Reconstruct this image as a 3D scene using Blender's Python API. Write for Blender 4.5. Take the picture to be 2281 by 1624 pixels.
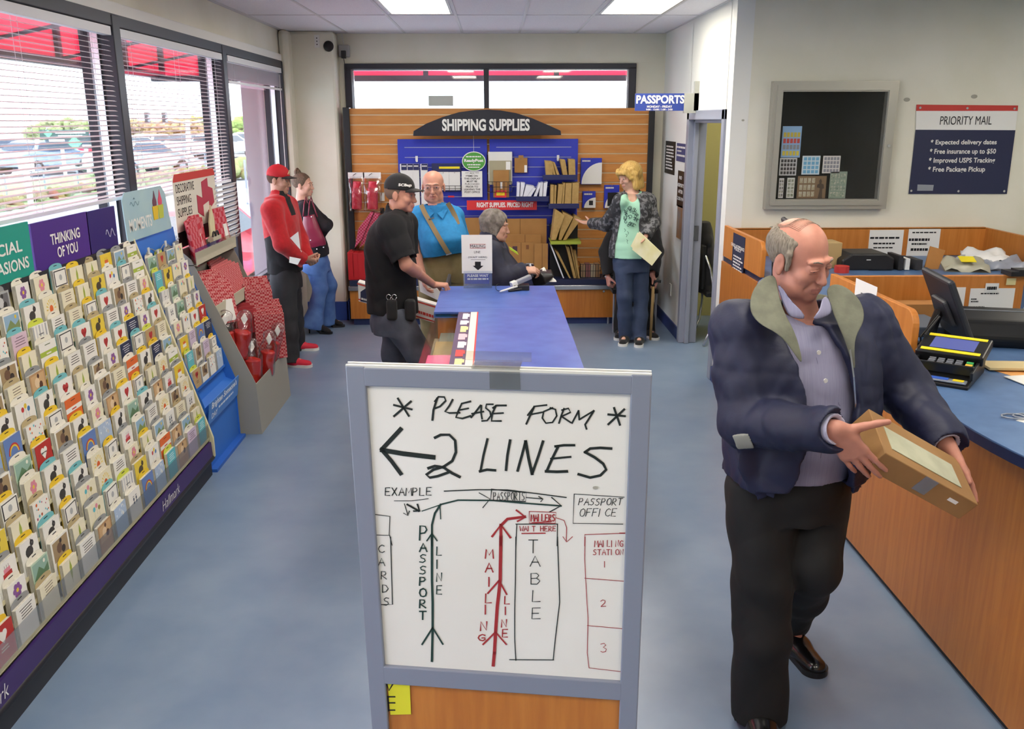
import bpy, bmesh, math, random
import numpy as np
from mathutils import Vector, Matrix, Euler, noise
for o in list(bpy.data.objects): bpy.data.objects.remove(o)
SC = bpy.context.scene
COL = SC.collection
R = math.radians
PI = math.pi
# ---------------------------------------------------------------- camera
F = 2000.0; IW, IH = 2281.0, 1624.0
CAM = Vector((0, 0, 2.07)); PITCH = math.atan((812 - 268) / F); YAW = R(1.1); ROLL = R(.12)
cd = bpy.data.cameras.new('camera'); cam = bpy.data.objects.new('camera', cd); COL.objects.link(cam)
cd.sensor_width = 36.0; cd.lens = 36.0 * F / IW; cd.clip_end = 300
_f = Vector((math.sin(YAW) * math.cos(PITCH), math.cos(YAW) * math.cos(PITCH), -math.sin(PITCH)))
_r = Vector((math.cos(YAW), -math.sin(YAW), 0)); _d = _f.cross(_r)
_r2 = math.cos(ROLL) * _r + math.sin(ROLL) * _d; _d2 = -math.sin(ROLL) * _r + math.cos(ROLL) * _d
cam.matrix_world = Matrix(((_r2.x, -_d2.x, -_f.x, CAM.x), (_r2.y, -_d2.y, -_f.y, CAM.y), (_r2.z, -_d2.z, -_f.z, CAM.z), (0, 0, 0, 1)))
SC.camera = cam
def A(px, py, x=None, y=None, z=None):
    """the point of a real plane (x=, y= or z=) that the photograph shows at a pixel"""
    v = _f + _r2 * ((px - IW / 2) / F) + _d2 * ((py - IH / 2) / F)
    if x is not None: t = (x - CAM.x) / v.x
    elif y is not None: t = (y - CAM.y) / v.y
    else: t = (z - CAM.z) / v.z
    return CAM + v * t
# ---------------------------------------------------------------- light
W = bpy.data.worlds.new('overcast_sky'); SC.world = W; W.use_nodes = True
nt = W.node_tree; nt.nodes.clear()
wo = nt.nodes.new('ShaderNodeOutputWorld'); bg = nt.nodes.new('ShaderNodeBackground')
tc = nt.nodes.new('ShaderNodeTexCoord'); sx = nt.nodes.new('ShaderNodeSeparateXYZ'); cr = nt.nodes.new('ShaderNodeValToRGB')
cr.color_ramp.elements[0].position = .48; cr.color_ramp.elements[0].color = (.74, .84, .95, 1)
cr.color_ramp.elements[1].position = .75; cr.color_ramp.elements[1].color = (.76, .87, 1, 1)
mr = nt.nodes.new('ShaderNodeMapRange'); mr.inputs[1].default_value = -1
nt.links.new(tc.outputs['Generated'], sx.inputs[0]); nt.links.new(sx.outputs[2], mr.inputs[0]); nt.links.new(mr.outputs[0], cr.inputs[0])
nt.links.new(cr.outputs[0], bg.inputs[0]); bg.inputs[1].default_value = 5.0; nt.links.new(bg.outputs[0], wo.inputs[0])
LIGHT = 9.0          # radiance of the ceiling light diffusers
SC.view_settings.view_transform = 'Standard'; SC.view_settings.look = 'None'
SC.view_settings.exposure = 0.95; SC.view_settings.gamma = 1.0; SC.view_settings.use_curve_mapping = False
SC.cycles.use_denoising = True
SC.cycles.max_bounces = 6; SC.cycles.diffuse_bounces = 4; SC.cycles.glossy_bounces = 3; SC.cycles.transparent_max_bounces = 12
SC.cycles.transmission_bounces = 4; SC.cycles.sample_clamp_indirect = 6; SC.cycles.caustics_reflective = False; SC.cycles.caustics_refractive = False
# ---------------------------------------------------------------- materials
MATS = {}
def srgb(h):
    if isinstance(h, str):
        h = h.lstrip('#'); c = [int(h[i:i + 2], 16) / 255 for i in (0, 2, 4)]
    else: c = list(h)
    return [(v / 12.92 if v <= .04045 else ((v + .055) / 1.055) ** 2.4) for v in c]
def mat(name, col, rough=.6, metal=0, noise_amt=0, scale=20, col2=None, bump=0, bscale=None, spec=.5, emit=0, stretch=None, coat=0, sheen=0, kind='noise', detail=4, ramp=(.35, .65)):
    if name in MATS: return MATS[name]
    m = bpy.data.materials.new(name); m.use_nodes = True; t = m.node_tree; b = t.nodes['Principled BSDF']
    c = srgb(col); b.inputs['Base Color'].default_value = (*c, 1); b.inputs['Roughness'].default_value = rough; b.inputs['Metallic'].default_value = metal
    b.inputs['Specular IOR Level'].default_value = spec; b.inputs['Coat Weight'].default_value = coat; b.inputs['Sheen Weight'].default_value = sheen
    if emit: b.inputs['Emission Color'].default_value = (*c, 1); b.inputs['Emission Strength'].default_value = emit
    if noise_amt or col2 is not None or bump:
        g = t.nodes.new('ShaderNodeTexCoord'); mp = t.nodes.new('ShaderNodeMapping'); t.links.new(g.outputs['Object'], mp.inputs[0])
        if stretch: mp.inputs['Scale'].default_value = stretch
        if kind == 'wave':
            n = t.nodes.new('ShaderNodeTexWave'); n.inputs['Scale'].default_value = scale; n.inputs['Distortion'].default_value = 6; n.inputs['Detail'].default_value = 3; fo = n.outputs['Fac']
        elif kind == 'checker':
            n = t.nodes.new('ShaderNodeTexChecker'); n.inputs['Scale'].default_value = scale; fo = n.outputs['Fac']
        elif kind == 'voronoi':
            n = t.nodes.new('ShaderNodeTexVoronoi'); n.inputs['Scale'].default_value = scale; fo = n.outputs['Distance']
        else:
            n = t.nodes.new('ShaderNodeTexNoise'); n.inputs['Scale'].default_value = scale; n.inputs['Detail'].default_value = detail; fo = n.outputs['Fac']
        t.links.new(mp.outputs[0], n.inputs['Vector'])
        if noise_amt or col2 is not None:
            c2 = srgb(col2) if col2 is not None else [max(0, v * (1 - noise_amt)) for v in c]
            r = t.nodes.new('ShaderNodeValToRGB'); r.color_ramp.elements[0].position = ramp[0]; r.color_ramp.elements[1].position = ramp[1]
            r.color_ramp.elements[0].color = (*c, 1); r.color_ramp.elements[1].color = (*c2, 1)
            t.links.new(fo, r.inputs[0]); t.links.new(r.outputs[0], b.inputs['Base Color'])
        if bump:
            n2 = n
            if bscale:
                n2 = t.nodes.new('ShaderNodeTexNoise'); n2.inputs['Scale'].default_value = bscale; n2.inputs['Detail'].default_value = 3; t.links.new(mp.outputs[0], n2.inputs['Vector']); fo = n2.outputs['Fac']
            bp = t.nodes.new('ShaderNodeBump'); bp.inputs['Strength'].default_value = bump; bp.inputs['Distance'].default_value = .004
            t.links.new(fo, bp.inputs['Height']); t.links.new(bp.outputs[0], b.inputs['Normal'])
    MATS[name] = m; return m
def glass(name='clear_glass', tint=(1, 1, 1), refl=.08, rough=.02, gain=.5):
    """thin pane: mostly see-through, reflecting more at grazing angles"""
    if name in MATS: return MATS[name]
    m = bpy.data.materials.new(name); m.use_nodes = True; t = m.node_tree; t.nodes.clear()
    o = t.nodes.new('ShaderNodeOutputMaterial'); mx = t.nodes.new('ShaderNodeMixShader'); tr = t.nodes.new('ShaderNodeBsdfTransparent'); gl = t.nodes.new('ShaderNodeBsdfGlossy')
    lw = t.nodes.new('ShaderNodeLayerWeight'); lw.inputs[0].default_value = .12; ma = t.nodes.new('ShaderNodeMath'); ma.operation = 'MULTIPLY_ADD'; ma.inputs[1].default_value = gain; ma.inputs[2].default_value = refl
    tr.inputs[0].default_value = (*tint, 1); gl.inputs['Roughness'].default_value = rough
    t.links.new(lw.outputs['Fresnel'], ma.inputs[0]); t.links.new(ma.outputs[0], mx.inputs[0]); t.links.new(tr.outputs[0], mx.inputs[1]); t.links.new(gl.outputs[0], mx.inputs[2]); t.links.new(mx.outputs[0], o.inputs[0])
    MATS[name] = m; return m
# ---------------------------------------------------------------- objects
WM = {}
def wm(o):
    return WM.get(o.name, Matrix.Identity(4)) if o is not None else Matrix.Identity(4)
def thing(name, label, cat, loc=(0, 0, 0), rotz=0, group=None):
    o = bpy.data.objects.new(name, None); COL.objects.link(o); o.empty_display_size = .05
    o.location = loc; o.rotation_euler = (0, 0, rotz)
    WM[o.name] = Matrix.Translation(Vector(loc)) @ Matrix.Rotation(rotz, 4, 'Z')
    return tag(o, label, cat, group)
def tag(o, label, cat, group=None):
    if label: o['label'] = label
    if cat: o['category'] = cat
    if group: o['group'] = group
    return o
def struct(o): o['kind'] = 'structure'; return o
class MB:
    def __init__(s): s.v = []; s.f = []; s.m = []; s.mi = 0
    def add(s, vs, fs, mi=None):
        n = len(s.v); s.v += [Vector(v) for v in vs]; s.f += [[i + n for i in f] for f in fs]; s.m += [s.mi if mi is None else mi] * len(fs); return s
    def box(s, lo, hi, mi=None, M=None):
        a, b = [min(p, q) for p, q in zip(lo, hi)], [max(p, q) for p, q in zip(lo, hi)]
        vs = [Vector((x, y, z)) for x in (a[0], b[0]) for y in (a[1], b[1]) for z in (a[2], b[2])]
        if M is not None: vs = [M @ v for v in vs]
        return s.add(vs, [(0, 1, 3, 2), (4, 6, 7, 5), (0, 4, 5, 1), (2, 3, 7, 6), (0, 2, 6, 4), (1, 5, 7, 3)], mi)
    def cbox(s, c, size, mi=None, M=None):
        c = Vector(c); h = Vector(size) / 2; return s.box(c - h, c + h, mi, M)
    def obox(s, c, size, ax, ay, az, mi=None):
        """box about c with its own axes"""
        M = Matrix.Translation(Vector(c)) @ Matrix((Vector(ax).normalized(), Vector(ay).normalized(), Vector(az).normalized())).transposed().to_4x4()
        h = Vector(size) / 2; return s.box(-h, h, mi, M)
    def quad(s, a, b, c, d, mi=None): return s.add([a, b, c, d], [(0, 1, 2, 3)], mi)
    def slab(s, pts, off, mi=None):
        """flat outline given a thickness vector"""
        n = len(pts); off = Vector(off); vs = [Vector(p) for p in pts] + [Vector(p) + off for p in pts]
        fs = [list(range(n))[::-1], list(range(n, 2 * n))] + [(i, (i + 1) % n, n + (i + 1) % n, n + i) for i in range(n)]
        return s.add(vs, fs, mi)
    def tube(s, pts, r, seg=8, mi=None, cap=True):
        pts = [Vector(p) for p in pts]; rs = r if isinstance(r, (list, tuple)) else [r] * len(pts); vs = []; fs = []
        up = None
        for i, p in enumerate(pts):
            t = (pts[min(i + 1, len(pts) - 1)] - pts[max(i - 1, 0)]).normalized()
            if up is None: up = t.orthogonal().normalized()
            up = (up - t * up.dot(t)).normalized() if (up - t * up.dot(t)).length > 1e-5 else t.orthogonal().normalized()
            w = t.cross(up)
            for k in range(seg): a = 2 * PI * k / seg; vs.append(p + (up * math.cos(a) + w * math.sin(a)) * rs[i])
        for i in range(len(pts) - 1):
            for k in range(seg): k2 = (k + 1) % seg; fs.append((i * seg + k, i * seg + k2, (i + 1) * seg + k2, (i + 1) * seg + k))
        if cap: fs += [list(range(seg))[::-1], list(range((len(pts) - 1) * seg, len(pts) * seg))]
        return s.add(vs, fs, mi)
    def cyl(s, a, b, r, seg=16, mi=None): return s.tube([a, b], r, seg, mi)
    def ell(s, c, r, seg=14, rings=8, mi=None, M=None):
        c = Vector(c); r = Vector(r) if not isinstance(r, (int, float)) else Vector((r, r, r)); vs = []; fs = []
        for i in range(rings + 1):
            th = PI * i / rings
            for k in range(seg):
                a = 2 * PI * k / seg; p = Vector((r.x * math.sin(th) * math.cos(a), r.y * math.sin(th) * math.sin(a), r.z * math.cos(th)))
                vs.append(c + (M @ p if M is not None else p))
        for i in range(rings):
            for k in range(seg): k2 = (k + 1) % seg; fs.append((i * seg + k, (i + 1) * seg + k, (i + 1) * seg + k2, i * seg + k2))
        return s.add(vs, fs, mi)
    def ribbon(s, pts, w, nrm, mi=None, lift=0):
        """flat stroke along a polyline"""
        pts = [Vector(p) + Vector(nrm) * lift for p in pts]; nrm = Vector(nrm); n = len(pts); L = []
        for i in range(n):
            t = (pts[min(i + 1, n - 1)] - pts[max(i - 1, 0)]).normalized(); q = t.cross(nrm) * w / 2; L.append((pts[i] - q, pts[i] + q))
        t0 = (pts[1] - pts[0]).normalized() * w * .4; t1 = (pts[-1] - pts[-2]).normalized() * w * .4
        L[0] = (L[0][0] - t0, L[0][1] - t0); L[-1] = (L[-1][0] + t1, L[-1][1] + t1)
        vs = [p for l in L for p in l]; return s.add(vs, [(2 * i, 2 * i + 1, 2 * i + 3, 2 * i + 2) for i in range(n - 1)], mi)
    def build(s, name, m, parent=None, smooth=False, bevel=0, seg=2, auto=None):
        me = bpy.data.meshes.new(name); inv = wm(parent).inverted()
        me.from_pydata([inv @ v for v in s.v], [], s.f)
        for x in (m if isinstance(m, (list, tuple)) else [m]): me.materials.append(x)
        me.polygons.foreach_set('material_index', s.m)
        if bevel or True:
            bm = bmesh.new(); bm.from_mesh(me)
            bmesh.ops.recalc_face_normals(bm, faces=bm.faces) if len(bm.faces) < 60000 else None
            if bevel:
                eg = [e for e in bm.edges if e.is_manifold and len(e.link_faces) == 2 and e.calc_face_angle(0) > R(40)]
                bmesh.ops.bevel(bm, geom=eg, offset=bevel, segments=seg, profile=.5, affect='EDGES', clamp_overlap=True)
            bm.to_mesh(me); bm.free()
        if smooth: me.polygons.foreach_set('use_smooth', [True] * len(me.polygons))
        return link(name, me, parent)
def link(name, me, parent=None):
    o = bpy.data.objects.new(name, me); COL.objects.link(o); o.parent = parent; WM[o.name] = wm(parent).copy(); return o
def dup(root, loc=None, rotz=None, label=None, group=None):
    r = root.copy(); COL.objects.link(r)
    if loc is not None: r.location = loc
    if rotz is not None: r.rotation_euler = (0, 0, rotz)
    if label: r['label'] = label
    if group: r['group'] = group
    for ch in list(root.children):
        c = ch.copy(); COL.objects.link(c); c.parent = r
        for g in list(ch.children):
            d = g.copy(); COL.objects.link(d); d.parent = c
    return r
_FC = {}
def font_mesh(txt, bold=0, shear=0, spacing=1):
    k = (txt, bold, shear, spacing)
    if k in _FC: return _FC[k]
    c = bpy.data.curves.new('lettering', 'FONT'); c.body = txt; c.size = 1; c.offset = bold; c.shear = shear; c.space_character = spacing; c.resolution_u = 3
    c.align_x = 'LEFT'
    o = bpy.data.objects.new('lettering', c); me = bpy.data.meshes.new_from_object(o)
    vs = [v.co.copy() for v in me.vertices]; fs = [list(p.vertices) for p in me.polygons]
    bpy.data.objects.remove(o); bpy.data.curves.remove(c); bpy.data.meshes.remove(me)
    _FC[k] = (vs, fs); return _FC[k]
def add_text(mb, txt, org, rt, up, w, h, mi=None, bold=0, shear=0, spacing=1, lift=.0015):
    """flat letters fitted into a w x h rectangle whose lower left corner is org"""
    if txt[0] == '~':                   # print too small to read: rows of short dashes
        rt = Vector(rt).normalized(); up = Vector(up).normalized(); n = rt.cross(up); org = Vector(org) + n * lift; rr = random.Random(int(w * 9999)); x = 0; rows = max(1, len(txt) - 1)
        for i in range(rows):
            x = 0; z0 = h * (rows - 1 - i) / rows + h * .15 / rows; hh = h * (.7 if rows == 1 else .5) / rows; end = w * (rr.uniform(.7, 1) if rows > 1 else 1)
            while x < end - h * .2: d = min(end - x, rr.uniform(.08, .2) * w); mb.add([org + rt * x + up * z0, org + rt * (x + d) + up * z0, org + rt * (x + d) + up * (z0 + hh), org + rt * x + up * (z0 + hh)], [(0, 1, 2, 3)], mi); x += d + w * .03
        return
    vs, fs = font_mesh(txt, bold, shear, spacing)
    if not vs: return
    x0 = min(v.x for v in vs); x1 = max(v.x for v in vs); y0 = min(v.y for v in vs); y1 = max(v.y for v in vs)
    rt = Vector(rt).normalized(); up = Vector(up).normalized(); n = rt.cross(up); org = Vector(org)
    mb.add([org + rt * ((v.x - x0) / (x1 - x0) * w) + up * ((v.y - y0) / (y1 - y0) * h) + n * lift for v in vs], fs, mi)
def text_px(mb, txt, q, plane, mi=None, bold=0, shear=0, spacing=1, lift=.002):
    """letters filling the photo rectangle q=(x0,y0,x1,y1) on a wall plane (y=.. or x=..)"""
    a = A(q[0], q[3], **plane); b = A(q[2], q[3], **plane); c = A(q[0], q[1], **plane)
    rt = (b - a)
    if 'y' in plane: rt = Vector((1, 0, 0)); w = b.x - a.x
    else: rt = Vector((0, 1 if b.y > a.y else -1, 0)); w = abs(b.y - a.y)
    add_text(mb, txt, a, rt, (0, 0, 1), w, c.z - a.z, mi, bold, shear, spacing, lift)
# single-stroke letters for handwriting
SF = {'A': ['0,0 .45,1 .9,0', '.15,.4 .75,.4'], 'B': ['0,0 0,1 .5,1 .7,.8 .5,.55 0,.52', '.5,.55 .8,.3 .55,0 0,0'], 'C': ['.8,.85 .5,1 .15,.8 0,.45 .2,.1 .55,0 .85,.15'],
 'D': ['0,0 0,1 .5,.9 .8,.5 .5,.1 0,0'], 'E': ['.75,1 .05,1 0,0 .75,0', '0,.5 .6,.5'], 'F': ['.8,1 .05,1 0,0', '0,.5 .6,.52'], 'G': ['.8,.85 .5,1 .15,.8 0,.45 .2,.1 .55,0 .8,.2 .8,.45 .45,.45'],
 'H': ['0,0 0,1', '.75,0 .75,1', '0,.5 .75,.5'], 'I': ['.1,0 .1,1'], 'L': ['.05,1 0,0 .7,.02'], 'M': ['0,0 .1,1 .45,.35 .85,1 .95,0'], 'N': ['0,0 .05,1 .7,.05 .75,1'],
 'O': ['.45,1 .1,.85 0,.45 .15,.1 .45,0 .75,.12 .85,.5 .75,.85 .45,1'], 'P': ['0,0 .05,1 .55,.95 .7,.72 .5,.5 .03,.45'], 'R': ['0,0 .05,1 .55,.95 .65,.75 .5,.52 .05,.5 .75,0'],
 'S': ['.75,.9 .4,1 .1,.8 .2,.58 .6,.45 .7,.2 .4,0 0,.08'], 'T': ['0,1 .8,1', '.4,1 .38,0'], 'U': ['0,1 .05,.25 .35,0 .65,.2 .7,1'], 'V': ['0,1 .35,0 .7,1'], 'W': ['0,1 .2,0 .45,.6 .7,0 .95,1'],
 'X': ['0,0 .75,1', '0,1 .75,0'], 'Y': ['0,1 .35,.5 .7,1', '.35,.5 .3,0'], '1': ['.1,0 .12,1'], '2': ['0,.8 .3,1 .65,.85 .6,.55 .1,.1 0,0 .75,.05'], '3': ['0,.9 .4,1 .65,.8 .3,.55 .7,.35 .6,.08 .25,0 0,.1'],
 '*': ['.4,0 .45,1', '0,.2 .85,.8', '0,.8 .85,.2'], 'a': ['.7,.6 .3,.65 0,.35 .2,0 .6,.2 .7,.6 .75,0'], ' ': []}
def strokes(ch): return [[tuple(float(c) for c in p.split(',')) for p in s.split()] for s in SF.get(ch, [])]
# ---------------------------------------------------------------- sculpted fields (organic shapes)
class SDF:
    def __init__(s, lo, hi, h):
        s.lo = np.array(lo, float); s.h = h; s.n = np.ceil((np.array(hi, float) - s.lo) / h).astype(int) + 2
        s.f = np.full(s.n, .2, np.float32)
    def blk(s, lo, hi):
        a = np.clip(np.floor((np.array(lo, float) - s.lo) / s.h).astype(int), 0, s.n); b = np.clip(np.ceil((np.array(hi, float) - s.lo) / s.h).astype(int) + 1, 0, s.n)
        if (b <= a).any(): return None
        g = [(s.lo[i] + np.arange(a[i], b[i]) * s.h).astype(np.float32) for i in range(3)]
        return tuple(slice(a[i], b[i]) for i in range(3)), g[0][:, None, None], g[1][None, :, None], g[2][None, None, :]
    def put(s, sl, d, k, op):
        f = s.f[sl]
        if op == '+':
            if k > 0: h = np.clip(.5 + .5 * (d - f) / k, 0, 1); s.f[sl] = d * (1 - h) + f * h - k * h * (1 - h)
            else: s.f[sl] = np.minimum(f, d)
        elif op == '-':
            d = -d
            if k > 0: h = np.clip(.5 - .5 * (d - f) / k, 0, 1); s.f[sl] = d * (1 - h) + f * h + k * h * (1 - h)
            else: s.f[sl] = np.maximum(f, d)
    def cone(s, a, b, ra, rb=None, k=.015, op='+', flat=None, fs=1.0):
        rb = ra if rb is None else rb; a = np.array(a, float); b = np.array(b, float); m = max(ra, rb) * max(1, fs if flat is not None else 1) + k + 2 * s.h
        r = s.blk(np.minimum(a, b) - m, np.maximum(a, b) + m)
        if r is None: return s
        sl, X, Y, Z = r; ab = b - a; L = max(ab @ ab, 1e-9)
        t = np.clip(((X - a[0]) * ab[0] + (Y - a[1]) * ab[1] + (Z - a[2]) * ab[2]) / L, 0, 1)
        qx = X - a[0] - t * ab[0]; qy = Y - a[1] - t * ab[1]; qz = Z - a[2] - t * ab[2]
        if flat is not None:
            n = np.array(flat, float); n /= np.linalg.norm(n); dt = (qx * n[0] + qy * n[1] + qz * n[2]) * (1 / fs - 1)
            qx = qx + dt * n[0]; qy = qy + dt * n[1]; qz = qz + dt * n[2]
        d = np.sqrt(qx * qx + qy * qy + qz * qz) - (ra + (rb - ra) * t)
        if flat is not None: d = d * min(1, (1 + fs) / 2)
        s.put(sl, d.astype(np.float32), k, op); return s
    def chain(s, pts, rs, k=.015, **kw):
        for i in range(len(pts) - 1): s.cone(pts[i], pts[i + 1], rs[i], rs[i + 1], k, **kw)
        return s
    def ell(s, c, r, M=None, k=.015, op='+'):
        c = np.array(c, float); r = np.array(r, float); m = r.max() + k + 2 * s.h
        q = s.blk(c - m, c + m)
        if q is None: return s
        sl, X, Y, Z = q; X = X - c[0]; Y = Y - c[1]; Z = Z - c[2]
        if M is None: u, v, w = X, Y, Z
        else: M = np.array(M, float); u = X * M[0, 0] + Y * M[0, 1] + Z * M[0, 2]; v = X * M[1, 0] + Y * M[1, 1] + Z * M[1, 2]; w = X * M[2, 0] + Y * M[2, 1] + Z * M[2, 2]
        k0 = np.sqrt((u / r[0]) ** 2 + (v / r[1]) ** 2 + (w / r[2]) ** 2); k1 = np.sqrt((u / r[0] ** 2) ** 2 + (v / r[1] ** 2) ** 2 + (w / r[2] ** 2) ** 2) + 1e-6
        s.put(sl, (k0 * (k0 - 1) / k1).astype(np.float32), k, op); return s
    def loft(s, secs, ax, k=.02, op='+', fold=None, p=2.0):
        """secs: (centre, half width along ax, half depth) down one overall axis"""
        P = np.array([c for c, _, _ in secs], float); rx = np.array([a for _, a, _ in secs]); ry = np.array([b for _, _, b in secs])
        D = P[-1] - P[0]; L = np.linalg.norm(D); D = D / L; ax = np.array(ax, float); ax = ax - D * (ax @ D); ax /= np.linalg.norm(ax); ay = np.cross(D, ax)
        m = max(rx.max(), ry.max()) + .03; q = s.blk(P.min(0) - m, P.max(0) + m)
        if q is None: return s
        sl, X, Y, Z = q; t = (X - P[0, 0]) * D[0] + (Y - P[0, 1]) * D[1] + (Z - P[0, 2]) * D[2]; tk = (P - P[0]) @ D
        tf = np.linspace(0, L, 60); sm = lambda v: np.convolve(np.pad(np.interp(tf, tk, v), 3, 'edge'), np.ones(7) / 7, 'valid')
        ip = lambda v: np.interp(t, tf, sm(v))
        cx, cy, cz = ip(P[:, 0]), ip(P[:, 1]), ip(P[:, 2]); a = ip(rx); b = ip(ry)
        X = X + 0 * t; Y = Y + 0 * t; Z = Z + 0 * t
        u = (X - cx) * ax[0] + (Y - cy) * ax[1] + (Z - cz) * ax[2]; v = (X - cx) * ay[0] + (Y - cy) * ay[1] + (Z - cz) * ay[2]
        rr = (np.abs(u / a) ** p + np.abs(v / b) ** p) ** (1 / p)
        d = (rr - 1) * np.minimum(a, b) * (1 + .35 * (np.maximum(a, b) / np.minimum(a, b) - 1))
        d = np.maximum(d, np.abs(t - L / 2) - L / 2)
        s.put(sl, d.astype(np.float32), k, op); return s
    def box(s, c, half, M=None, rnd=.01, k=.0, op='+'):
        c = np.array(c, float); half = np.array(half, float); m = np.linalg.norm(half) + k + 2 * s.h; q = s.blk(c - m, c + m)
        if q is None: return s
        sl, X, Y, Z = q; X = X - c[0]; Y = Y - c[1]; Z = Z - c[2]
        if M is None: u, v, w = X + 0 * Y + 0 * Z, Y + 0 * X + 0 * Z, Z + 0 * X + 0 * Y
        else: M = np.array(M, float); u = X * M[0, 0] + Y * M[0, 1] + Z * M[0, 2]; v = X * M[1, 0] + Y * M[1, 1] + Z * M[1, 2]; w = X * M[2, 0] + Y * M[2, 1] + Z * M[2, 2]
        q0 = np.abs(u) - half[0] + rnd; q1 = np.abs(v) - half[1] + rnd; q2 = np.abs(w) - half[2] + rnd
        d = np.sqrt(np.maximum(q0, 0) ** 2 + np.maximum(q1, 0) ** 2 + np.maximum(q2, 0) ** 2) + np.minimum(np.maximum(q0, np.maximum(q1, q2)), 0) - rnd
        s.put(sl, d.astype(np.float32), k, op); return s
    def grid(s):
        g = [(s.lo[i] + np.arange(s.n[i]) * s.h).astype(np.float32) for i in range(3)]; return g[0][:, None, None], g[1][None, :, None], g[2][None, None, :]
    def wrinkle(s, amp, freq, seed=0, band=.03, dirn=None):
        """cloth folds: warped sines over the surface"""
        rng = np.random.RandomState(seed); idx = np.where(np.abs(s.f) < band); P = [(s.lo[i] + idx[i] * s.h).astype(np.float32) for i in range(3)]
        v = 0
        for j in range(5):
            d = rng.randn(3); 
            if dirn is not None: d = d * .45 + np.array(dirn) * (1.2 if rng.rand() > .5 else -1.2)
            d = d / np.linalg.norm(d); w = rng.randn(3); w /= np.linalg.norm(w); fr = freq * (.6 + .9 * rng.rand())
            ph = (P[0] * d[0] + P[1] * d[1] + P[2] * d[2]) * fr + 2.2 * np.sin((P[0] * w[0] + P[1] * w[1] + P[2] * w[2]) * fr * .5 + rng.rand() * 6) + rng.rand() * 6
            v = v + (1 - np.abs(np.sin(ph * .5)) * 2)
        s.f[idx] += amp * v / 3; return s
    def cut(s, fn):
        """keep only where fn(X,Y,Z) < 0"""
        X, Y, Z = s.grid(); s.f = np.maximum(s.f, (fn(X, Y, Z) + 0 * s.f).astype(np.float32)); return s
    def half(s, p, n):
        p = np.array(p, float); n = np.array(n, float); n /= np.linalg.norm(n)
        return s.cut(lambda X, Y, Z: (X - p[0]) * n[0] + (Y - p[1]) * n[1] + (Z - p[2]) * n[2])
    def mesh(s):
        f = s.f; f[0] = f[-1] = .1; f[:, 0] = f[:, -1] = .1; f[:, :, 0] = f[:, :, -1] = .1
        neg = f < 0; c = neg[:-1, :-1, :-1].astype(np.int8)
        for i in (0, 1):
            for j in (0, 1):
                for k in (0, 1):
                    if i + j + k: c = c + neg[i:neg.shape[0] - 1 + i, j:neg.shape[1] - 1 + j, k:neg.shape[2] - 1 + k]
        act = (c > 0) & (c < 8); I = np.argwhere(act); ids = np.full(act.shape, -1, np.int32); ids[act] = np.arange(len(I))
        S = np.zeros((len(I), 3)); N = np.zeros(len(I))
        cor = [(0, 0, 0), (1, 0, 0), (0, 1, 0), (1, 1, 0), (0, 0, 1), (1, 0, 1), (0, 1, 1), (1, 1, 1)]
        V = [f[I[:, 0] + a, I[:, 1] + b, I[:, 2] + g] for a, b, g in cor]
        for e0 in range(8):
            for ax in range(3):
                e1 = e0 | (1 << ax)
                if e1 == e0: continue
                a, b = V[e0], V[e1]; m = (a < 0) != (b < 0); t = np.where(m, a / np.where(m, a - b, 1), 0)
                p0 = np.array(cor[e0], float); dv = np.zeros(3); dv[ax] = 1
                S += m[:, None] * (p0 + t[:, None] * dv); N += m
        Vt = s.lo + (I + S / N[:, None]) * s.h; Q = []
        for ax in range(3):
            sh = [slice(None)] * 3; sh2 = [slice(None)] * 3; sh[ax] = slice(0, -1); sh2[ax] = slice(1, None)
            a = neg[tuple(sh)]; b = neg[tuple(sh2)]; E = np.argwhere(a != b); u, v = [(1, 2), (2, 0), (0, 1)][ax]
            ok = (E[:, u] > 0) & (E[:, v] > 0) & (E[:, u] < ids.shape[u]) & (E[:, v] < ids.shape[v]); E = E[ok]
            fl = a[E[:, 0], E[:, 1], E[:, 2]]
            def gid(du, dv_): q = E.copy(); q[:, u] -= du; q[:, v] -= dv_; return ids[q[:, 0], q[:, 1], q[:, 2]]
            q = np.stack([gid(1, 1), gid(0, 1), gid(0, 0), gid(1, 0)], 1); q[~fl] = q[~fl][:, ::-1]; Q.append(q)
        return Vt, np.concatenate(Q)
    def build(s, name, m, parent=None, regions=None, relax=1):
        V, Q = s.mesh(); 
        for _ in range(relax):
            acc = np.zeros_like(V); cnt = np.zeros(len(V))
            for i in range(4): 
                np.add.at(acc, Q[:, i], V[Q[:, (i + 1) % 4]] + V[Q[:, (i + 3) % 4]]); np.add.at(cnt, Q[:, i], 2)
            V = V * .5 + acc / np.maximum(cnt, 1)[:, None] * .5
        inv = np.array(wm(parent).inverted()); Vl = V @ inv[:3, :3].T + inv[:3, 3]
        me = bpy.data.meshes.new(name); me.vertices.add(len(V)); me.vertices.foreach_set('co', Vl.astype(np.float32).ravel())
        me.loops.add(Q.size); me.loops.foreach_set('vertex_index', Q.ravel().astype(np.int32)); me.polygons.add(len(Q)); me.polygons.foreach_set('loop_start', np.arange(0, Q.size, 4, dtype=np.int32))
        for x in (m if isinstance(m, (list, tuple)) else [m]): me.materials.append(x)
        if regions is not None: me.polygons.foreach_set('material_index', regions(V[Q].mean(1)).astype(np.int32))
        me.polygons.foreach_set('use_smooth', np.ones(len(Q), bool)); me.update(calc_edges=True)
        return link(name, me, parent)
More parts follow.
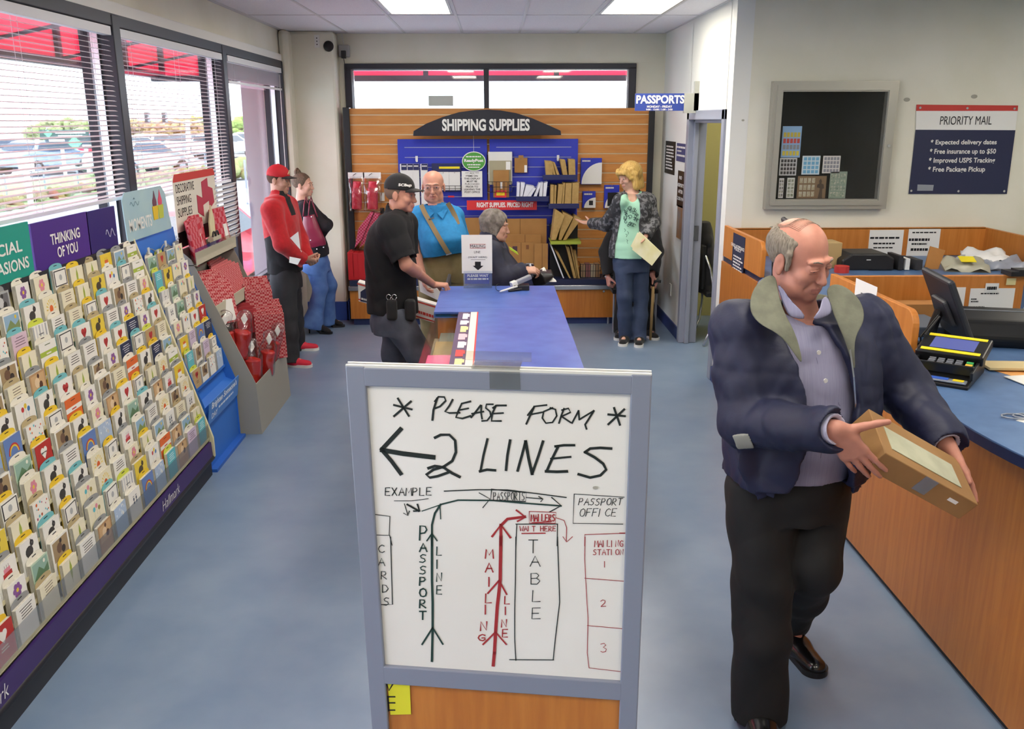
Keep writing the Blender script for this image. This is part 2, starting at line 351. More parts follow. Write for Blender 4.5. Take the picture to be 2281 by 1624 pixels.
# ================================================================ the room
XL, XR, YB, YF, ZC = -2.10, 1.78, 9.75, 6.95, 2.93
m_wall = mat('cream_wall_paint', '#e4e1d3', .85, col2='#dddac9', scale=2.5, bump=.12, bscale=160)
m_wallw = mat('white_wall_paint', '#e6e6e2', .8, bump=.1, bscale=160)
m_ceil = mat('ceiling_tile', '#f0f0f6', .95, col2='#e8e8f0', scale=90, bump=.25, bscale=220)
m_floor = mat('blue_grey_vinyl', '#6d829f', .28, col2='#7d90a9', scale=3.2, bump=.02, bscale=300, spec=.5, detail=9, ramp=(.3, .7))
m_dark = mat('dark_window_frame', '#33343c', .45, metal=.3)
m_black = mat('black_plastic', '#17171b', .45)
m_grey = mat('grey_metal', '#9aa0ab', .4, metal=.5)
m_frame = mat('door_frame_paint', '#9297a8', .45)
m_base = mat('blue_rubber_base', '#2f3f74', .5)
m_baseblue = mat('bright_blue_rubber_base', '#3453a4', .45)
m_white = mat('white_plastic', '#dcdcda', .5)
m_paper = mat('white_paper', '#e6e5e2', .8)
m_wood = mat('honey_wood_laminate', '#c07a30', .38, col2='#b06a26', scale=3, stretch=(14, 14, 1.0), detail=5, coat=.15)
m_slat = mat('slat_wood', '#cc8b47', .42, col2='#bf7c3b', scale=3, stretch=(1.2, 10, 10), detail=5)
m_chrome = mat('bright_metal', '#c9ccd2', .25, metal=1)
m_ink = mat('black_ink', '#15151a', .7)
m_gl = glass()
def wall(name, boxes, m, bevel=0):
    b = MB()
    for lo, hi in boxes: b.box(lo, hi)
    return struct(b.build(name, m, bevel=bevel))
wall('floor', [((-2.3, -3.2, -.12), (6.2, 9.95, 0))], m_floor)
CB = [(-.86, -.335), (.885, 1.425)]
b = MB(); 
holes = [(x0, x1, y0, y1) for x0, x1 in CB for y0, y1 in ((6.89, 8.01), (4.45, 5.57), (2.01, 3.13), (-.43, .69))]
holes += [(2.3, 2.84, 7.6, 8.72)] + [(3.6, 4.14, y0, y1) for y0, y1 in ((4.45, 5.57), (2.01, 3.13), (-.43, .69))]  # first panel is added out of view to brighten the passport room
xs = sorted({-2.3, 6.2} | {h[0] for h in holes} | {h[1] for h in holes}); ys = sorted({-3.2, 9.95} | {h[2] for h in holes} | {h[3] for h in holes})
for i in range(len(xs) - 1):
    for j in range(len(ys) - 1):
        cx, cy = (xs[i] + xs[i + 1]) / 2, (ys[j] + ys[j + 1]) / 2
        if not any(h[0] < cx < h[1] and h[2] < cy < h[3] for h in holes): b.box((xs[i], ys[j], ZC), (xs[i + 1], ys[j + 1], ZC + .03))
b.box((-2.3, -3.2, ZC + .14), (6.2, 9.95, ZC + .2))
struct(b.build('ceiling', m_ceil))
b = MB(); x = -.314 - .583 * 3
while x < 6.1: b.box((x - .011, -3.1, ZC - .004), (x + .011, 9.75, ZC + .002)); x += .583
y = 8.09
while y > -3: b.box((-2.1, y - .011, ZC - .0045), (6.1, y + .011, ZC + .002)); y -= 1.22
b.box((-2.1, 9.72, ZC - .004), (1.78, 9.75, ZC)); b.box((-2.12, -3, ZC - .004), (-2.08, 9.75, ZC)); b.box((1.75, 6.95, ZC - .004), (1.78, 9.75, ZC))
struct(b.build('trim_1', mat('ceiling_grid_white', '#d4d4d8', .6)))
m_diff = mat('light_diffuser', '#fff6e4', .5, emit=LIGHT); n = 0
where = ['ceiling light panel left of centre, above the shipping supplies', 'ceiling light panel at the right, above the passports sign']
for i, (x0, x1, y0, y1) in enumerate(holes):
    lab = {0: where[0], 4: where[1], 8: 'ceiling light panel inside the passport room'}.get(i, 'recessed ceiling light panel out of view above the camera')
    t = thing('ceiling_light', lab, 'ceiling light', ((x0 + x1) / 2, (y0 + y1) / 2, ZC), group='recessed ceiling light panels')
    f = MB(); w = .02
    for a, c in (((x0, y0), (x0 + w, y1)), ((x1 - w, y0), (x1, y1)), ((x0, y0), (x1, y0 + w)), ((x0, y1 - w), (x1, y1))): f.box((*a, ZC - .004), (*c, ZC + .05))
    f.build('light_frame', mat('light_frame_white', '#b9b6b0', .4), t)
    d = MB(); d.box((x0 + w, y0 + w, ZC + .02), (x1 - w, y1 - w, ZC + .035)); d.build('diffuser', m_diff, t)
# back wall with the high window
wall('wall_back', [((-2.3, YB, 0), (-1.52, YB + .2, ZC)), ((1.47, YB, 0), (2.0, YB + .2, ZC)), ((-1.52, YB, 2.63), (1.47, YB + .2, ZC)), ((-1.52, YB, 0), (1.47, YB + .2, 1.95))], m_wall)
wall('trim_2', [((-1.6, YB - .006, 2.645), (1.78, YB, 2.66))], m_wall)
wall('wall_column', [((-2.1, 9.5, 0), (-1.585, 9.76, ZC))], m_wall, bevel=.03)
wall('trim_3', [((-2.1, 9.30, 0), (-2.0, 9.52, ZC))], m_wall, bevel=.045)
wall('baseboard_back', [((-2.1, 9.47, 0), (-1.57, 9.5, .2)), ((-1.585, 9.47, 0), (-1.56, 9.76, .2))], m_baseblue)
wf = thing('window_1', None, None, (0, YB, 2)); struct(wf); f = MB()
for lo, hi in (((-1.53, YB - .03, 2.58), (1.48, YB + .12, 2.635)), ((-1.53, YB - .03, 1.95), (-1.46, YB + .12, 2.6)), ((1.40, YB - .03, 1.95), (1.48, YB + .12, 2.6)), ((-.10, YB - .02, 1.95), (-.045, YB + .1, 2.6)), ((-1.53, YB - .03, 1.93), (1.48, YB + .12, 1.98))): f.box(lo, hi)
f.build('window_frame', m_dark, wf, bevel=.006)
f = MB()
for x in (-1.455, 1.39): f.box((x, YB + .02, 1.98), (x + .012, YB + .06, 2.58))
for lo, hi in (((-1.45, YB + .02, 2.568), (1.39, YB + .05, 2.58)),): f.box(lo, hi)
f.build('glazing_bead', m_chrome, wf)
for x0, x1 in ((-1.46, -.10), (-.045, 1.40)): f = MB(); f.box((x0, YB + .05, 1.98), (x1, YB + .056, 2.58)); f.build('pane', m_gl, wf)
# left window wall
WT = 2.57
wall('wall_left', [((-2.3, -3.2, 2.63), (XL, 9.95, ZC)), ((-2.3, -3.2, 0), (XL, 9.95, .40)), ((-2.3, -3.2, 0), (XL, -1, ZC)), ((-2.3, 9.42, 0), (XL, 9.95, ZC))], m_wall)
wall('trim_4', [((XL - .01, -1, 2.63), (XL + .03, 9.31, 2.70))], m_wallw, bevel=.006)
wall('trim_5', [((-2.2, -1, .47), (XL + .05, 9.3, .64))], m_black, bevel=.008)
f = MB(); f.box((-2.12, -1, .29), (XL + .07, 9.3, .47)); b2 = f.build('trim_6', m_grey, bevel=.01); struct(b2)
wall('trim_7', [((-2.12, -1, .32 + .04 * i), (XL + .085, 9.3, .334 + .04 * i)) for i in range(4)], m_chrome)
wall('trim_8', [((-2.12, -1, 0), (XL + .03, 9.3, .29))], m_wallw)
MUL = [(-1.0, -.9), (1.12, 1.22), (3.17, 3.27), (5.23, 5.33), (7.28, 7.38), (9.28, 9.42)]
wl = thing('window_2', None, None, (XL, 4, .6)); struct(wl); f = MB()
for y0, y1 in MUL: f.box((-2.26, y0, .6), (XL + .035, y1, 2.63))
f.box((-2.26, -1, WT), (XL + .03, 9.42, 2.64)); f.box((-2.26, -1, .6), (XL + .02, 9.42, .66))
f.build('window_frame', m_dark, wl, bevel=.005)
f = MB()
for i in range(5):
    y0, y1 = MUL[i][1], MUL[i + 1][0]
    for y in (y0, y1 - .015): f.box((-2.19, y, .66), (-2.15, y + .015, WT))
    f.box((-2.19, y0, .66), (-2.15, y1, .69))
f.build('glazing_bead', m_chrome, wl)
for i in range(5):
    f = MB(); f.box((-2.175, MUL[i][1], .66), (-2.169, MUL[i + 1][0], WT)); f.build('pane', m_gl, wl)
# blinds hanging inside the window wall
m_blind = mat('white_blind_slat', '#d9dadf', .45)
def blind(y0, y1, zb, lab, raised=False):
    t = thing('venetian_blind', lab, 'blind', (-2.04, (y0 + y1) / 2, 2.56), group='venetian blinds on the left windows')
    f = MB(); f.box((-2.115, y0, 2.52), (-2.07, y1, 2.565)); f.build('headrail', m_blind, t)
    f = MB(); a = R(13)
    if raised: zs = [zb + .02 + .0035 * i for i in range(36)]; a = R(2)
    else: zs = list(np.arange(zb + .02, 2.515, .0262))
    for z in zs:
        dx, dz = .0125 * math.cos(a), .0125 * math.sin(a); c = (-2.09, 0, z)
        f.slab([(c[0] - dx, y0 + .01, z + dz), (c[0], y0 + .01, z + .002), (c[0] + dx, y0 + .01, z - dz), (c[0] + dx, y1 - .01, z - dz), (c[0], y1 - .01, z + .002), (c[0] - dx, y1 - .01, z + dz)], (0, 0, -.0006))
    f.build('slats', m_blind, t)
    f = MB(); f.box((-2.105, y0 + .005, zb - .012), (-2.075, y1 - .005, zb + .006)); f.build('bottom_rail', m_blind, t)
    for y in (y0 + .18, (y0 + y1) / 2, y1 - .18): f = MB(); f.cyl((-2.076, y, zb), (-2.076, y, 2.53), .0012, 5); f.cyl((-2.104, y, zb), (-2.104, y, 2.53), .0012, 5); f.build('ladder_cord', m_blind, t)
    if raised:
        f = MB(); f.cyl((-2.07, y1 - .1, 1.2), (-2.07, y1 - .1, 2.5), .004, 6); f.build('tilt_wand', m_white, t)
blind(3.22, 5.21, 1.66, 'lowered white venetian blind nearest the camera, above the purple headers')
blind(5.30, 7.27, 1.62, 'lowered white venetian blind in the middle window, behind the decorative supplies')
blind(7.42, 9.26, 2.37, 'raised white venetian blind bunched at the window top by the column', True)
b = MB(); 
for k in range(12):
    z = 1.18 + .036 * k; b.slab([(-2.05, 6.7, z), (-2.03, 6.7, z + .028), (-2.03, 7.25, z + .028), (-2.05, 7.25, z)], (-.003, 0, .002))
tag(b.build('shutter_panel', m_white), 'white louvred panel behind the grey supplies display', 'panel')
# side wall with the door to the passport room
wall('wall_right', [((XR, YF - .002, 0), (XR + .13, 7.11, ZC)), ((XR, 8.43, 0), (XR + .13, YB + .1, ZC)), ((XR, 7.1, 2.13), (XR + .13, 8.44, ZC))], m_wallw)
wall('wall_front', [((XR + .12, YF, 0), (6.2, YF + .12, ZC))], m_wall)
wall('baseboard_right', [((XR - .012, 6.99, 0), (XR, 7.09, .12)), ((XR - .012, 8.45, 0), (XR, YB, .12))], m_base)
wall('baseboard_front', [((XR - .01, YF - .012, 0), (XR + .02, YF, .12))], m_base)
wall('wall_near', [((-2.3, -3.2, 0), (6.2, -3.0, ZC))], m_wall)
wall('wall_far_right', [((6.1, -3.2, 0), (6.3, 9.95, ZC))], m_wall)
m_yel = mat('yellow_green_wall', '#a9a36c', .85)
wall('wall_passport', [((2.0, 9.6, 0), (6.2, 9.9, ZC)), ((3.35, 7.07, 0), (3.45, 9.7, ZC))], m_yel)
dr = thing('door_1', None, None, (XR, 7.75, 0)); struct(dr); f = MB()
for lo, hi in (((XR - .02, 7.08, 0), (XR + .15, 7.16, 2.15)), ((XR - .02, 8.36, 0), (XR + .15, 8.45, 2.15)), ((XR - .02, 7.08, 2.07), (XR + .15, 8.45, 2.15)), ((XR + .03, 7.14, 0), (XR + .07, 7.19, 2.08)), ((XR + .03, 8.32, 0), (XR + .07, 8.38, 2.08)), ((XR + .03, 7.14, 2.045), (XR + .07, 8.38, 2.08))): f.box(lo, hi)
f.build('door_frame', m_frame, dr, bevel=.006)
f = MB(); f.box((XR + .16, 7.12, .01), (XR + 1.0, 7.16, 2.06)); dl = f.build('door_leaf', mat('grey_door', '#6d7076', .5), dr, bevel=.004)
f = MB(); f.cyl((XR + .92, 7.16, 1.02), (XR + .92, 7.22, 1.02), .012); f.cyl((XR + .92, 7.22, 1.02), (XR + .8, 7.22, 1.02), .009); f.build('door_handle', m_grey, dl); f = MB(); f.box((XR + .08, 8.352, .98), (XR + .12, 8.36, 1.12)); f.build('strike_plate', m_chrome, dr)
f = MB(); f.box((XR + .3, 7.17, 1.98), (XR + .6, 7.23, 2.04)); f.tube([(XR + .5, 7.2, 2.04), (XR + .25, 7.6, 2.05), (XR + .08, 7.5, 2.05)], .008); f.build('door_closer', m_grey, dr)

# chair and jacket seen through the passport room door
pc = thing('chair', 'chrome framed chair just inside the open passport room door', 'chair', (2.1, 8.5, 0))
for k, dy in ((0, 0), (1, .48)):
    f = MB(); P = [A(1562, 774, y=8.2), A(1578, 735, y=8.28), A(1585, 690, y=8.36), A(1584, 640, y=8.40), A(1578, 600, y=8.44), A(1568, 572, y=8.46), A(1562, 566, y=8.5)]; f.tube([Vector((p.x + .02, p.y + dy, max(p.z, .012))) for p in P], .013, 8); f.build('side_frame', m_chrome, pc, smooth=True)
f = MB(); f.box((2.02, 8.42, .43), (2.46, 8.95, .48)); f.build('seat', m_black, pc, bevel=.012); f = MB(); f.box((1.98, 8.46, .5), (2.01, 8.94, .92)); f.build('backrest', m_black, pc, bevel=.01)
s = SDF((1.9, 8.35, .35), (2.2, 9.1, 1.3), .012); s.loft([((2.03, 8.70, 1.12), .10, .05), ((2.04, 8.70, 1.0), .20, .07), ((2.05, 8.70, .75), .24, .09), ((2.06, 8.70, .45), .25, .10)], (0, 1, 0)).wrinkle(.008, 30, 4)
tag(s.build('draped_jacket', mat('black_cloth', '#121216', .85, bump=.12, bscale=260, sheen=.1)), 'black jacket draped over the chair inside the passport room', 'jacket')
# ================================================================ outside the windows
m_asph = mat('pale_asphalt', '#8f9196', .9, col2='#a2a3a6', scale=.6)
m_grass = mat('lawn', '#7d9460', .95, col2='#93a06c', scale=4)
struct(MB().box((-120, -40, -.35), (40, 160, -.16)).build('ground', m_asph))
wall('ground_pavement', [((-4.6, -10, -.16), (-2.3, 11.4, -.1)), ((-4.6, 9.95, -.16), (9, 11.4, -.1))], mat('concrete', '#b5b3ae', .9, col2='#a7a59f', scale=3))
for i, (lo, hi) in enumerate((((-17, -5, -.16), (-12.5, 45, -.06)), ((-31, 2, -.16), (-27, 70, -.05)))):
    MB().box(lo, hi).build('ground_grass_strip', m_grass)['kind'] = 'structure'
b = MB(); rnd = random.Random(3)
for i in range(260):
    x = rnd.uniform(-13.4, -12.5); y = rnd.uniform(18, 40); b.ell((x, y, rnd.uniform(-.1, .1)), (rnd.uniform(.08, .2), rnd.uniform(.1, .25), rnd.uniform(.08, .16)), 6, 4)
o = b.build('flower_border', mat('autumn_border', '#8a5a4a', .95, col2='#7b8a55', scale=1.5), smooth=True); tag(o, 'low border of reddish and green plants along the street', 'plants'); o['kind'] = 'stuff'
m_red = mat('red_awning', '#e8506e', .6)
t_ = m_red.node_tree; tl_ = t_.nodes.new('ShaderNodeBsdfTranslucent'); tl_.inputs[0].default_value = (*srgb('#f07890'), 1); mx_ = t_.nodes.new('ShaderNodeMixShader'); mx_.inputs[0].default_value = .6
t_.links.new(t_.nodes['Principled BSDF'].outputs[0], mx_.inputs[1]); t_.links.new(tl_.outputs[0], mx_.inputs[2]); t_.links.new(mx_.outputs[0], t_.nodes['Material Output'].inputs[0])
# red canopy round the building, seen from below
aw = thing('awning', 'red fabric canopy with black frame bars running outside both window walls', 'awning', (-4.0, 11.2, 2.6))
b = MB(); b.box((-4.02, -6, 2.62), (-4.0, 11.24, 3.5)); b.box((-4.02, 11.22, 2.58), (9, 11.24, 3.5)); b.box((-4.02, -6, 3.5), (-2.3, 11.24, 3.52)); b.box((-2.3, 9.95, 3.5), (9, 11.24, 3.52)); b.build('canopy_fabric', m_red, aw)
b = MB()
for y in np.arange(-5.2, 11.3, 1.55): b.box((-3.99, y - .035, 2.6), (-3.95, y + .035, 3.5)); b.tube([(-3.97, y, 2.62), (-2.3, y, 2.95)], .015, 6)
for x in np.arange(-3.9, 9, 1.55): b.box((x - .03, 11.17, 2.58), (x + .03, 11.21, 3.5))
b.box((-4.03, -6, 2.56), (-3.94, 11.26, 2.63)); b.box((-4.03, 11.16, 2.52), (9, 11.26, 2.585)); b.build('canopy_frame', m_dark, aw)
wall('wall_exterior_pillar', [((-2.56, 9.55, -.1), (-2.25, 10.1, 3.5))], mat('grey_stucco', '#a39fae', .9), bevel=.01)
def car(c, heading, col, lab, L=4.5, Wd=1.8, Hh=1.45, name='car', suv=0):
    """parked car: painted shell with wheel arches, glasshouse, wheels, lamps"""
    t = thing(name, lab, 'car', c, heading, 'cars in the parking lot'); M = wm(t)
    prof = [(-.5, .28), (-.5, .55), (-.47, .66), (-.33, .70), (-.22, .97), (-.12, 1.0), (.12, .98), (.27, .68), (.44, .60), (.5, .48), (.5, .26)]
    if suv: prof = [(-.5, .28), (-.5, .6), (-.48, .72), (-.44, 1.0), (-.3, 1.05), (.1, 1.0), (.25, .70), (.45, .64), (.5, .5), (.5, .26)]
    P = [(x * L, z * Hh / 1.0) for x, z in prof]; b = MB(); n = len(P); zs = [z for _, z in P]
    def half(z): return Wd / 2 * (1 if z < .7 * Hh else 1 - .28 * (z - .7 * Hh) / (.3 * Hh))
    vs = [M @ Vector((x, -half(z), z)) for x, z in P] + [M @ Vector((x, half(z), z)) for x, z in P]
    b.add(vs, [list(range(n)), list(range(n, 2 * n))[::-1]] + [(i, (i + 1) % n, n + (i + 1) % n, n + i) for i in range(n)])
    b.build('car_body', mat('paint_' + col.strip('#'), col, .55, coat=.05), t, bevel=.05)
    g = MB(); i0, i1 = (-.31, .22) if not suv else (-.43, .2)
    for sgn in (-1, 1):
        q = [(i0 * L * .93, .72), ((-.2 if not suv else -.4) * L, .94), (.09 * L, .94), (i1 * L * .93, .71)]
        g.slab([M @ Vector((x, sgn * (half(z * Hh) + .012), z * Hh)) for x, z in q], M.to_3x3() @ Vector((0, -sgn * .01, 0)))
    for xa, za, xb, zb in ((.135, .955, .255, .72), ((-.24 if not suv else -.475), .93, (-.325 if not suv else -.485), .74)):
        s = 1 if xa > 0 else -1; g.slab([M @ Vector((xa * L + s * .02, -Wd * .36, za * Hh)), M @ Vector((xa * L + s * .02, Wd * .36, za * Hh)), M @ Vector((xb * L + s * .02, Wd * .42, zb * Hh)), M @ Vector((xb * L + s * .02, -Wd * .42, zb * Hh))], M.to_3x3() @ Vector((s * .01, 0, .01)))
    g.build('car_window', mat('car_glass', '#3c4650', .45), t)
    for sx in (-.31, .31):
        for sy in (-1, 1):
            w = MB(); a = M @ Vector((sx * L, sy * (Wd / 2 - .2), .32)); bb = M @ Vector((sx * L, sy * (Wd / 2 + .02), .32)); w.cyl(a, bb, .33, 18); w.cyl(bb, bb + (bb - a) * .04, .2, 12, 1)
            w.build('wheel', [m_black, m_grey], t)
    for sy in (-1, 1):
        l = MB(); l.obox(M @ Vector((.49 * L, sy * Wd * .36, .48 * Hh)), (.12, .3, .14), *(M.to_3x3().transposed())); l.build('headlight', m_white, t)
    return t
m_ln = m_white
cars = [(318, 392, 1.15, '#b9bdc4', 'pale silver car passing on the street behind the near bushes', 0), (8, 378, 1.2, '#d8dadd', 'white car parked at the far left of the first window', 0), (196, 375, 1.3, '#c2283c', 'red car parked beside the two posts of the roadside sign', 0),
        (102, 388, 1.3, '#9fb0c6', 'pale blue car parked left of the red car in the lot', 0), (300, 364, 1.3, '#e2e4e6', 'white van-like car in the lot, right of the sign posts', 1), (262, 351, 1.3, '#5f6f86', 'dark blue car in the second row of the lot', 1), (347, 350, 1.3, '#d6d9dc', 'white car in the second row, below the traffic signals', 0),
        (428, 350, 1.3, '#aab2bd', 'silver car in the second row beside the white pole', 0), (503, 352, 1.3, '#e6e6e6', 'white car far off, seen at the right of the middle window', 1), (560, 341, 1.3, '#e6e6e6', 'white car far off in the lot under the green tree', 0), (236, 340, 1.3, '#b03442', 'red car far off under the trees', 0)]
for px, py, a, c, lab, s in cars: car(A(px, py, z=-.16), a, c, lab, suv=s)
car((-4.32, 12.3, -.42), R(92), '#d8283e', 'bright red car parked right outside the window by the column', L=4.4)
def trees():
    rnd = random.Random(8)
    for k, (px, top, Y, w, c, c2, lab) in enumerate([(550, 252, 70, 1.7, '#8fae4e', '#a9bf6a', 'bright green tree seen through the window next to the column'), (432, 256, 84, 2.6, '#b59c66', '#9aa65c', 'yellowish tree at the right of the middle window'), (385, 262, 78, 2.6, '#b08a72', '#bfa878', 'brownish autumn tree behind the traffic signals'),
            (300, 262, 84, 2.6, '#a99f74', '#b38f78', 'tan leafed tree left of the traffic signals'), (150, 262, 74, 3.4, '#9aa468', '#a7ab80', 'pale green tree behind the roadside sign'), (478, 258, 94, 1.8, '#93ad5c', '#a8b878', 'light green tree behind the white pole')]):
        T = A(px, top, y=Y); x, y, h = T.x, T.y, T.z + .16
        t = thing('tree', lab, 'tree', (x, y, -.16), group='street trees'); b = MB()
        for i in range(300):
            d = Vector((rnd.gauss(0, 1), rnd.gauss(0, 1), rnd.gauss(0, 1))).normalized() * rnd.uniform(.4, 1)
            p = Vector((x + d.x * w, y + d.y * w, h * .55 + d.z * h * .42 - .16)); b.ell(p, (rnd.uniform(.16, .36), rnd.uniform(.16, .36), rnd.uniform(.12, .26)), 5, 3)
        b.build('crown', mat('leaves_' + c[1:], c, .9, col2=c2, scale=1.2), t)
        b = MB(); b.tube([(x, y, -.16), (x + .1, y, h * .3), (x, y, h * .7)], [.14, .1, .05], 8)
        for q in range(5): a = q * 1.3; b.tube([(x, y, h * .35), (x + math.cos(a) * w * .6, y + math.sin(a) * w * .6, h * .65)], [.05, .02], 6)
        b.build('trunk', mat('bark', '#6f5c4e', .9), t)
trees()
def bush(x, y, s, lab):
    rnd = random.Random(int(y * 7)); b = MB()
    for i in range(60): a = rnd.uniform(0, 6.28); r_ = rnd.uniform(0, s); b.ell((x + r_ * math.cos(a), y + r_ * math.sin(a) * 1.6, rnd.uniform(0, .5)), rnd.uniform(.12, .28), 6, 4)
    tag(b.build('bush', mat('bush_green', '#7f9a58', .9, col2='#9a8a58', scale=2), smooth=True), lab, 'bush', 'roadside bushes')
P1 = A(528, 400, z=-.16); bush(P1.x, P1.y, .5, 'low round bush at the kerb, seen left of the grey pillar')
# roadside sign of stacked panels
sg = thing('roadside_sign', 'tall roadside sign on two white posts with green diamond panels', 'sign', A(170, 390, z=-.16), R(26)); M = wm(sg) @ Matrix.Scale(.46, 4)
def sbox(b, lo, hi, mi=None): b.box(lo, hi, mi, M)
for sx in (-.9, 1.1): b = MB(); sbox(b, (sx - .16, -.16, 0), (sx + .16, .16, 3.0)); b.build('post', m_white, sg)
b = MB(); sbox(b, (-2.2, -.2, 2.4), (1.9, .2, 3.4)); b.build('sign_cabinet', mat('dark_sign_grey', '#4d585c', .6), sg)
b = MB(); sbox(b, (-2.6, -.2, 3.42), (1.5, .2, 4.1)); b.build('sign_cabinet', mat('dark_sign_green', '#47605a', .6), sg)
mg = mat('pale_green_emblem', '#7fcf9a', .6)
b = MB()
for cx, cz, r_ in ((.2, 2.9, .62), (-1.9, 3.75, .35)): b.slab([M @ Vector(p) for p in ((cx - r_, -.22, cz), (cx, -.22, cz - r_), (cx + r_, -.22, cz), (cx, -.22, cz + r_))], M.to_3x3() @ Vector((0, -.03, 0)))
b.build('diamond_emblem', mg, sg); b = MB()
for lo, hi in (((-1.3, -.24, 3.75), (1.2, -.2, 3.9)), ((-1.1, -.24, 3.5), (.9, -.2, 3.62)), ((-1.9, -.24, 3.05), (-.6, -.2, 3.25)), ((.8, -.24, 2.55), (1.7, -.2, 2.75))): sbox(b, lo, hi)
b.build('sign_strip', m_white, sg)
# traffic signals and poles
G = A(420, 360, z=-.16); sp = thing('traffic_signal', 'traffic signal pole with a long arm carrying two dark signal heads', 'traffic signal', G); Y = G.y; b = MB()
b.tube([G, A(418, 268, y=Y)], .12, 8); b.tube([A(418, 275, y=Y), A(325, 258, y=Y)], .05, 8); b.tube([A(418, 275, y=Y), A(480, 262, y=Y)], .05, 8); b.build('mast', m_white, sp)
for px in (328, 367):
    q = A(px, 262, y=Y); b = MB(); b.box((q.x - .13, q.y - .1, q.z - .28), (q.x + .13, q.y + .1, q.z + .28)); h = b.build('signal_head', m_dark, sp); b = MB()
    for k in (-1, 0, 1): b.cyl((q.x + .1, q.y - .1, q.z + .17 * k), (q.x + .15, q.y - .14, q.z + .17 * k), .07, 10)
    b.build('signal_lens', m_grey, h)
b = MB(); q = A(552, 455, z=-.16); b.tube([q, q + Vector((0, 0, 1.2))], .03, 8); tag(b.build('post', m_grey), 'thin grey post at the kerb left of the grey pillar', 'post')
b = MB(); q = A(72, 470, z=-.16); b.box((q.x - .2, q.y, q.z + 1.0), (q.x + .2, q.y + .03, q.z + 1.35)); b.box((q.x - .07, q.y - .03, q.z), (q.x + .07, q.y + .0, q.z + 1.0)); tag(b.build('street_sign', [m_white]), 'back of a small white sign on a post near the first blind', 'sign')
b = MB()
for k in range(14): b.cyl((-14.6, 18 + 2.4 * k, -.16), (-14.6, 18 + 2.4 * k, .55), .03, 6)
b.cyl((-14.6, 18, .5), (-14.6, 50, .5), .03, 6); tag(b.build('railing', m_grey), 'thin grey railing along the street', 'railing')
bd = thing('building', 'white flat roofed building with narrow windows beyond the parking lot', 'building', (-62, 45, -.16)); b = MB(); b.box((-75, 20, -.16), (-60, 50, 11)); b.build('facade', mat('white_facade', '#c9cbd0', .9), bd)
for k in range(9): b = MB(); b.box((-60, 22 + 3 * k, 4.2), (-59.9, 23 + 3 * k, 7.6)); b.build('window_strip', mat('teal_glass', '#6f9aa2', .3), bd)
for px, c, lab in ((518, '#6a7078', 'grey utility box across the street by the kerb bush'), (538, '#55699a', 'blue mail collection box across the street by the thin post')):
    q = A(px, 388, z=-.16); b = MB(); b.box((q.x - .15, q.y - .15, q.z), (q.x + .15, q.y + .15, q.z + .5)); b.ell((q.x, q.y, q.z + .5), (.15, .15, .12), 10, 6); tag(b.build('utility_box', mat('ubox' + c[1:], c, .7)), lab, 'box')
# ================================================================ service counter with stations
m_ctop = mat('blue_counter_laminate', '#4a6894', .38, col2='#5877a3', scale=9, detail=8)
m_edge = mat('navy_edge', '#1c2a4d', .4)
ct = thing('service_counter', 'long orange wood service counter with blue top along the right side', 'counter', (2.1, 4, 0))
b = MB(); b.box((1.77, -1.5, .03), (2.0, YF - .01, 1.01)); b.build('front_panel', m_wood, ct)
b = MB(); b.box((1.785, -1.5, 0), (1.99, YF - .01, .03)); b.build('kick_strip', m_black, ct)
def bulge(y1, y0):
    """front edge between two stations: bows out over the customer side"""
    pts = []
    for i in range(17): t = i / 16; pts.append((1.79 - .165 * math.sin(PI * t) ** .8 if 0 < t < 1 else 1.79, y1 + (y0 - y1) * t))
    return pts
edge = [(1.79, YF - .01), (1.79, 5.93)] + bulge(5.9, 4.68) + [(1.79, 3.72)] + bulge(3.68, 2.2) + [(1.79, 1.4), (1.79, -1.5)]
top = MB(); top.slab([(x, y, 1.012) for x, y in edge] + [(2.62, -1.5, 1.012), (2.62, YF - .01, 1.012)], (0, 0, .038)); top.build('counter_top', m_ctop, ct)
b = MB(); b.ribbon([(x - .002, y, 1.031) for x, y in edge], .038, (-1, 0, 0)); 
vs = []; n = len(edge)
b = MB(); b.add([(x - .004, y, 1.010) for x, y in edge] + [(x - .004, y, 1.046) for x, y in edge] + [(x + .004, y, 1.010) for x, y in edge] + [(x + .004, y, 1.046) for x, y in edge], [f for i in range(n - 1) for f in ((i, i + 1, n + i + 1, n + i), (2 * n + i, 3 * n + i, 3 * n + i + 1, 2 * n + i + 1), (n + i, n + i + 1, 3 * n + i + 1, 3 * n + i), (i, 2 * n + i, 2 * n + i + 1, i + 1))])
b.build('counter_edge', m_edge, ct)
b = MB(); b.slab([(2.62, 5.95, 1.01), (3.78, 5.95, 1.01), (3.78, YF - .03, 1.01), (2.62, YF - .03, 1.01)], (0, 0, .036)); b.box((2.66, 6.0, 0), (3.76, YF - .05, 1.01)); b.build('back_worktop', m_ctop, ct)
m_wood2 = mat('panel_wood', '#c8803a', .4, col2='#bb732e', scale=3, stretch=(14, 14, 1.0), detail=5)
def front_divider(y0, y1, lab):
    ps = [(y1, 1.05), (y1, 1.285)] + [(y0 + .07 - .07 * math.sin(PI / 2 * i / 6), 1.285 - .07 * (1 - math.cos(PI / 2 * i / 6))) for i in range(7)] + [(y0, 1.05)]
    b = MB(); b.slab([(1.775, y, z) for y, z in ps], (.03, 0, 0)); tag(b.build('privacy_panel', m_wood2, bevel=.003), lab, 'divider', 'wooden station dividers')
front_divider(5.92, YF - .02, 'low wooden privacy panel with rounded end carrying the navy policy notice')
front_divider(3.69, 4.67, 'low wooden privacy panel with rounded end beside the card terminal')
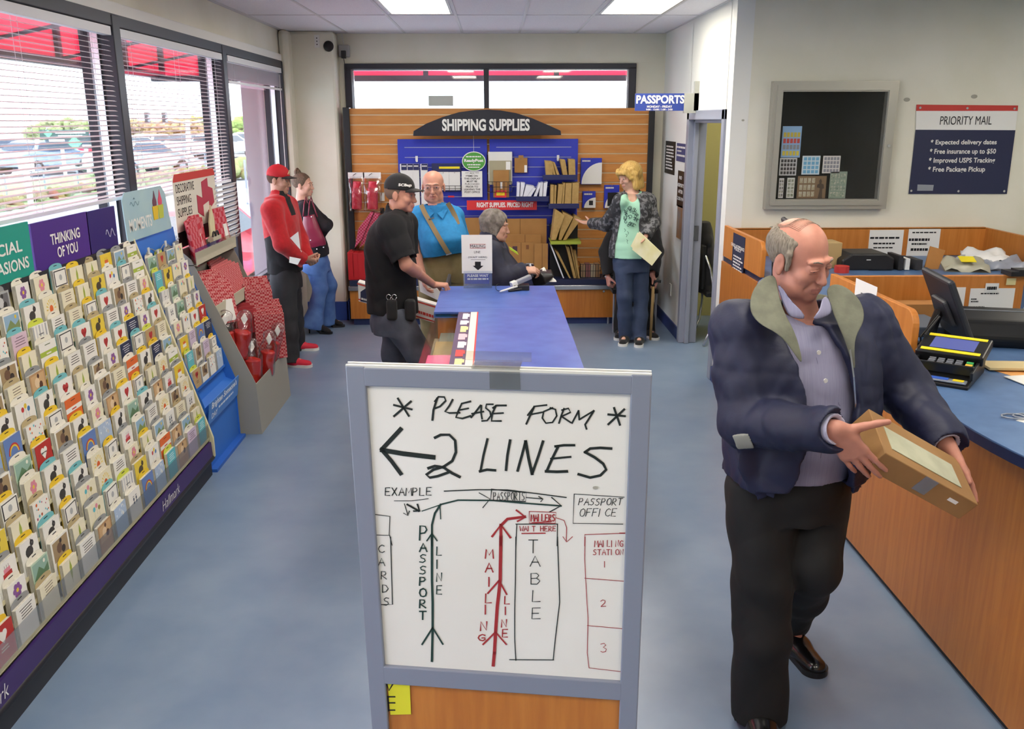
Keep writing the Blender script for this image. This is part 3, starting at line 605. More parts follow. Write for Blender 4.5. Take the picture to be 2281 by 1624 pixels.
b = MB(); b.box((1.806, 4.64, 1.05), (2.80, 4.67, 1.275)); tag(b.build('privacy_panel', m_wood2, bevel=.003), 'wooden cross divider behind the black monitor, two white notices on it', 'divider', 'wooden station dividers')
b = MB(); b.box((1.806, YF - .05, 1.05), (3.80, YF - .02, 1.26)); b.box((1.806, YF - .05, 1.255), (3.80, YF - .015, 1.265)); tag(b.build('privacy_panel', m_wood2), 'long wooden backboard along the cream wall under the stamp case', 'divider', 'wooden station dividers')
b = MB(); b.box((3.80, 4.4, .6), (3.83, YF - .02, 1.26)); tag(b.build('privacy_panel', m_wood2), 'wooden return panel at the far right behind the heap of envelopes', 'divider', 'wooden station dividers')
def notice(name, q, plane, lab, lines, col=None, th=.002, ink=None, cat='notice', parent=None, head=None, curl=0):
    """thin sheet with printed lines; lines=(text, x0,y0,x1,y1) in photo pixels"""
    a = A(q[0], q[3], **plane); c = A(q[2], q[1], **plane); b = MB()
    col = col or m_paper; ink = ink or m_ink
    if 'y' in plane: Y = plane['y']; pts = [(a.x, Y, a.z), (c.x, Y, a.z), (c.x, Y, c.z), (a.x, Y, c.z)]; off = (0, th, 0); base = (a.x, Y, a.z)
    else: X = plane['x']; pts = [(X, a.y, a.z), (X, c.y, a.z), (X, c.y, c.z), (X, a.y, c.z)]; off = (th, 0, 0)
    t = thing(name, lab, cat, pts[0]); b.slab(pts, off); b.build('sheet', col, t)
    if lines:
        b = MB()
        for L in lines: text_px(b, L[0], L[1:5], plane, bold=L[5] if len(L) > 5 else 0, lift=.0015)
        b.build('printed_text', ink, t)
    return t
notice('notice_sheet', (1932, 512, 2014, 572), dict(y=YF - .053), 'white printed sheet on the backboard, left of two, with a black heading bar', [('~', 1938, 527, 2006, 533, .05), ('~', 1945, 540, 1995, 545), ('~', 1945, 550, 1990, 554)])
notice('notice_sheet', (2018, 510, 2096, 572), dict(y=YF - .053), 'white printed sheet on the backboard, right of two, with small pictograms', [('~', 2032, 516, 2085, 520), ('~', 2024, 530, 2070, 538, .05), ('~', 2030, 541, 2064, 546, .05), ('~', 2028, 552, 2066, 560, .05)])
notice('notice_sheet', (2092, 640, 2152, 706), dict(y=4.637), 'white sheet with a grey heading bar taped on the cross divider behind the monitor', [('~', 2100, 658, 2136, 667, .05)])
notice('notice_sheet', (2154, 642, 2262, 706), dict(y=4.637), 'wide white form taped on the cross divider beneath a barcode tag', [('~', 2184, 652, 2224, 656), ('~~~', 2162, 663, 2180, 674), ('~', 2155, 682, 2192, 686), ('~~', 2155, 690, 2232, 696)])
notice('barcode_tag', (2194, 631, 2226, 650), dict(y=4.632), 'small barcode tag stuck above the wide white form', [('~', 2198, 637, 2222, 647, .05)], cat='tag')
notice('sticky_note', (2241, 620, 2264, 635), dict(y=4.632), 'yellow cream sticky note at the right end of the cross divider', [], col=mat('cream_note', '#d9cf9a', .8), cat='note')
notice('notice_sheet', (1899, 640, 1954, 700), dict(x=1.772), 'white notice on the privacy panel behind the man in the navy jacket', [('~', 1918, 650, 1926, 656), ('~', 1945, 660, 1950, 664)])
m_navyp = mat('navy_poster', '#1f2547', .5)
notice('policy_notice', (1627, 530, 1660, 630), dict(x=1.772), 'navy check acceptance policy notice on the first privacy panel', [('CHECK ACCEPTANCE', 1629, 539, 1659, 546, .03), ('POLICY', 1636, 549, 1652, 556, .03)] + [('~~~~~~~~~', 1631, 562, 1656, 618)], col=m_navyp, ink=m_paper)
# card terminal by the near station
m_term = mat('terminal_black', '#09090c', .4); m_yl = mat('yellow_sticker', '#e8d51e', .5); m_lcd = mat('lcd_screen', '#5a64a8', .2)
def terminal(loc, rz, lab, s=1.0):
    t = thing('card_terminal', lab, 'card terminal', loc, rz); M = wm(t) @ Matrix.Scale(s, 4); N = M.to_3x3()
    def bx(b, lo, hi, tilt=0, z0=0): b.box(lo, hi, None, M @ Matrix.Translation((0, 0, z0)) @ Matrix.Rotation(tilt, 4, 'X'))
    b = MB(); b.slab([M @ Vector(p) for p in ((-.1, -.16, 0), (-.1, .13, 0), (-.1, .13, .075), (-.1, .0, .06), (-.1, -.16, .012))], N @ Vector((.2, 0, 0))); b.build('base', m_term, t, bevel=.004)
    a = R(12); b = MB(); bx(b, (-.115, -.02, 0), (.115, .15, .035), a, .06); hd = b.build('screen_housing', m_term, t, bevel=.006)
    b = MB(); bx(b, (-.075, .02, .0355), (.075, .115, .0368), a, .06); b.build('lcd', m_lcd, hd)
    b = MB(); bx(b, (-.1, .122, .0355), (.1, .142, .037), a, .06); b.build('yellow_strip', m_yl, hd)
    b = MB(); bx(b, (-.1, -.008, .0355), (.1, .012, .037), a, .06); b.build('yellow_strip', m_yl, hd)
    b = MB(); bx(b, (-.10, -.10, 0), (.10, -.09, .035), R(8), .05); bx(b, (-.105, -.13, 0), (-.095, -.02, .03), R(8), .045); bx(b, (.095, -.13, 0), (.105, -.02, .03), R(8), .045); b.build('keypad_shield', m_term, t, bevel=.002)
    b = MB()
    for i in range(4):
        for j in range(4): bx(b, (-.06 + i * .03, -.085 + j * .016, .0), (-.038 + i * .03, -.074 + j * .016, .012), R(12), .066)
    k = b.build('keypad', mat('key_grey', '#6b6e76', .5), t)
    for i, c in enumerate(('#c8323c', '#d8b23a', '#3fa05a')): b = MB(); bx(b, (.065, -.085 + .02 * i, 0), (.088, -.071 + .02 * i, .013), R(12), .066); b.build('coloured_key', mat('key_%d' % i, c, .5), t)
    b = MB(); b.box((-.09, -.155, .016), (.09, -.115, .024), None, M); b.build('card_slot', m_grey, t, bevel=.003)
    b = MB(); b.box((-.08, -.15, .0245), (-.045, -.125, .0255), None, M); b.box((.045, -.15, .0245), (.08, -.125, .0255), None, M); b.build('sticker', m_yl, t)
    b = MB(); b.box((-.03, -.152, .0245), (.03, -.12, .0255), None, M); b.build('sticker', mat('blue_sticker', '#3a62c0', .5), t)
    return t
terminal((1.86, 3.52, 1.05), R(-38), 'black card terminal with yellow strips and keypad on the near station', 1.12)
terminal((1.95, 5.75, 1.05), R(-30), 'black card terminal with a yellow strip at the far station, behind the man')
# monitor seen from behind
def monitor(loc, rz, lab, tilt=-20, s=1.0, arm=.17):
    t = thing('monitor', lab, 'monitor', loc, rz); M = wm(t); T = M @ Matrix.Translation((0, 0, arm + .1)) @ Matrix.Rotation(R(tilt), 4, 'X')
    b = MB(); b.box((-.19 * s, -.012, -.15 * s), (.19 * s, .018, .15 * s), None, T); b.build('screen_shell', mat('monitor_grey', '#282b33', .45), t, bevel=.012)
    b = MB(); b.box((-.175 * s, .018, -.135 * s), (.175 * s, .0195, .135 * s), None, T); b.build('screen', mat('screen_off', '#11131a', .15), t)
    b = MB(); b.slab([T @ Vector(p) for p in ((-.12, -.035, -.07), (.12, -.035, -.07), (.09, -.035, .05), (-.09, -.035, .05))], T.to_3x3() @ Vector((0, .03, 0))); b.build('rear_bulge', mat('monitor_grey', '#282b33', .45), t, bevel=.012)
    b = MB(); b.tube([M @ Vector((0, -.03, 0)), M @ Vector((0, -.06, arm * .6)), M @ Vector((0, -.03, arm + .08))], [.03, .024, .02], 10); b.cyl(M @ Vector((0, -.02, 0)), M @ Vector((0, -.02, .014)), .1, 24); b.build('stand', m_black, t)
    b = MB(); b.tube([M @ Vector(p) for p in ((.05, -.04, arm + .06), (.07, -.1, arm - .02), (.05, -.09, .04), (.1, -.05, .01))], .005, 6); b.tube([M @ Vector(p) for p in ((.03, -.04, arm + .06), (.04, -.11, arm - .04), (.02, -.1, .03), (.0, -.12, .01))], .005, 6); b.build('cable', m_black, t)
monitor((2.06, 3.98, 1.05), R(-99), 'black monitor seen from behind, tilted back on the near station', tilt=24, s=1.05, arm=.1)
monitor((1.83, 5.5, 1.05), R(-100), 'dark grey monitor edge showing behind the balding head', tilt=24, arm=.22, s=.8)
pr = thing('receipt_printer', 'black rounded label printer behind the card terminal', 'printer', (2.36, 4.1, 1.05), R(-15)); M = wm(pr)
b = MB(); b.slab([M @ Vector(p) for p in ((-.2, -.13, 0), (-.2, .14, 0), (-.2, .14, .13), (-.2, .03, .16), (-.2, -.1, .12), (-.2, -.14, .05))], M.to_3x3() @ Vector((.42, 0, 0))); b.build('printer_body', m_term, pr, bevel=.018, seg=3)
b = MB(); b.box((-.16, -.02, .145), (.17, .0, .152), None, M @ Matrix.Rotation(R(-6), 4, 'X')); b.build('paper_slot', m_grey, pr); b = MB(); b.cbox((.15, .06, .155), (.03, .02, .01), None, M); b.build('button', m_white, pr)
# things on the near worktop
def sheet(c, w, h, rz, m, lab, name='paper', cat='paper', z=.0015, tilt=0):
    M = Matrix.Translation(Vector(c)) @ Matrix.Rotation(rz, 4, 'Z') @ Matrix.Rotation(tilt, 4, 'X'); b = MB(); b.box((-w / 2, -h / 2, 0), (w / 2, h / 2, z), None, M); return tag(b.build(name, m), lab, cat)
sheet((2.26, 3.55, 1.05), .28, .2, R(20), mat('orange_form', '#e0a05a', .7), 'orange edged form lying on the blue counter at the right edge')
sheet((2.22, 3.42, 1.0535), .26, .18, R(8), m_paper, 'white paper lying over the orange form', z=.003)
sheet((2.24, 3.62, 1.058), .34, .12, R(-5), mat('beige_card', '#cdb98a', .7), 'beige card strip beside the printer on the counter', z=.01)
sheet((1.92, 2.95, 1.05), .16, .11, R(35), m_paper, 'small white slip on the counter edge at the far right')
b = MB(); b.tube([(1.82 + .05 * math.cos(i * .6) + i * .004, 2.98 + .03 * math.sin(i * .6), 1.056) for i in range(30)], .003, 6); tag(b.build('coiled_cord', m_grey, smooth=True), 'grey coiled pen cord lying on the blue counter', 'cord')
pn = thing('pen', 'pen with a blue round cap standing beside the label printer', 'pen', (2.46, 3.86, 1.05)); b = MB(); b.cyl((2.46, 3.86, 1.05), (2.46, 3.86, 1.18), .008); b.cyl((2.46, 3.86, 1.05), (2.46, 3.86, 1.06), .03); b.build('barrel', m_black, pn); b = MB(); b.ell((2.46, 3.86, 1.195), .018); b.build('cap', mat('pen_blue', '#3d5fb0', .4), pn, smooth=True)
b = MB(); b.box((2.0, 4.2, 1.05), (2.22, 4.5, 1.10)); tag(b.build('keyboard_tray', mat('dull_blue_grey', '#59616e', .6), bevel=.006), 'flat grey tray behind the near privacy panel', 'tray')
cb = thing('carton', 'open brown carton with a blank label behind the monitor stand', 'box', (2.2, 4.5, 1.05)); b = MB(); b.box((2.1, 4.5, 1.05), (2.4, 4.62, 1.15)); b.build('box_body', mat('cardboard', '#a8753f', .85, col2='#9b6a36', scale=4), cb)
# far worktop things seen over the cross divider
m_card = mat('cardboard', '#a8753f')
bb = thing('equipment_case', 'black squarish case on the far worktop', 'case', (2.6, 6.35, 1.046)); b = MB(); b.slab([(2.43, 6.2, 1.046), (2.80, 6.2, 1.046), (2.80, 6.2, 1.13), (2.74, 6.2, 1.165), (2.5, 6.2, 1.165), (2.43, 6.2, 1.12)], (0, .28, 0)); b.build('case_shell', m_black, bb, bevel=.012); b = MB(); b.box((2.6, 6.197, 1.12), (2.63, 6.2, 1.126)); b.build('badge', m_white, bb)
b = MB(); b.box((2.36, 6.3, 1.05), (2.46, 6.5, 1.23)); tag(b.build('carton', mat('light_carton', '#b59a6a', .8), bevel=.003), 'upright tan carton beside the black case', 'box')
b = MB(); b.tube([(2.40, 6.12, 1.05), (2.40, 6.12, 1.095)], .05, 20); o = b.build('tape_roll', mat('red_tape', '#c43a34', .4)); tag(o, 'red tape roll in front of the tan carton', 'tape')
b = MB(); b.slab([(3.04, 6.25, 1.047), (3.14, 6.25, 1.047), (3.21, 6.32, 1.17), (3.10, 6.32, 1.20)], (0, .012, 0)); tag(b.build('cardboard_sheet', m_card), 'brown cardboard piece leaning behind the divider', 'cardboard')
rnd = random.Random(4)
for i, (x, y, z, lab) in enumerate(((3.3, 6.2, 1.05, 'beige grey padded envelope with a yellow label on the far worktop'), (3.45, 6.3, 1.05, 'clear plastic bag of forms heaped on the far worktop'), (3.6, 6.25, 1.05, 'grey polythene mailer at the right of the heap'), (3.52, 6.35, 1.09, 'white envelope on top of the heap of mailers'))):
    b = MB(); M = Matrix.Translation((x, y, z + .03)) @ Matrix.Rotation(rnd.uniform(-.4, .4), 4, 'Z') @ Matrix.Rotation(.25, 4, 'X'); n = 8
    vs = [M @ Vector((-.15 + .3 * a / n, -.1 + .2 * c / n, .02 * math.sin(a * 1.3 + i) * math.cos(c + i) + (.03 if 0 < a < n and 0 < c < n else 0))) for a in range(n + 1) for c in range(n + 1)]
    vs2 = [M @ Vector((-.15 + .3 * a / n, -.1 + .2 * c / n, -.012)) for a in range(n + 1) for c in range(n + 1)]
    k = n + 1; fs = [(a * k + c, (a + 1) * k + c, (a + 1) * k + c + 1, a * k + c + 1) for a in range(n) for c in range(n)]
    b.add(vs + vs2, fs + [tuple(q + k * k for q in f[::-1]) for f in fs]); tag(b.build('mailer', mat('mailer_%d' % i, ['#a5a392', '#a9acb4', '#8d93a2', '#dcdcdc'][i], .35), smooth=True), lab, 'envelope', 'heap of mailers on the far worktop')
    if i == 0: o_ = COL.objects[-1]; b = MB(); b.box((-.05, -.07, .055), (.05, .03, .058), None, M); b.build('yellow_label', m_yl, o_)
for i, (x, w, h, c, lab) in enumerate(((2.83, .03, .1, '#222', 'black binder spine beside the black case'), (2.88, .03, .08, '#e0e0dc', 'white block beside the black binders'), (2.95, .05, .07, '#2b2b30', 'small dark box in front of the cardboard piece'))):
    b = MB(); b.box((x, 6.2, 1.05), (x + w, 6.4, 1.05 + h)); tag(b.build('binder', mat('binder%d' % i, '#222226' if c == '#222' else c, .6), bevel=.002), lab, 'binder')
b = MB(); b.box((2.70, 4.60, 1.276), (2.80, 4.70, 1.30)); b.box((2.74, 4.6, 1.3), (2.84, 4.68, 1.31)); tag(b.build('clip', m_black), 'black clip on the right end of the cross divider', 'clip')
# ---- wall case, poster, signs
cs = thing('display_case', 'aluminium framed glass notice case hanging on the cream wall', 'display case', (2.53, YF, 1.88))
x0, x1, z0, z1 = 2.065, 2.995, 1.41, 2.345; d = .07
b = MB()
for lo, hi in (((x0, YF - d, z0), (x0 + .075, YF, z1)), ((x1 - .075, YF - d, z0), (x1, YF, z1)), ((x0 + .075, YF - d, z0), (x1 - .075, YF, z0 + .075)), ((x0 + .075, YF - d, z1 - .075), (x1 - .075, YF, z1))): b.box(lo, hi)
for lo, hi in (((x0 + .03, YF - d - .012, z0 + .03), (x0 + .07, YF - d, z1 - .03)), ((x1 - .07, YF - d - .012, z0 + .03), (x1 - .03, YF - d, z1 - .03)), ((x0 + .07, YF - d - .012, z0 + .03), (x1 - .07, YF - d, z0 + .065)), ((x0 + .07, YF - d - .012, z1 - .065), (x1 - .07, YF - d, z1 - .03))): b.box(lo, hi)
b.build('case_frame', mat('brushed_aluminium', '#b3b1a8', .38, metal=.6), cs)
b = MB(); b.box((x0 + .07, YF - .012, z0 + .07), (x1 - .07, YF - .004, z1 - .07)); b.build('back_board', mat('case_back', '#07070a', .9, spec=.1), cs)
b = MB(); b.box((x0 + .072, YF - .062, z0 + .072), (x1 - .072, YF - .058, z1 - .072)); b.build('case_glass', glass('case_glass', (1, 1, 1), .04, .02), cs)
b = MB(); b.cyl((x1 - .035, YF - d - .02, 1.88), (x1 - .035, YF - d, 1.88), .012, 12); b.build('lock', m_chrome, cs)
ST = [((1739, 281, 1787, 351), '#8db3dc', ['#c9b43a', '#c23c34', '#8a8a92', '#d8c23c'], 5, 4, 'light blue stamp sheet with four coloured rows, topmost in the case'), ((1735, 352, 1776, 391), '#cfcfcf', ['#2c2a2e'] * 4, 5, 4, 'white framed sheet of dark stamps in the case'), ((1785, 347, 1828, 389), '#d5e2ea', ['#6fb2d8'] * 4, 4, 4, 'sheet of sky blue stamps in the case'), ((1831, 347, 1873, 386), '#dedbd6', ['#8f8f98'] * 4, 5, 4, 'white sheet with small grey stamps at the right of the middle row'),
      ((1733, 397, 1747, 441), '#dadada', ['#4a4a52'] * 5, 2, 5, 'narrow white stamp sheet in the lower left corner of the case'), ((1751, 396, 1771, 441), '#d6d8d2', ['#5d6a54'] * 5, 2, 5, 'second narrow stamp sheet with green stamps at the case bottom'), ((1774, 392, 1842, 442), '#7d6448', ['#a89a78'] * 3, 4, 3, 'brown stamp sheet showing a standing figure'), ((1845, 382, 1888, 442), '#8a9b8c', ['#5f7a6a', '#6f8a76'] * 2, 5, 4, 'grey green stamp sheet at the lower right of the group')]
for i, (q, c, cols, nx, ny, lab) in enumerate(ST):
    Y = YF - .022; a = A(q[0], q[3], y=Y); e = A(q[2], q[1], y=Y); t = thing('stamp_sheet', lab, 'stamp sheet', a, group='stamp sheets in the wall case'); b = MB(); b.box((a.x, Y, a.z), (e.x, Y + .003, e.z)); b.build('sheet', mat('sheet_%d' % i, c, .7), t)
    w, h = e.x - a.x, e.z - a.z; zt = h * (.82 if i == 0 else .95); fig = .6 if i == 6 else .95
    for r_ in range(ny):
        b = MB()
        for k in range(nx): cx = a.x + w * .05 + (k + .5) * w * fig * .95 / nx; cz = a.z + h * .04 + (ny - r_ - .5) * zt / ny * .96; b.box((cx - w * fig * .36 / nx, Y - .001, cz - zt * .36 / ny), (cx + w * fig * .36 / nx, Y, cz + zt * .36 / ny))
        b.build('stamp_row', mat('stamp_%d_%d' % (i, r_), cols[r_ % len(cols)], .6, col2='#c0bfae' if i in (4, 5, 6, 7) else None, scale=60), t)
    if i == 6: b = MB(); f = [(.0, 0), (.05, .45), (-.06, .5), (-.05, .62), (.02, .66), (.0, .78), (.05, .88), (.1, .78), (.09, .66), (.17, .62), (.19, .45), (.13, .42), (.15, 0)]; b.slab([(a.x + w * (.74 + u), Y - .002, a.z + h * v) for u, v in f], (0, .001, 0)); b.build('printed_figure', mat('sepia', '#453526', .7), t)
ps = thing('poster', 'navy poster headed priority mail with a red top bar on the wall', 'poster', (3.56, YF, 1.84)); Y = YF - .008
def px_quad(P, Y, th, m, name, parent, lift=0):
    b = MB(); b.slab([A(x, y, y=Y) for x, y in P], (0, th, 0)); return b.build(name, m, parent)
px_quad([(2024, 432), (2243, 432), (2262, 290), (2040, 289)], Y, .003, m_navyp, 'navy_field', ps)
px_quad([(2040, 289), (2262, 290), (2267, 247), (2041, 247)], Y, .003, m_paper, 'white_header', ps); px_quad([(2041, 247), (2267, 248), (2268, 235), (2042, 233)], Y, .003, mat('poster_red', '#c33a33', .6), 'red_bar', ps)
b = MB(); text_px(b, 'PRIORITY MAIL', (2093, 259, 2208, 278), dict(y=Y), bold=.0); b.build('headline', m_ink, ps)
for s, q in (('* Expected delivery dates', (2072, 311, 2219, 325)), ('* Free insurance up to $50', (2070, 331, 2217, 346)), ('* Improved USPS Tracking', (2068, 351, 2215, 366)), ('* Free Package Pickup', (2066, 371, 2193, 386))): b = MB(); text_px(b, s, q, dict(y=Y), bold=.02); b.build('bullet_text', m_paper, ps)
b = MB()
for q in ((2050, 240), (2155, 241), (2260, 242), (2030, 425), (2135, 426), (2237, 426)): c = A(*q, y=Y - .002); b.cyl(c, c + Vector((0, .004, 0)), .009, 8)
b.build('pin', m_chrome, ps); px_quad([(2043, 425), (2078, 425), (2080, 412), (2044, 411)], Y - .002, .001, m_grey, 'logo_patch', ps)
for i, (px, py) in enumerate(((2020, 222), (1655, 268), (1720, 508), (2170, 215))):
    c = A(px, py, y=YF - .001); b = MB(); b.ell(c, (.025, .0012, .015), 10, 6); tag(b.build('wall_smudge', mat('smudge', '#a5a296', .9)), ['grey scuff on the wall left of the poster', 'faint scuff left of the glass case', 'small scuff under the glass case', 'faint scuff above the poster'][i], 'scuff mark')
# passports flag sign
pg = thing('passports_sign', 'blue passports sign projecting from the wall beside the door', 'sign', (XR, 8.1, 2.2)); Y = 8.10
b = MB(); a = A(1414, 247, y=Y); e = A(1527, 208, y=Y); b.box((a.x, Y, a.z), (e.x, Y + .012, e.z)); b.build('sign_board', mat('sign_blue', '#2a4194', .5), pg)
b = MB(); b.box((e.x - .01, Y - .02, a.z - .02), (XR, Y + .03, e.z + .0)); b.box((XR - .04, Y - .02, a.z - .0), (XR, Y + .03, e.z + .1)); b.build('bracket', mat('bracket_grey', '#a9aaa2', .5), pg)
b = MB(); text_px(b, 'PASSPORTS', (1417, 212, 1524, 231), dict(y=Y), bold=.035); text_px(b, 'MONDAY - FRIDAY', (1441, 235, 1497, 240), dict(y=Y), bold=.03); text_px(b, '9:00 - 12:00 / 1:00 - 3:00', (1439, 242, 1498, 246), dict(y=Y), bold=.03); b.build('lettering', m_paper, pg)
notice('hours_notice', (1480, 316, 1505, 384), dict(x=XR - .004), 'tall black notice with small white text between the slatwall and the door', [('~~~~~~~~~', 1483, 321, 1502, 376)], col=m_term, ink=m_paper)
notice('hours_notice', (1506, 321, 1529, 358), dict(x=XR - .004), 'small navy and white hours sign left of the door frame', [('~', 1508, 324, 1527, 330), ('~', 1509, 333, 1518, 338), ('~', 1508, 342, 1526, 348)], col=mat('navy_white', '#3a4274', .6), ink=m_paper)
notice('hours_notice', (1507, 383, 1525, 458), dict(x=XR - .004), 'black no passports after notice left of the door frame', [('NO', 1513, 391, 1519, 399, .03), ('PASSPORTS', 1508, 406, 1524, 414, .03), ('AFTER', 1511, 421, 1521, 429, .03), ('2:30 PM', 1509, 436, 1523, 444, .03)], col=m_term, ink=m_paper)
notice('hours_notice', (1506, 462, 1524, 528), dict(x=XR - .004), 'faded brown and grey picture strip under the black notice', [], col=mat('faded_strip', '#8a807a', .7, col2='#a3703f', scale=6))
b = MB(); c = A(1493, 645, x=XR - .003); b.box((XR - .008, c.y - .04, c.z - .06), (XR, c.y + .04, c.z + .06)); tag(b.build('wall_outlet', m_white, bevel=.002), 'white wall outlet plate low on the side wall', 'outlet')
# ================================================================ shipping supplies wall
SY = 9.55
sw = thing('slatwall', 'tall honey wood slatwall panel covering the back wall', 'slatwall', (.05, SY, 0))
b = MB(); z = .46
while z < 2.19:
    z2 = min(z + .098, 2.195); b.box((-1.47, SY, z + .006), (1.595, SY + .02, z2 - .006)); z += .098
b.build('slats', m_slat, sw)
b = MB(); b.box((-1.47, SY + .012, .46), (1.595, SY + .05, 2.19)); b.build('backing', mat('slat_groove', '#8d6434', .6), sw)
b = MB(); z = .46
while z < 2.19: b.box((-1.47, SY + .004, z - .0055), (1.595, SY + .014, z + .0045)); z += .098
b.build('groove_insert', mat('groove_metal', '#d9c7a6', .3, metal=.4), sw)
for x0, x1 in ((-1.535, -1.47), (1.595, 1.655)): b = MB(); b.box((x0, SY - .03, .0), (x1, SY + .1, 2.20)); b.build('side_post', m_black, sw, bevel=.004)
bc = thing('base_cabinet', 'low honey wood cabinet with a navy deck below the slatwall', 'cabinet', (0, 9.35, 0))
b = MB(); b.box((-1.50, 9.19, .075), (1.36, SY, .40)); b.build('cabinet_body', m_wood, bc); b = MB(); b.box((-1.48, 9.24, 0), (1.34, SY, .08)); b.build('kick_board', m_base, bc)
b = MB(); b.box((-1.51, 9.17, .40), (1.37, SY, .42)); b.box((-1.51, 9.165, .375), (1.37, 9.19, .42)); b.build('metal_edge', m_chrome, bc, bevel=.003); b = MB(); b.box((-1.5, 9.2, .42), (1.36, SY, .475)); b.build('deck', mat('navy_deck', '#1d2547', .45), bc)
b = MB(); c = A(1345, 649, y=9.185); b.cyl(c, c + Vector((0, .01, 0)), .012, 12); b.build('lock', m_chrome, bc)
# headed blue panels
m_blue = mat('royal_blue_panel', '#2534b0', .5); m_bluel = mat('slot_silver', '#aab0c8', .3, metal=.5); m_navy = mat('navy_shelf', '#1b2356', .5)
BY = 9.50
bp = thing('blue_panel', 'pair of royal blue slotted panels mounted on the slatwall', 'display panel', (0, BY, 1.5))
for x0, x1 in ((-.988, -.07), (-.045, .868)):
    b = MB(); b.box((x0, BY, .50), (x1, BY + .035, 1.885)); b.build('panel', m_blue, bp, bevel=.003)
    b = MB(); z = 1.80
    while z > .9: b.box((x0 + .07, BY - .003, z), (x1 - .07, BY, z + .006)); z -= .1
    b.build('slot', m_bluel, bp)
# arched header
hd = thing('arched_header', 'black arched header sign reading shipping supplies', 'sign', (-.07, BY - .1, 1.93)); Y = BY - .16
arc = [(920, 303), (921, 292), (950, 275), (985, 261), (1022, 250), (1060, 245), (1087, 244), (1115, 246), (1150, 252), (1185, 263), (1220, 278), (1249, 291), (1250, 301)]
P = [A(x, y, y=Y) for x, y in arc]; b = MB(); n = len(P)
b.slab(P[::-1], (0, .02, 0)); b.build('curved_face', mat('header_navy', '#191c2b', .3), hd, bevel=.004)
b = MB(); b.box((-.6, Y + .02, 1.95), (.5, SY, 2.0)); b.build('bracket', m_black, hd)
b = MB(); text_px(b, 'SHIPPING SUPPLIES', (985, 265, 1180, 292), dict(y=Y), bold=.035); b.build('lettering', m_paper, hd)
nb = notice('banner', (1040, 446, 1196, 468), dict(y=9.36), 'red banner reading right supplies priced right', [('RIGHT SUPPLIES. PRICED RIGHT', 1062, 451, 1188, 462, .03)], col=mat('banner_red', '#cf2f33', .5), ink=m_paper, cat='banner')
gt = thing('hanging_tag', 'round green hanging tag with white lettering on the left blue panel', 'tag', A(1055, 360, y=9.42)); c = A(1055.5, 359.5, y=9.42); b = MB()
el = lambda rx, rz, y: [(c.x + rx * math.cos(2 * PI * i / 32), y, c.z + rz * math.sin(2 * PI * i / 32)) for i in range(32)]
b.slab(el(.122, .098, 9.421), (0, .004, 0)); b.build('tag_rim', m_paper, gt); b = MB(); b.slab(el(.114, .09, 9.419), (0, .002, 0)); b.build('tag_face', mat('tag_green', '#4c9a3c', .5), gt)
b = MB(); text_px(b, 'ReadyPost', (1034, 354, 1077, 363), dict(y=9.418), bold=.04); text_px(b, '~', (1038, 347, 1072, 351), dict(y=9.418)); text_px(b, '~', (1041, 365, 1070, 369), dict(y=9.418), bold=.02); text_px(b, '~', (1043, 371, 1068, 374), dict(y=9.418)); b.build('lettering', m_paper, gt)
b = MB(); b.cyl((c.x, 9.43, c.z + .09), (c.x, 9.43, 1.93), .0015, 5); b.build('string', m_white, gt)
notice('display_notice', (1029, 381, 1074, 439), dict(y=9.44), 'white notice about paying before leaving the post office', [('*** ALL ***', 1036, 384, 1067, 387.5), ('ITEMS ON', 1038, 390, 1064, 394, .02), ('THIS DISPLAY', 1034, 396, 1070, 400, .02), ('MUST BE', 1040, 402, 1063, 406, .02), ('PURCHASED', 1036, 408, 1068, 412), ('PRIOR TO', 1038, 414, 1065, 418, .02), ('LEAVING THE', 1034, 420, 1070, 424, .02), ('POST OFFICE', 1035, 426, 1069, 430, .02)])
# shelves on the blue panel
def shelf(q, y0, lab, m=None, name='wire_shelf', lip=.02):
    a = A(q[0], q[1], y=y0); e = A(q[2], q[1], y=y0); t = thing(name, lab, 'shelf', ((a.x + e.x) / 2, BY, a.z), group='shelves on the blue panels')
    b = MB(); b.box((a.x, y0, a.z - .012), (e.x, BY - .004, a.z)); b.build('shelf_plate', m or m_navy, t); b = MB(); b.box((a.x, y0 - .006, a.z - .03), (e.x, y0, a.z + lip)); b.build('shelf_lip', m or m_navy, t); return a.z
def wire_basket(x0, x1, y0, y1, z0, z1, lab, m=None, n=6):
    t = thing('wire_basket', lab, 'basket', ((x0 + x1) / 2, y1, z0), group='wire baskets on the display'); b = MB(); r_ = .0028
    for z in (z0, (z0 + z1) / 2, z1): b.tube([(x0, y1, z), (x0, y0, z), (x1, y0, z), (x1, y1, z)], r_, 5)
    for i in range(n + 1): x = x0 + (x1 - x0) * i / n; b.tube([(x, y1, z0), (x, y0, z0), (x, y0, z1)], r_, 5)
    b.build('wires', m or m_black, t); return t
m_env = mat('kraft_paper', '#b3945c', .8, col2='#a78850', scale=30); m_envw = mat('white_envelope', '#d9dbe6', .7); m_boxw = mat('white_carton', '#dddddb', .7); m_kb = mat('kraft_board', '#a67a45', .85, col2='#9c713e', scale=6)
z1 = shelf((1210, 394, 1286, 394), 9.28, 'navy shelf at the upper right holding small padded envelopes'); z2 = shelf((1150, 442, 1222, 442), 9.26, 'navy shelf holding white envelopes beside the red banner'); z3 = shelf((1222, 458, 1290, 458), 9.24, 'navy shelf holding the row of kraft envelopes')
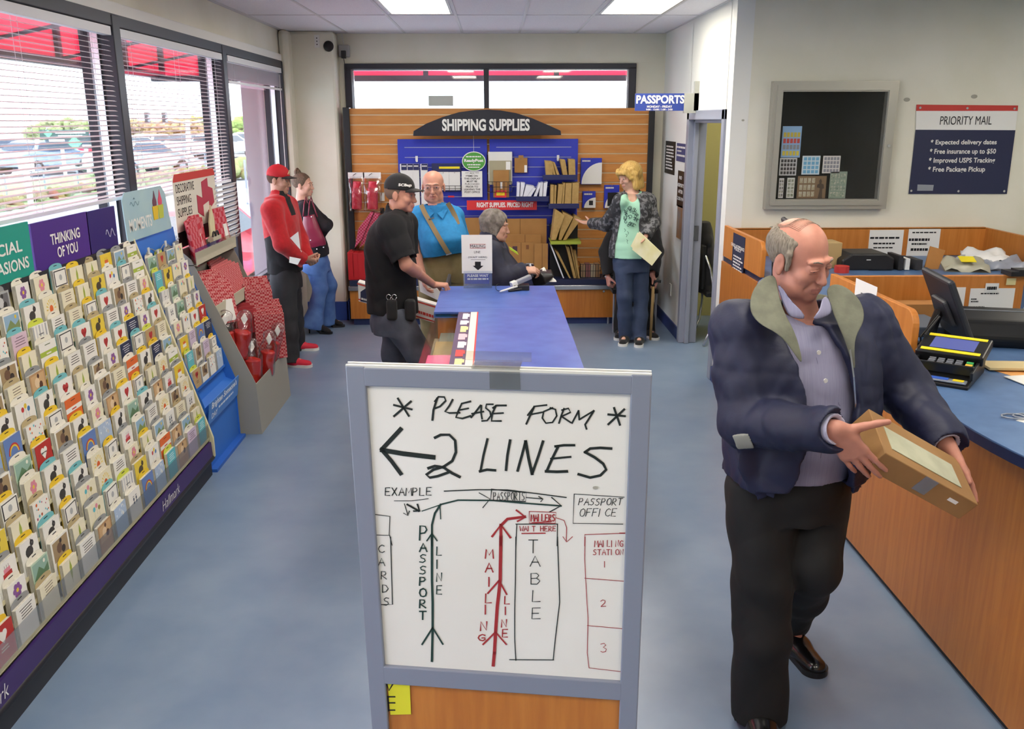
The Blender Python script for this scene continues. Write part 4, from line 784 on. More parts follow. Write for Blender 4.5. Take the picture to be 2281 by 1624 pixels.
def leaning(x, y, z, w, h, th, tilt, m, name, lab, cat, grp, yaw=0, slant=0):
    """thin pack standing on its edge: th across, w deep, tilt sideways"""
    t = Matrix.Translation((x, y, z)) @ Matrix.Rotation(yaw, 4, 'Z') @ Matrix.Rotation(tilt, 4, 'Y'); b = MB(); b.box((0, 0, 0), (th, w, h), None, t)
    o = b.build(name, m, bevel=.003); return tag(o, lab, cat, grp)
ordn = ['first', 'second', 'third', 'fourth', 'fifth', 'sixth', 'seventh', 'eighth', 'ninth', 'tenth', 'eleventh', 'twelfth', 'thirteenth', 'fourteenth', 'fifteenth', 'sixteenth']
def px_pack(P, y, dep, m, name, lab, cat, grp):
    """standing pack whose front edge is the photo outline P on the plane y, going back dep"""
    pts = [A(px, py, y=y) for px, py in P]; b = MB(); b.slab(pts, (0, dep, .0)); o = b.build(name, m, bevel=.0025); return tag(o, lab, cat, grp)
for i, P in enumerate(([(1217, 393), (1232, 393), (1229, 359), (1214, 358)], [(1233, 391), (1239, 393), (1231, 361), (1226, 359)], [(1241, 393), (1248, 393), (1236, 362), (1231, 360)], [(1254, 391), (1265, 393), (1259, 356), (1247, 354)], [(1267, 393), (1282, 393), (1281, 355), (1266, 354)])):
    px_pack(P, 9.29 + .005 * i, .15, m_env, 'padded_envelope', 'small kraft padded envelope, %s from the left on the upper shelf' % ordn[i], 'envelope', 'small padded envelopes on the upper shelf')
for i, P in enumerate(([(1226, 459), (1233, 459), (1234, 412), (1227, 412)], [(1234, 459), (1238, 459), (1240, 413), (1235, 413)], [(1240, 459), (1250, 459), (1255, 411), (1244, 411)], [(1251, 459), (1256, 459), (1259, 407), (1255, 408)], [(1257, 459), (1272, 459), (1274, 408), (1260, 408)], [(1273, 459), (1288, 459), (1290, 407), (1275, 408)])):
    px_pack(P, 9.25 + .004 * i, .2, m_env, 'padded_envelope', 'tall kraft envelope, %s from the left on the middle shelf' % ordn[i], 'envelope', 'kraft envelopes on the middle shelf')
for i, P in enumerate(([(1151, 442), (1157, 442), (1158, 407), (1152, 407)], [(1158, 442), (1163, 442), (1170, 408), (1160, 407)], [(1164, 442), (1171, 442), (1190, 415), (1172, 412)], [(1172, 442), (1180, 442), (1194, 420), (1186, 416)], [(1187, 442), (1194, 442), (1206, 409), (1201, 407)], [(1201, 442), (1208, 442), (1210, 406), (1203, 408)], [(1209, 442), (1216, 442), (1220, 405), (1211, 408)])):
    px_pack(P, 9.27 + .004 * i, .17, m_envw, 'white_envelope', 'white envelope, %s from the left on the small navy shelf' % ordn[i], 'envelope', 'white envelopes beside the red banner')
m_lime = mat('lime_edge', '#9aa83a', .5)
z4 = shelf((1226, 538, 1294, 538), 9.16, 'yellow edged shelf holding three big slanting envelopes', m_lime, lip=.0)
for i, P in enumerate(([(1228, 535), (1238, 535), (1258, 480), (1237, 466)], [(1244, 535), (1250, 535), (1277, 484), (1254, 472)], [(1254, 535), (1261, 535), (1295, 488), (1280, 480)])):
    px_pack(P, 9.18 + .02 * i, .26, m_env, 'padded_envelope', 'big kraft envelope slanting right, %s from the left above the yellow edge' % ordn[i], 'envelope', 'big slanting kraft envelopes')
for i, P in enumerate(([(1254, 620), (1257, 620), (1230, 549), (1226, 547)], [(1268, 620), (1272, 620), (1244, 562), (1235, 556)], [(1278, 620), (1284, 620), (1268, 551), (1261, 549)], [(1285, 620), (1287, 620), (1274, 549), (1270, 549)], [(1288, 620), (1292, 620), (1283, 558), (1276, 558)])):
    px_pack(P, 9.22 + .012 * i, .26, m_env if i != 0 else m_envw, 'padded_envelope', '%s envelope leaning left, %s from the left on the navy deck' % ('white' if i == 0 else 'kraft', ordn[i]), 'envelope', 'envelopes leaning on the navy deck')
b = MB(); b.box((.58, 9.4, .475), (.87, 9.5, 1.02)); tag(b.build('dark_rack', m_black), 'dark rack behind the leaning envelopes', 'rack')
# wall-hung boxes and pads on the blue panel
def hung(q, y, th, m, name, lab, cat='package', grp=None, parts=(), flap=0, hook=True):
    a = A(q[0], q[3], y=y); e = A(q[2], q[1], y=y); t = thing(name, lab, cat, a, group=grp); b = MB()
    b.box((a.x, y, a.z), (e.x, y + th, e.z)); b.build('pack', m, t, bevel=.004)
    for nm, qq, mm in parts:
        p = A(qq[0], qq[3], y=y - .0015); p2 = A(qq[2], qq[1], y=y - .0015); b = MB(); b.box((p.x, y - .0015, p.z), (p2.x, y, p2.z)); b.build(nm, mm, t)
    if hook: b = MB(); x = (a.x + e.x) / 2; b.cyl((x, y - .02, e.z - .01), (x, BY if y < BY else SY, e.z + .01), .003, 6); b.build('peg_hook', m_chrome, t)
    return t
def sign_arc(t, q, y, m):
    """white quarter-round field of the branded packs"""
    a = A(q[0], q[3], y=y); e = A(q[2], q[1], y=y); w, h = e.x - a.x, e.z - a.z; b = MB()
    b.slab([(e.x, y - .002, a.z), (a.x, y - .002, a.z)] + [(a.x + w * math.sin(PI / 2 * i / 10) ** 1.0, y - .002, a.z + h * (1 - math.cos(PI / 2 * i / 10)) ) for i in range(0, 0)] + [(e.x - w * math.cos(PI / 2 * i / 10), y - .002, a.z + h * math.sin(PI / 2 * i / 10)) for i in range(1, 11)], (0, .0015, 0)); b.build('white_field', m_paper, t)
for q, lab, sq in (((1293, 352, 1341, 411), 'large blue and white mailer pack hanging on the slatwall', (1295, 362, 1341, 410)), ((1297, 426, 1327, 463), 'small blue and white tape pack hanging below the large one', (1301, 440, 1327, 463)), ((1345, 412, 1380, 464), 'blue and white pack hanging next to the blonde woman', (1347, 428, 1380, 463))):
    t = hung(q, SY - .05, .03, m_blue, 'mailer_pack', lab, grp='blue and white packs on the slatwall'); sign_arc(t, sq, SY - .05, m_paper)
    b = MB(); text_px(b, '~', (q[0] + 4, q[1] + 4, q[0] + 22, q[1] + 9), dict(y=SY - .052)); b.build('lettering', m_paper, t)
    if 'next to' in lab or 'tape' in lab: b = MB(); qq = (1353, 429, 1378, 459) if 'next' in lab else (1312, 447, 1321, 457); p = A(qq[0], qq[3], y=SY - .056); p2 = A(qq[2], qq[1], y=SY - .056); b.box((p.x, SY - .056, p.z), (p2.x, SY - .05, p2.z)); b.build('dark_content', m_black, t)
t = hung((1088, 338, 1141, 410), 9.45, .03, m_boxw, 'folded_carton', 'tall white folded carton in the wire holder', hook=False); 
t = hung((1090, 358, 1139, 412), 9.42, .02, mat('grey_kraft', '#a39c82', .8), 'folded_carton', 'grey kraft folded carton in front of the white one', parts=(('label', (1127, 360, 1137, 378), m_paper),), hook=False)
t = hung((1099, 379, 1134, 440), 9.39, .02, m_kb, 'folded_carton', 'brown folded carton in the wire holder', parts=(('label', (1114, 405, 1119, 420), m_paper),), hook=False)
notice('price_card', (1103, 424, 1128, 440), dict(y=9.375), 'small red card at the foot of the wire holder', [('~~', 1106, 427, 1126, 437)], col=mat('banner_red', '#cf2f33'), ink=m_yl, cat='card')
a = A(1088, 428, y=9.36); e = A(1140, 405, y=9.36); wire_basket(a.x, e.x, 9.36, 9.5, a.z, e.z, 'black wire holder in front of the folded cartons')
t = hung((1146, 352, 1175, 385), 9.46, .01, m_kb, 'carton_clipboard', 'small brown carton with a tab hanging beside the tall cartons', parts=(('label', (1168, 368, 1174, 384), m_paper), ('hang_tab', (1155, 346, 1166, 353), m_kb)))
for i, x in enumerate((894, 908, 921, 939)):
    w = 12 if i < 3 else 13; t = hung((x, 365, x + w, 470), 9.43, .05, m_boxw, 'mailing_tube', 'white mailing tube with a navy top, %s of four standing left on the blue panel' % ordn[i], cat='tube', grp='white mailing tubes', parts=(('navy_end', (x, 365, x + w, 379), m_navy),), hook=False)
    b = MB(); text_px(b, '~', (x + 1, 368, x + w - 1, 372), dict(y=9.427)); b.build('lettering', m_paper, t)
b = MB(); a = A(893, 472, y=9.42); e = A(954, 470, y=9.42); b.box((a.x, 9.4, a.z - .02), (e.x, BY, a.z)); tag(b.build('tube_shelf', m_navy), 'navy shelf under the white mailing tubes', 'shelf')
for i, x in enumerate((976, 1001)):
    hung((x, 383, x + 24, 424), 9.44, .012, m_boxw, 'white_bag', 'white hanging mailer, %s of two on black stands' % ordn[i], grp='white hanging mailers', hook=True)
a = A(975, 426, y=9.38); e = A(1027, 414, y=9.38); wire_basket(a.x, e.x, 9.38, 9.5, a.z, e.z, 'black wire stand under the two white mailers', n=4)
hung((962, 364, 1028, 384), 9.46, .03, m_navy, 'price_rail', 'navy rail with a yellow price strip on the left panel', cat='rail', parts=(('yellow_strip', (978, 371, 1024, 376), m_yl),), hook=False)
hung((998, 436, 1012, 440), 9.42, .004, mat('banner_red', '#cf2f33'), 'red_strip', 'tiny red price strip under the white mailers', cat='card', hook=False)
for i, (px, py) in enumerate(((928, 352), (1243, 350))):
    c = A(px, py, y=9.47); b = MB(); b.box((c.x - .012, 9.465, c.z - .03), (c.x + .012, 9.47, c.z + .02)); b.box((c.x - .008, 9.47, c.z - .04), (c.x + .008, 9.5, c.z - .03)); tag(b.build('shelf_clip', m_white), ['white clip above the mailing tubes', 'white clip above the small padded envelopes'][i], 'clip')
for i, (x0, y0, x1, y1, yy, lab) in enumerate(((1025, 485, 1105, 600, 9.44, 'tall brown flat carton at the left of the stack behind the seated woman'), (1085, 487, 1218, 580, 9.40, 'wide brown flat carton at the back right of the stack'), (1125, 522, 1205, 600, 9.36, 'brown flat carton in the middle of the stack'), (1118, 540, 1195, 615, 9.31, 'brown flat carton printed with a small emblem'), (1190, 543, 1221, 618, 9.27, 'narrow brown flat carton at the front right of the stack'))):
    a = A(x0, y1, y=yy); e = A(x1, y0, y=yy); t = thing('flat_carton', lab, 'box', (a.x, yy, .475), group='flat cartons on the deck'); b = MB(); b.box((a.x, yy, .476), (e.x, yy + .02, e.z)); b.build('board', m_kb, t, bevel=.002)
    b = MB(); xm = a.x + (e.x - a.x) * .55; b.box((xm, yy - .001, .48), (xm + .006, yy, e.z - .002)); b.build('fold_line', mat('fold_brown', '#6f4d28', .9), t)
    if i == 3: p = A(1147, 555, y=yy - .002); b = MB(); b.box((p.x - .025, yy - .002, p.z - .03), (p.x + .025, yy, p.z + .03)); b.build('emblem', mat('emblem_brown', '#4b3440', .8), t); p = A(1175, 550, y=yy - .002); b = MB(); b.box((p.x - .015, yy - .002, p.z - .025), (p.x + .015, yy, p.z + .02)); b.build('emblem', mat('emblem_b2', '#7b5230', .8), t)
a = A(1292, 622, y=9.32); e = A(1338, 588, y=9.32); bk = wire_basket(a.x, e.x, 9.30, 9.52, .476, e.z, 'black wire basket of small packs at the slatwall foot', n=8)
for i in range(4): x = a.x + .01 + i * (e.x - a.x - .02) / 4; b = MB(); b.box((x, 9.32, .48), (x + .05, 9.48, .60 + .01 * (i % 2))); tag(b.build('small_pack', mat('spack%d' % i, ['#a58a6a', '#8a5a5a', '#b0a48c', '#9a7a5a'][i], .7)), 'small pack in the wire basket, %s from the left' % ordn[i], 'package', 'packs in the wire basket')
# red bubble wrap and mailers, left
m_redw = mat('red_wrap', '#c21f3a', .3, col2='#d23a4c', scale=40); m_clear = glass('clear_wrap', (.96, .96, .97), .12, .12)
for i, (x0, x1) in enumerate(((779, 811), (812, 848))):
    y = 9.40; a = A(x0, 470, y=y); e = A(x1, 384, y=y); t = thing('wrap_pack', 'clear bag with a red roll of bubble wrap, %s of two on the slatwall' % ordn[i], 'package', a, group='red bubble wrap packs'); w = e.x - a.x
    s = SDF((a.x, y - .06, a.z), (e.x, y + .07, e.z), .006); s.loft([((a.x + w * .45, y, a.z + .02), w * .30, .045), ((a.x + w * .5, y, (a.z + e.z) / 2), w * .30, .045), ((a.x + w * .55, y, e.z - .09), w * .24, .04)], (1, 0, 0), p=2.6).wrinkle(.002, 120, i)
    s.build('wrap_roll', m_redw, t)
    s = SDF((a.x - .01, y - .07, a.z - .02), (e.x + .01, y + .08, e.z), .008); s.loft([((a.x + w * .48, y, a.z + .0), w * .47, .05), ((a.x + w * .5, y, (a.z + e.z) / 2), w * .5, .055), ((a.x + w * .5, y + .01, e.z - .04), w * .5, .012)], (1, 0, 0), p=2.8).wrinkle(.003, 70, i); s.build('clear_bag', m_clear, t)
    b = MB(); b.box((a.x, y + .0, e.z - .06), (e.x, y + .008, e.z)); b.build('header_card', m_paper, t); b = MB(); b.tube([((a.x + e.x) / 2 - .03, y - .01, e.z - .03), ((a.x + e.x) / 2, y - .03, e.z - .01), ((a.x + e.x) / 2, SY, e.z - .01)], .003, 5); b.build('peg_hook', m_black, t)
for i, P in enumerate(([(790, 553), (805, 535), (832, 474), (826, 472), (798, 510)], [(800, 553), (815, 540), (845, 478), (834, 474), (806, 535)], [(812, 553), (828, 545), (855, 500), (847, 482), (816, 540)])):
    px_pack(P, 9.33 + .03 * i, .12, mat('red_check_mailer', '#b3264a', .45, col2='#cf6f8c', kind='checker', scale=60, ramp=(.4, .6)), 'patterned_mailer', 'red patterned mailer leaning right, %s of three on the clear tray' % ordn[i], 'envelope', 'red patterned mailers by the man in black')
b = MB(); a = A(785, 556, y=9.3); e = A(850, 556, y=9.3); b.box((a.x, 9.28, a.z - .008), (e.x, SY, a.z)); tag(b.build('tray', glass('tray_clear', (.9, .9, .92), .1, .1)), 'clear tray holding the red patterned mailers', 'tray')
for i in range(7):
    x0 = 777 + i * 10.5; a = A(x0, 633, y=9.24); e = A(x0 + 10, 562 + (i % 3), y=9.24); b = MB(); b.box((a.x, 9.24, .476), (e.x - .002, 9.46, e.z)); tag(b.build('red_mailer', mat('red_box', '#c42026', .45), bevel=.004), 'red padded mailer standing on the deck, %s from the left' % ordn[i], 'envelope', 'red padded mailers on the deck')
for i, (x0, y0, x1, y1) in enumerate(((846, 430, 856, 448), (847, 463, 856, 476), (843, 480, 852, 500))): hung((x0, y0, x1, y1), SY - .04, .02, [m_white, m_black, m_redw][i], 'small_hanging_pack', ['small white item hanging behind the black cap', 'small dark item hanging below the white one', 'small red item hanging behind the man in black'][i])
c = A(1085, 225, y=9.6); b = MB(); a = A(955, 236, y=9.62); e = A(1009, 213, y=9.62); b.box((a.x, 9.6, a.z), (e.x, 9.68, e.z)); bx_ = tag(b.build('grey_box', mat('pale_grey_box', '#b9bcb6', .6), bevel=.004), 'pale grey box standing on top of the slatwall against the window', 'box')
# alarm speaker and sensor on the column
c = A(732, 103, y=9.495); b = MB(); b.ell((c.x, 9.49, c.z), (.052, .03, .052), 20, 12); tag(b.build('dome_camera', m_term, smooth=True), 'round black dome on the column near the ceiling', 'camera')
cm = A(765, 113, y=9.66); t = thing('siren_box', 'small grey wall box with a black plug beside the column', 'wall box', (cm.x, YB, cm.z)); b = MB(); b.box((cm.x - .055, 9.67, cm.z - .06), (cm.x + .055, YB, cm.z + .06)); b.build('box_cover', mat('box_grey', '#a5a5a5', .5), t, bevel=.012)
b = MB(); b.box((cm.x - .02, 9.62, cm.z - .075), (cm.x + .025, 9.67, cm.z + .0)); b.build('plug', m_black, t, bevel=.004); b = MB(); b.tube([(cm.x, 9.65, cm.z - .07), (cm.x + .005, 9.7, cm.z - .16), (cm.x + .01, 9.71, 2.5)], .004, 6); b.build('cord', m_black, t); b = MB(); b.tube([(cm.x + .0, 9.7, cm.z + .06), (cm.x - .02, 9.71, ZC)], .004, 6); b.build('cable', m_white, t)
c = A(706, 92, y=9.497); t = thing('sensor_plate', 'white plate with three dots on the column', 'sensor', c); b = MB(); b.box((c.x - .025, 9.494, c.z - .06), (c.x + .025, 9.5, c.z + .06)); b.build('plate', m_wallw, t)
for k in (-1, 0, 1): b = MB(); b.cyl((c.x, 9.492, c.z + .03 * k), (c.x, 9.495, c.z + .03 * k), .006, 8); b.build('dot', m_black, t)
# ================================================================ blue writing table in the middle
m_tt = mat('table_blue_laminate', '#3f5cae', .35, col2='#4d6dbc', scale=7, detail=8)
TX0, TX1, TY1, TY0, TZ = -.37, .415, 6.22, 3.45, .95; CX, CY_ = -.10, 5.34
tb = thing('writing_table', 'long blue topped table in the middle of the lobby', 'table', (0, 4.8, 0))
def plate(b, x0, y0, x1, y1): b.box((x0, y0, TZ - .035), (x1, y1, TZ))
b = MB(); plate(b, TX0, 5.475, TX1, TY1); b.build('tabletop', m_tt, tb); b = MB(); b.slab([(CX, TY0, TZ - .035), (TX1, TY0, TZ - .035), (TX1, 5.472, TZ - .035), (TX0, 5.472, TZ - .035), (TX0, CY_, TZ - .035), (CX, CY_, TZ - .035)], (0, 0, .035)); b.build('tabletop', m_tt, tb)
b = MB(); b.box((TX0 + .004, 5.472, TZ - .03), (TX1 - .004, 5.475, TZ - .002)); b.build('joint_strip', m_black, tb)
b = MB(); b.box((-.06, 3.52, .08), (.36, 6.1, TZ - .036)); b.box((TX0 + .02, 5.36, .08), (-.06, 6.1, TZ - .036)); b.build('cabinet_body', m_wood, tb)
b = MB(); b.box((-.04, 3.55, 0), (.34, 6.07, .08)); b.box((TX0 + .05, 5.4, 0), (-.04, 6.07, .08)); b.build('kick_board', m_black, tb)
b = MB(); b.box((TX0, TY0, TZ - .01), (CX, CY_, TZ - .002)); b.build('glass_top', glass('shelf_glass', (.96, .97, .97), .015, .05, .12), tb)
b = MB(); b.box((TX0, TY0, .08), (TX0 + .008, CY_, TZ - .012)); b.build('glass_side', glass('shelf_glass'), tb)
b = MB(); b.box((TX0, TY0, .77), (-.06, CY_, .785)); b.box((TX0, TY0, .06), (-.06, CY_, .09)); b.build('display_shelf', mat('olive_shelf', '#8a8468', .6), tb)
b = MB(); b.box((TX0 + .01, CY_ + .0, TZ - .03), (CX, CY_ + .01, TZ - .012)); b.build('yellow_edge_strip', m_yl, tb)
# price flyer lying under the glass edge
fl = thing('price_flyer', 'purple flyer with white price cards and a red edge on the table', 'flyer', (-.17, 4.6, TZ)); Z = TZ + .001
b = MB(); b.box((-.22, TY0 + .1, TZ - .001), (-.145, CY_ - .01, Z)); b.build('purple_field', mat('flyer_purple', '#4b3560', .5), fl)
b = MB(); b.box((-.145, TY0 + .1, TZ - .001), (-.108, CY_ - .01, Z)); b.build('cream_field', mat('flyer_cream', '#e6dfd2', .6), fl); b = MB(); b.box((-.108, TY0 + .1, TZ - .001), (-.100, CY_ - .01, Z + .001)); b.build('red_edge', mat('banner_red', '#cf2f33'), fl)
rnd = random.Random(2); y = CY_ - .06
for k in range(9): 
    b = MB(); w = rnd.uniform(.1, .15); b.box((-.2 + rnd.uniform(0, .01), y - w, Z), (-.16, y, Z + .0015)); b.box((-.19, y - w * .6, Z), (-.15, y - w * .1, Z + .0012)); b.build('price_card', mat('pc%d' % (k % 4), ['#e9e9ee', '#e9e9ee', '#dcd79a', '#e4b9c6'][k % 4], .6) if k != 5 else mat('banner_red', '#c'), fl); y -= w + .045
m_pink = mat('pink_card', '#e0588c', .4)
for i, (x0, y0, x1, y1, z0, z1, m, lab) in enumerate(((-.35, 3.6, -.2, 4.5, .786, .90, m_pink, 'pink box of merchandise under the glass of the table'), (-.19, 3.6, -.08, 4.3, .786, .88, mat('pale_pink', '#e6b3c0', .5), 'pale pink pack beside the pink box under the glass'), (-.34, 4.6, -.1, 5.0, .786, .85, mat('tan_pack', '#a38d58', .6), 'tan pack on the shelf under the glass top'), (-.33, 5.05, -.1, 5.3, .786, .83, mat('green_grey_pack', '#74796a', .6), 'grey green pack at the far end under the glass top'))):
    b = MB(); b.box((x0, y0, z0), (x1, y1, z1)); tag(b.build('merchandise_box', m, bevel=.004), lab, 'box')
# carton placard hanging off the left side of the table
hb = thing('flat_rate_box', 'white flat rate carton with red stripes held beside the table', 'box', (-.5, 5.9, .6)); Y = 6.30
P = [A(797, 628, y=Y), A(975, 681, y=Y), A(966, 719, y=Y), A(799, 671, y=Y)]; b = MB(); b.slab(P, (0, .1, 0)); b.build('box_face', m_boxw, hb)
for q in (((797, 632), (974, 685)), ((800, 667), (967, 716))):
    b = MB(); b.ribbon([A(*q[0], y=Y), A(*q[1], y=Y)], .01, (0, -1, 0), lift=.002); b.build('red_stripe', mat('poster_red', '#c33a33'), hb)
b = MB(); a_ = A(932, 699, y=Y); e_ = A(966, 710, y=Y); add_text(b, '~', a_, e_ - a_, Vector((0, 0, 1)), (e_ - a_).length, .03, lift=.003, bold=.03); b.build('lettering', mat('poster_red', '#c33a33'), hb)
b = MB(); b.slab([A(x, y_, y=Y - .003) for x, y_ in ((803, 671), (803, 650), (818, 640), (837, 652), (837, 677))], (0, .002, 0)); em = b.build('house_emblem', m_navyp, hb); b = MB(); a_ = A(805, 668, y=Y); add_text(b, '~', a_, Vector((1, 0, -.28)), Vector((0, 0, 1)), .09, .02, lift=.005); b.build('lettering', m_paper, hb)
# mailing line sign in an acrylic holder
ms = thing('mailing_sign', 'white mailing line sign with a black arrow in a holder on the table', 'sign', (-.07, 6.17, TZ)); Y = 6.15
b = MB(); a = A(1029, 609, y=Y); e = A(1096, 523, y=Y); b.box((a.x, Y, a.z), (e.x, Y + .002, e.z)); b.build('sheet', m_paper, ms)
b = MB(); text_px(b, 'MAILING', (1048, 545, 1081, 552), dict(y=Y), bold=.0); text_px(b, 'LINE', (1056, 559, 1070, 564), dict(y=Y)); text_px(b, '(WAIT HERE)', (1043, 571, 1085, 576), dict(y=Y)); b.ribbon([A(1049, 578.5, y=Y - .002), A(1081, 578.5, y=Y - .002)], .002, (0, -1, 0)); b.build('printed_text', m_ink, ms)
b = MB(); q = [A(x, y, y=Y - .002) for x, y in ((1047, 544), (1082, 544), (1082, 553), (1047, 553), (1047, 544))]; b.ribbon(q, .0025, (0, -1, 0)); b.build('red_outline', mat('poster_red', '#c33a33'), ms)
b = MB(); b.slab([A(x, y, y=Y - .002) for x, y in ((1058, 583), (1071, 583), (1071, 592), (1077, 592), (1065, 602), (1053, 592), (1058, 592))], (0, .001, 0)); b.build('arrow', m_ink, ms)
b = MB(); a = A(1036, 627, y=Y - .01); e = A(1096, 609, y=Y - .01); b.box((a.x, Y - .012, TZ + .03), (e.x - .02, Y - .008, e.z)); b.build('blue_strip', mat('strip_blue', '#3b3f9c', .4), ms)
b = MB(); text_px(b, 'PLEASE WAIT', (1041, 611, 1088, 617), dict(y=Y - .013), bold=.03); text_px(b, '~', (1041, 619, 1088, 624), dict(y=Y - .013), bold=.03); b.build('strip_text', m_paper, ms)
b = MB(); b.box((a.x - .01, Y - .02, TZ), (e.x + .0, Y + .05, TZ + .006)); b.box((a.x - .01, Y - .018, TZ), (e.x, Y - .014, TZ + .12)); b.box((a.x - .01, Y + .003, TZ), (e.x, Y + .007, A(1029, 560, y=Y).z)); b.build('acrylic_holder', glass('acrylic', (.93, .95, .97), .12, .05), ms)
# clipboard gadget: calculator/tape and pen on the table
td = thing('tape_dispenser', 'grey and black tape dispenser near the far table edge', 'tape dispenser', (.17, 6.08, TZ)); b = MB()
b.box((.13, 6.03, TZ), (.235, 6.12, TZ + .035)); b.build('base', m_black, td, bevel=.004); b = MB(); M = Matrix.Translation((.17, 6.08, TZ + .05)) @ Matrix.Rotation(R(25), 4, 'Z') @ Matrix.Rotation(R(-18), 4, 'Y'); b.box((-.05, -.02, -.01), (.09, .02, .02), None, M); b.build('arm', m_grey, td, bevel=.005)
b = MB(); b.box((-.065, -.022, -.012), (-.025, .022, .024), None, M); b.build('white_block', m_white, td, bevel=.002)
pn2 = thing('ballpoint_pen', 'white pen lying on a black strap on the table', 'pen', (.08, 6.0, TZ)); b = MB(); q0, q1 = A(1113, 650, z=TZ + .01), A(1152, 638, z=TZ + .03); b.tube([q0, q0 + (q1 - q0) * .08, q1], [.002, .007, .007], 10); b.build('barrel', m_white, pn2, smooth=True); b = MB(); b.tube([q0 + (q1 - q0) * .5 + Vector((0, 0, -.012)), q1 + Vector((.03, 0, -.02))], .009, 8); b.build('strap', m_black, pn2)
b = MB(); b.tube([A(1112 - 8 * math.sin(i / 9 * PI), 640 + 8 * math.cos(i / 9 * PI), z=TZ + .004) for i in range(10)], .002, 5); b.build('cord', m_black, pn2)
# ================================================================ floor stand with the handwritten poster
BC = Vector((.0037, 1.7991, 1.1803)); YW, LN = R(7.874), R(-3.659)
BR = Vector((math.cos(YW), -math.sin(YW), 0)); BH = Vector((math.sin(YW), math.cos(YW), 0)); BU = Vector((0, 0, math.cos(LN))) + BH * math.sin(LN); BN = BR.cross(BU)
if BN.y > 0: BN = -BN
def bp_(u, v, o=0): return BC + BR * u + BU * v + BN * o
def on_board(px, py):
    v = _f + _r2 * ((px - IW / 2) / F) + _d2 * ((py - IH / 2) / F); t = (BC - CAM).dot(BN) / v.dot(BN); q = CAM + v * t - BC; return q.dot(BR), q.dot(BU)
st = thing('poster_stand', 'grey framed floor stand holding a large handwritten poster', 'sign stand', (0, 1.85, 0), YW * -1)
m_sf = mat('stand_grey', '#8b91a0', .4, metal=.25)
zt = (1.575 - BC.z) / BU.z; zb = (.0 - BC.z) / BU.z + .03; hw = .28; fw = .042
b = MB()
for s in (-1, 1): b.obox(bp_(s * (hw + fw / 2 - .004), (zt + zb) / 2, -.012), (fw, zt - zb, .024), BR, BU, BN)
b.build('upright', m_sf, st, bevel=.003)
b = MB(); b.obox(bp_(0, .355 + fw / 2 - .004, -.012), (2 * hw, fw, .024), BR, BU, BN); b.build('top_rail', m_sf, st, bevel=.003)
b = MB(); b.obox(bp_(0, -.355 - .022, -.012), (2 * hw, .05, .024), BR, BU, BN); b.build('middle_rail', m_sf, st, bevel=.003)
b = MB(); b.obox(bp_(0, zb + .1, -.012), (2 * hw, .05, .024), BR, BU, BN); b.build('bottom_rail', m_sf, st, bevel=.003)
for k in (0, 1): b = MB(); b.obox(bp_(0, .355 + fw - .002, -.004 - .016 * k), (2 * (hw + fw) - .01, .006, .005), BR, BU, BN); b.build('white_edge', mat('edge_white', '#d9d9d2', .4), st)
b = MB(); b.obox(bp_(0, (-.40 + zb + .12) / 2, -.016), (2 * hw, -.40 - zb - .12, .012), BR, BU, BN); b.build('lower_wood_panel', m_wood, st)
for s in (-1, 1):
    c = bp_(s * (hw + .02), zb, -.012); b = MB(); b.box((c.x - .03, c.y - .30, 0), (c.x + .03, c.y + .30, .03)); b.build('foot', m_sf, st, bevel=.005)
b = MB(); b.obox(bp_(0, 0, -.022), (2 * hw, .71, .006), BR, BU, BN); b.build('poster_backing', m_white, st)
ps2 = thing('handwritten_poster', 'white handwritten poster asking people to form two lines', 'poster', BC); b = MB()
b.obox(bp_(0, 0, -.010), (.562, .712, .002), BR, BU, BN); b.build('poster_sheet', mat('poster_paper', '#e6e5df', .6, col2='#e0ded6', scale=3), ps2)
INK = {'k': mat('marker_black', '#1c2420', .5), 'r': mat('marker_red', '#a02a2c', .5), 'g': mat('marker_green', '#1f3b33', .5)}
inks = {k: MB() for k in INK}
def line(pts, w, c='k'): inks[c].ribbon([bp_(*on_board(*p), -.0075) for p in pts], w * .00094, BN)
rj = random.Random(5)
def word(t, x0, y0, x1, y1, w=3, c='k', slant=0, adv=None, gap=.22):
    """hand lettering between two baseline-corner pixels: (x0,y0) top left, (x1,y1) bottom right"""
    n = len(t); cw = (x1 - x0) / (n - gap) if n > 1 else (x1 - x0)
    for i, ch in enumerate(t):
        ox = x0 + cw * i; W_ = cw * (1 - gap) / .85 if n > 1 else cw; j = rj.uniform(-.03, .03) * (y1 - y0); ws = W_ * (.5 if ch in 'I1' else 1)
        for s in strokes(ch): line([(ox + x * ws + (z_ * slant) * (y1 - y0), y1 - z_ * (y1 - y0) + j) for x, z_ in s], w, c)
S = lambda s: [tuple(float(v) for v in p.split(',')) for p in s.split()]
Z1 = lambda s: [(740 + x / 3.082, 790 + y / 3.082) for x, y in S(s)]
Z2 = lambda s: [(740 + x / 3.082, 1200 + y / 3.082) for x, y in S(s)]
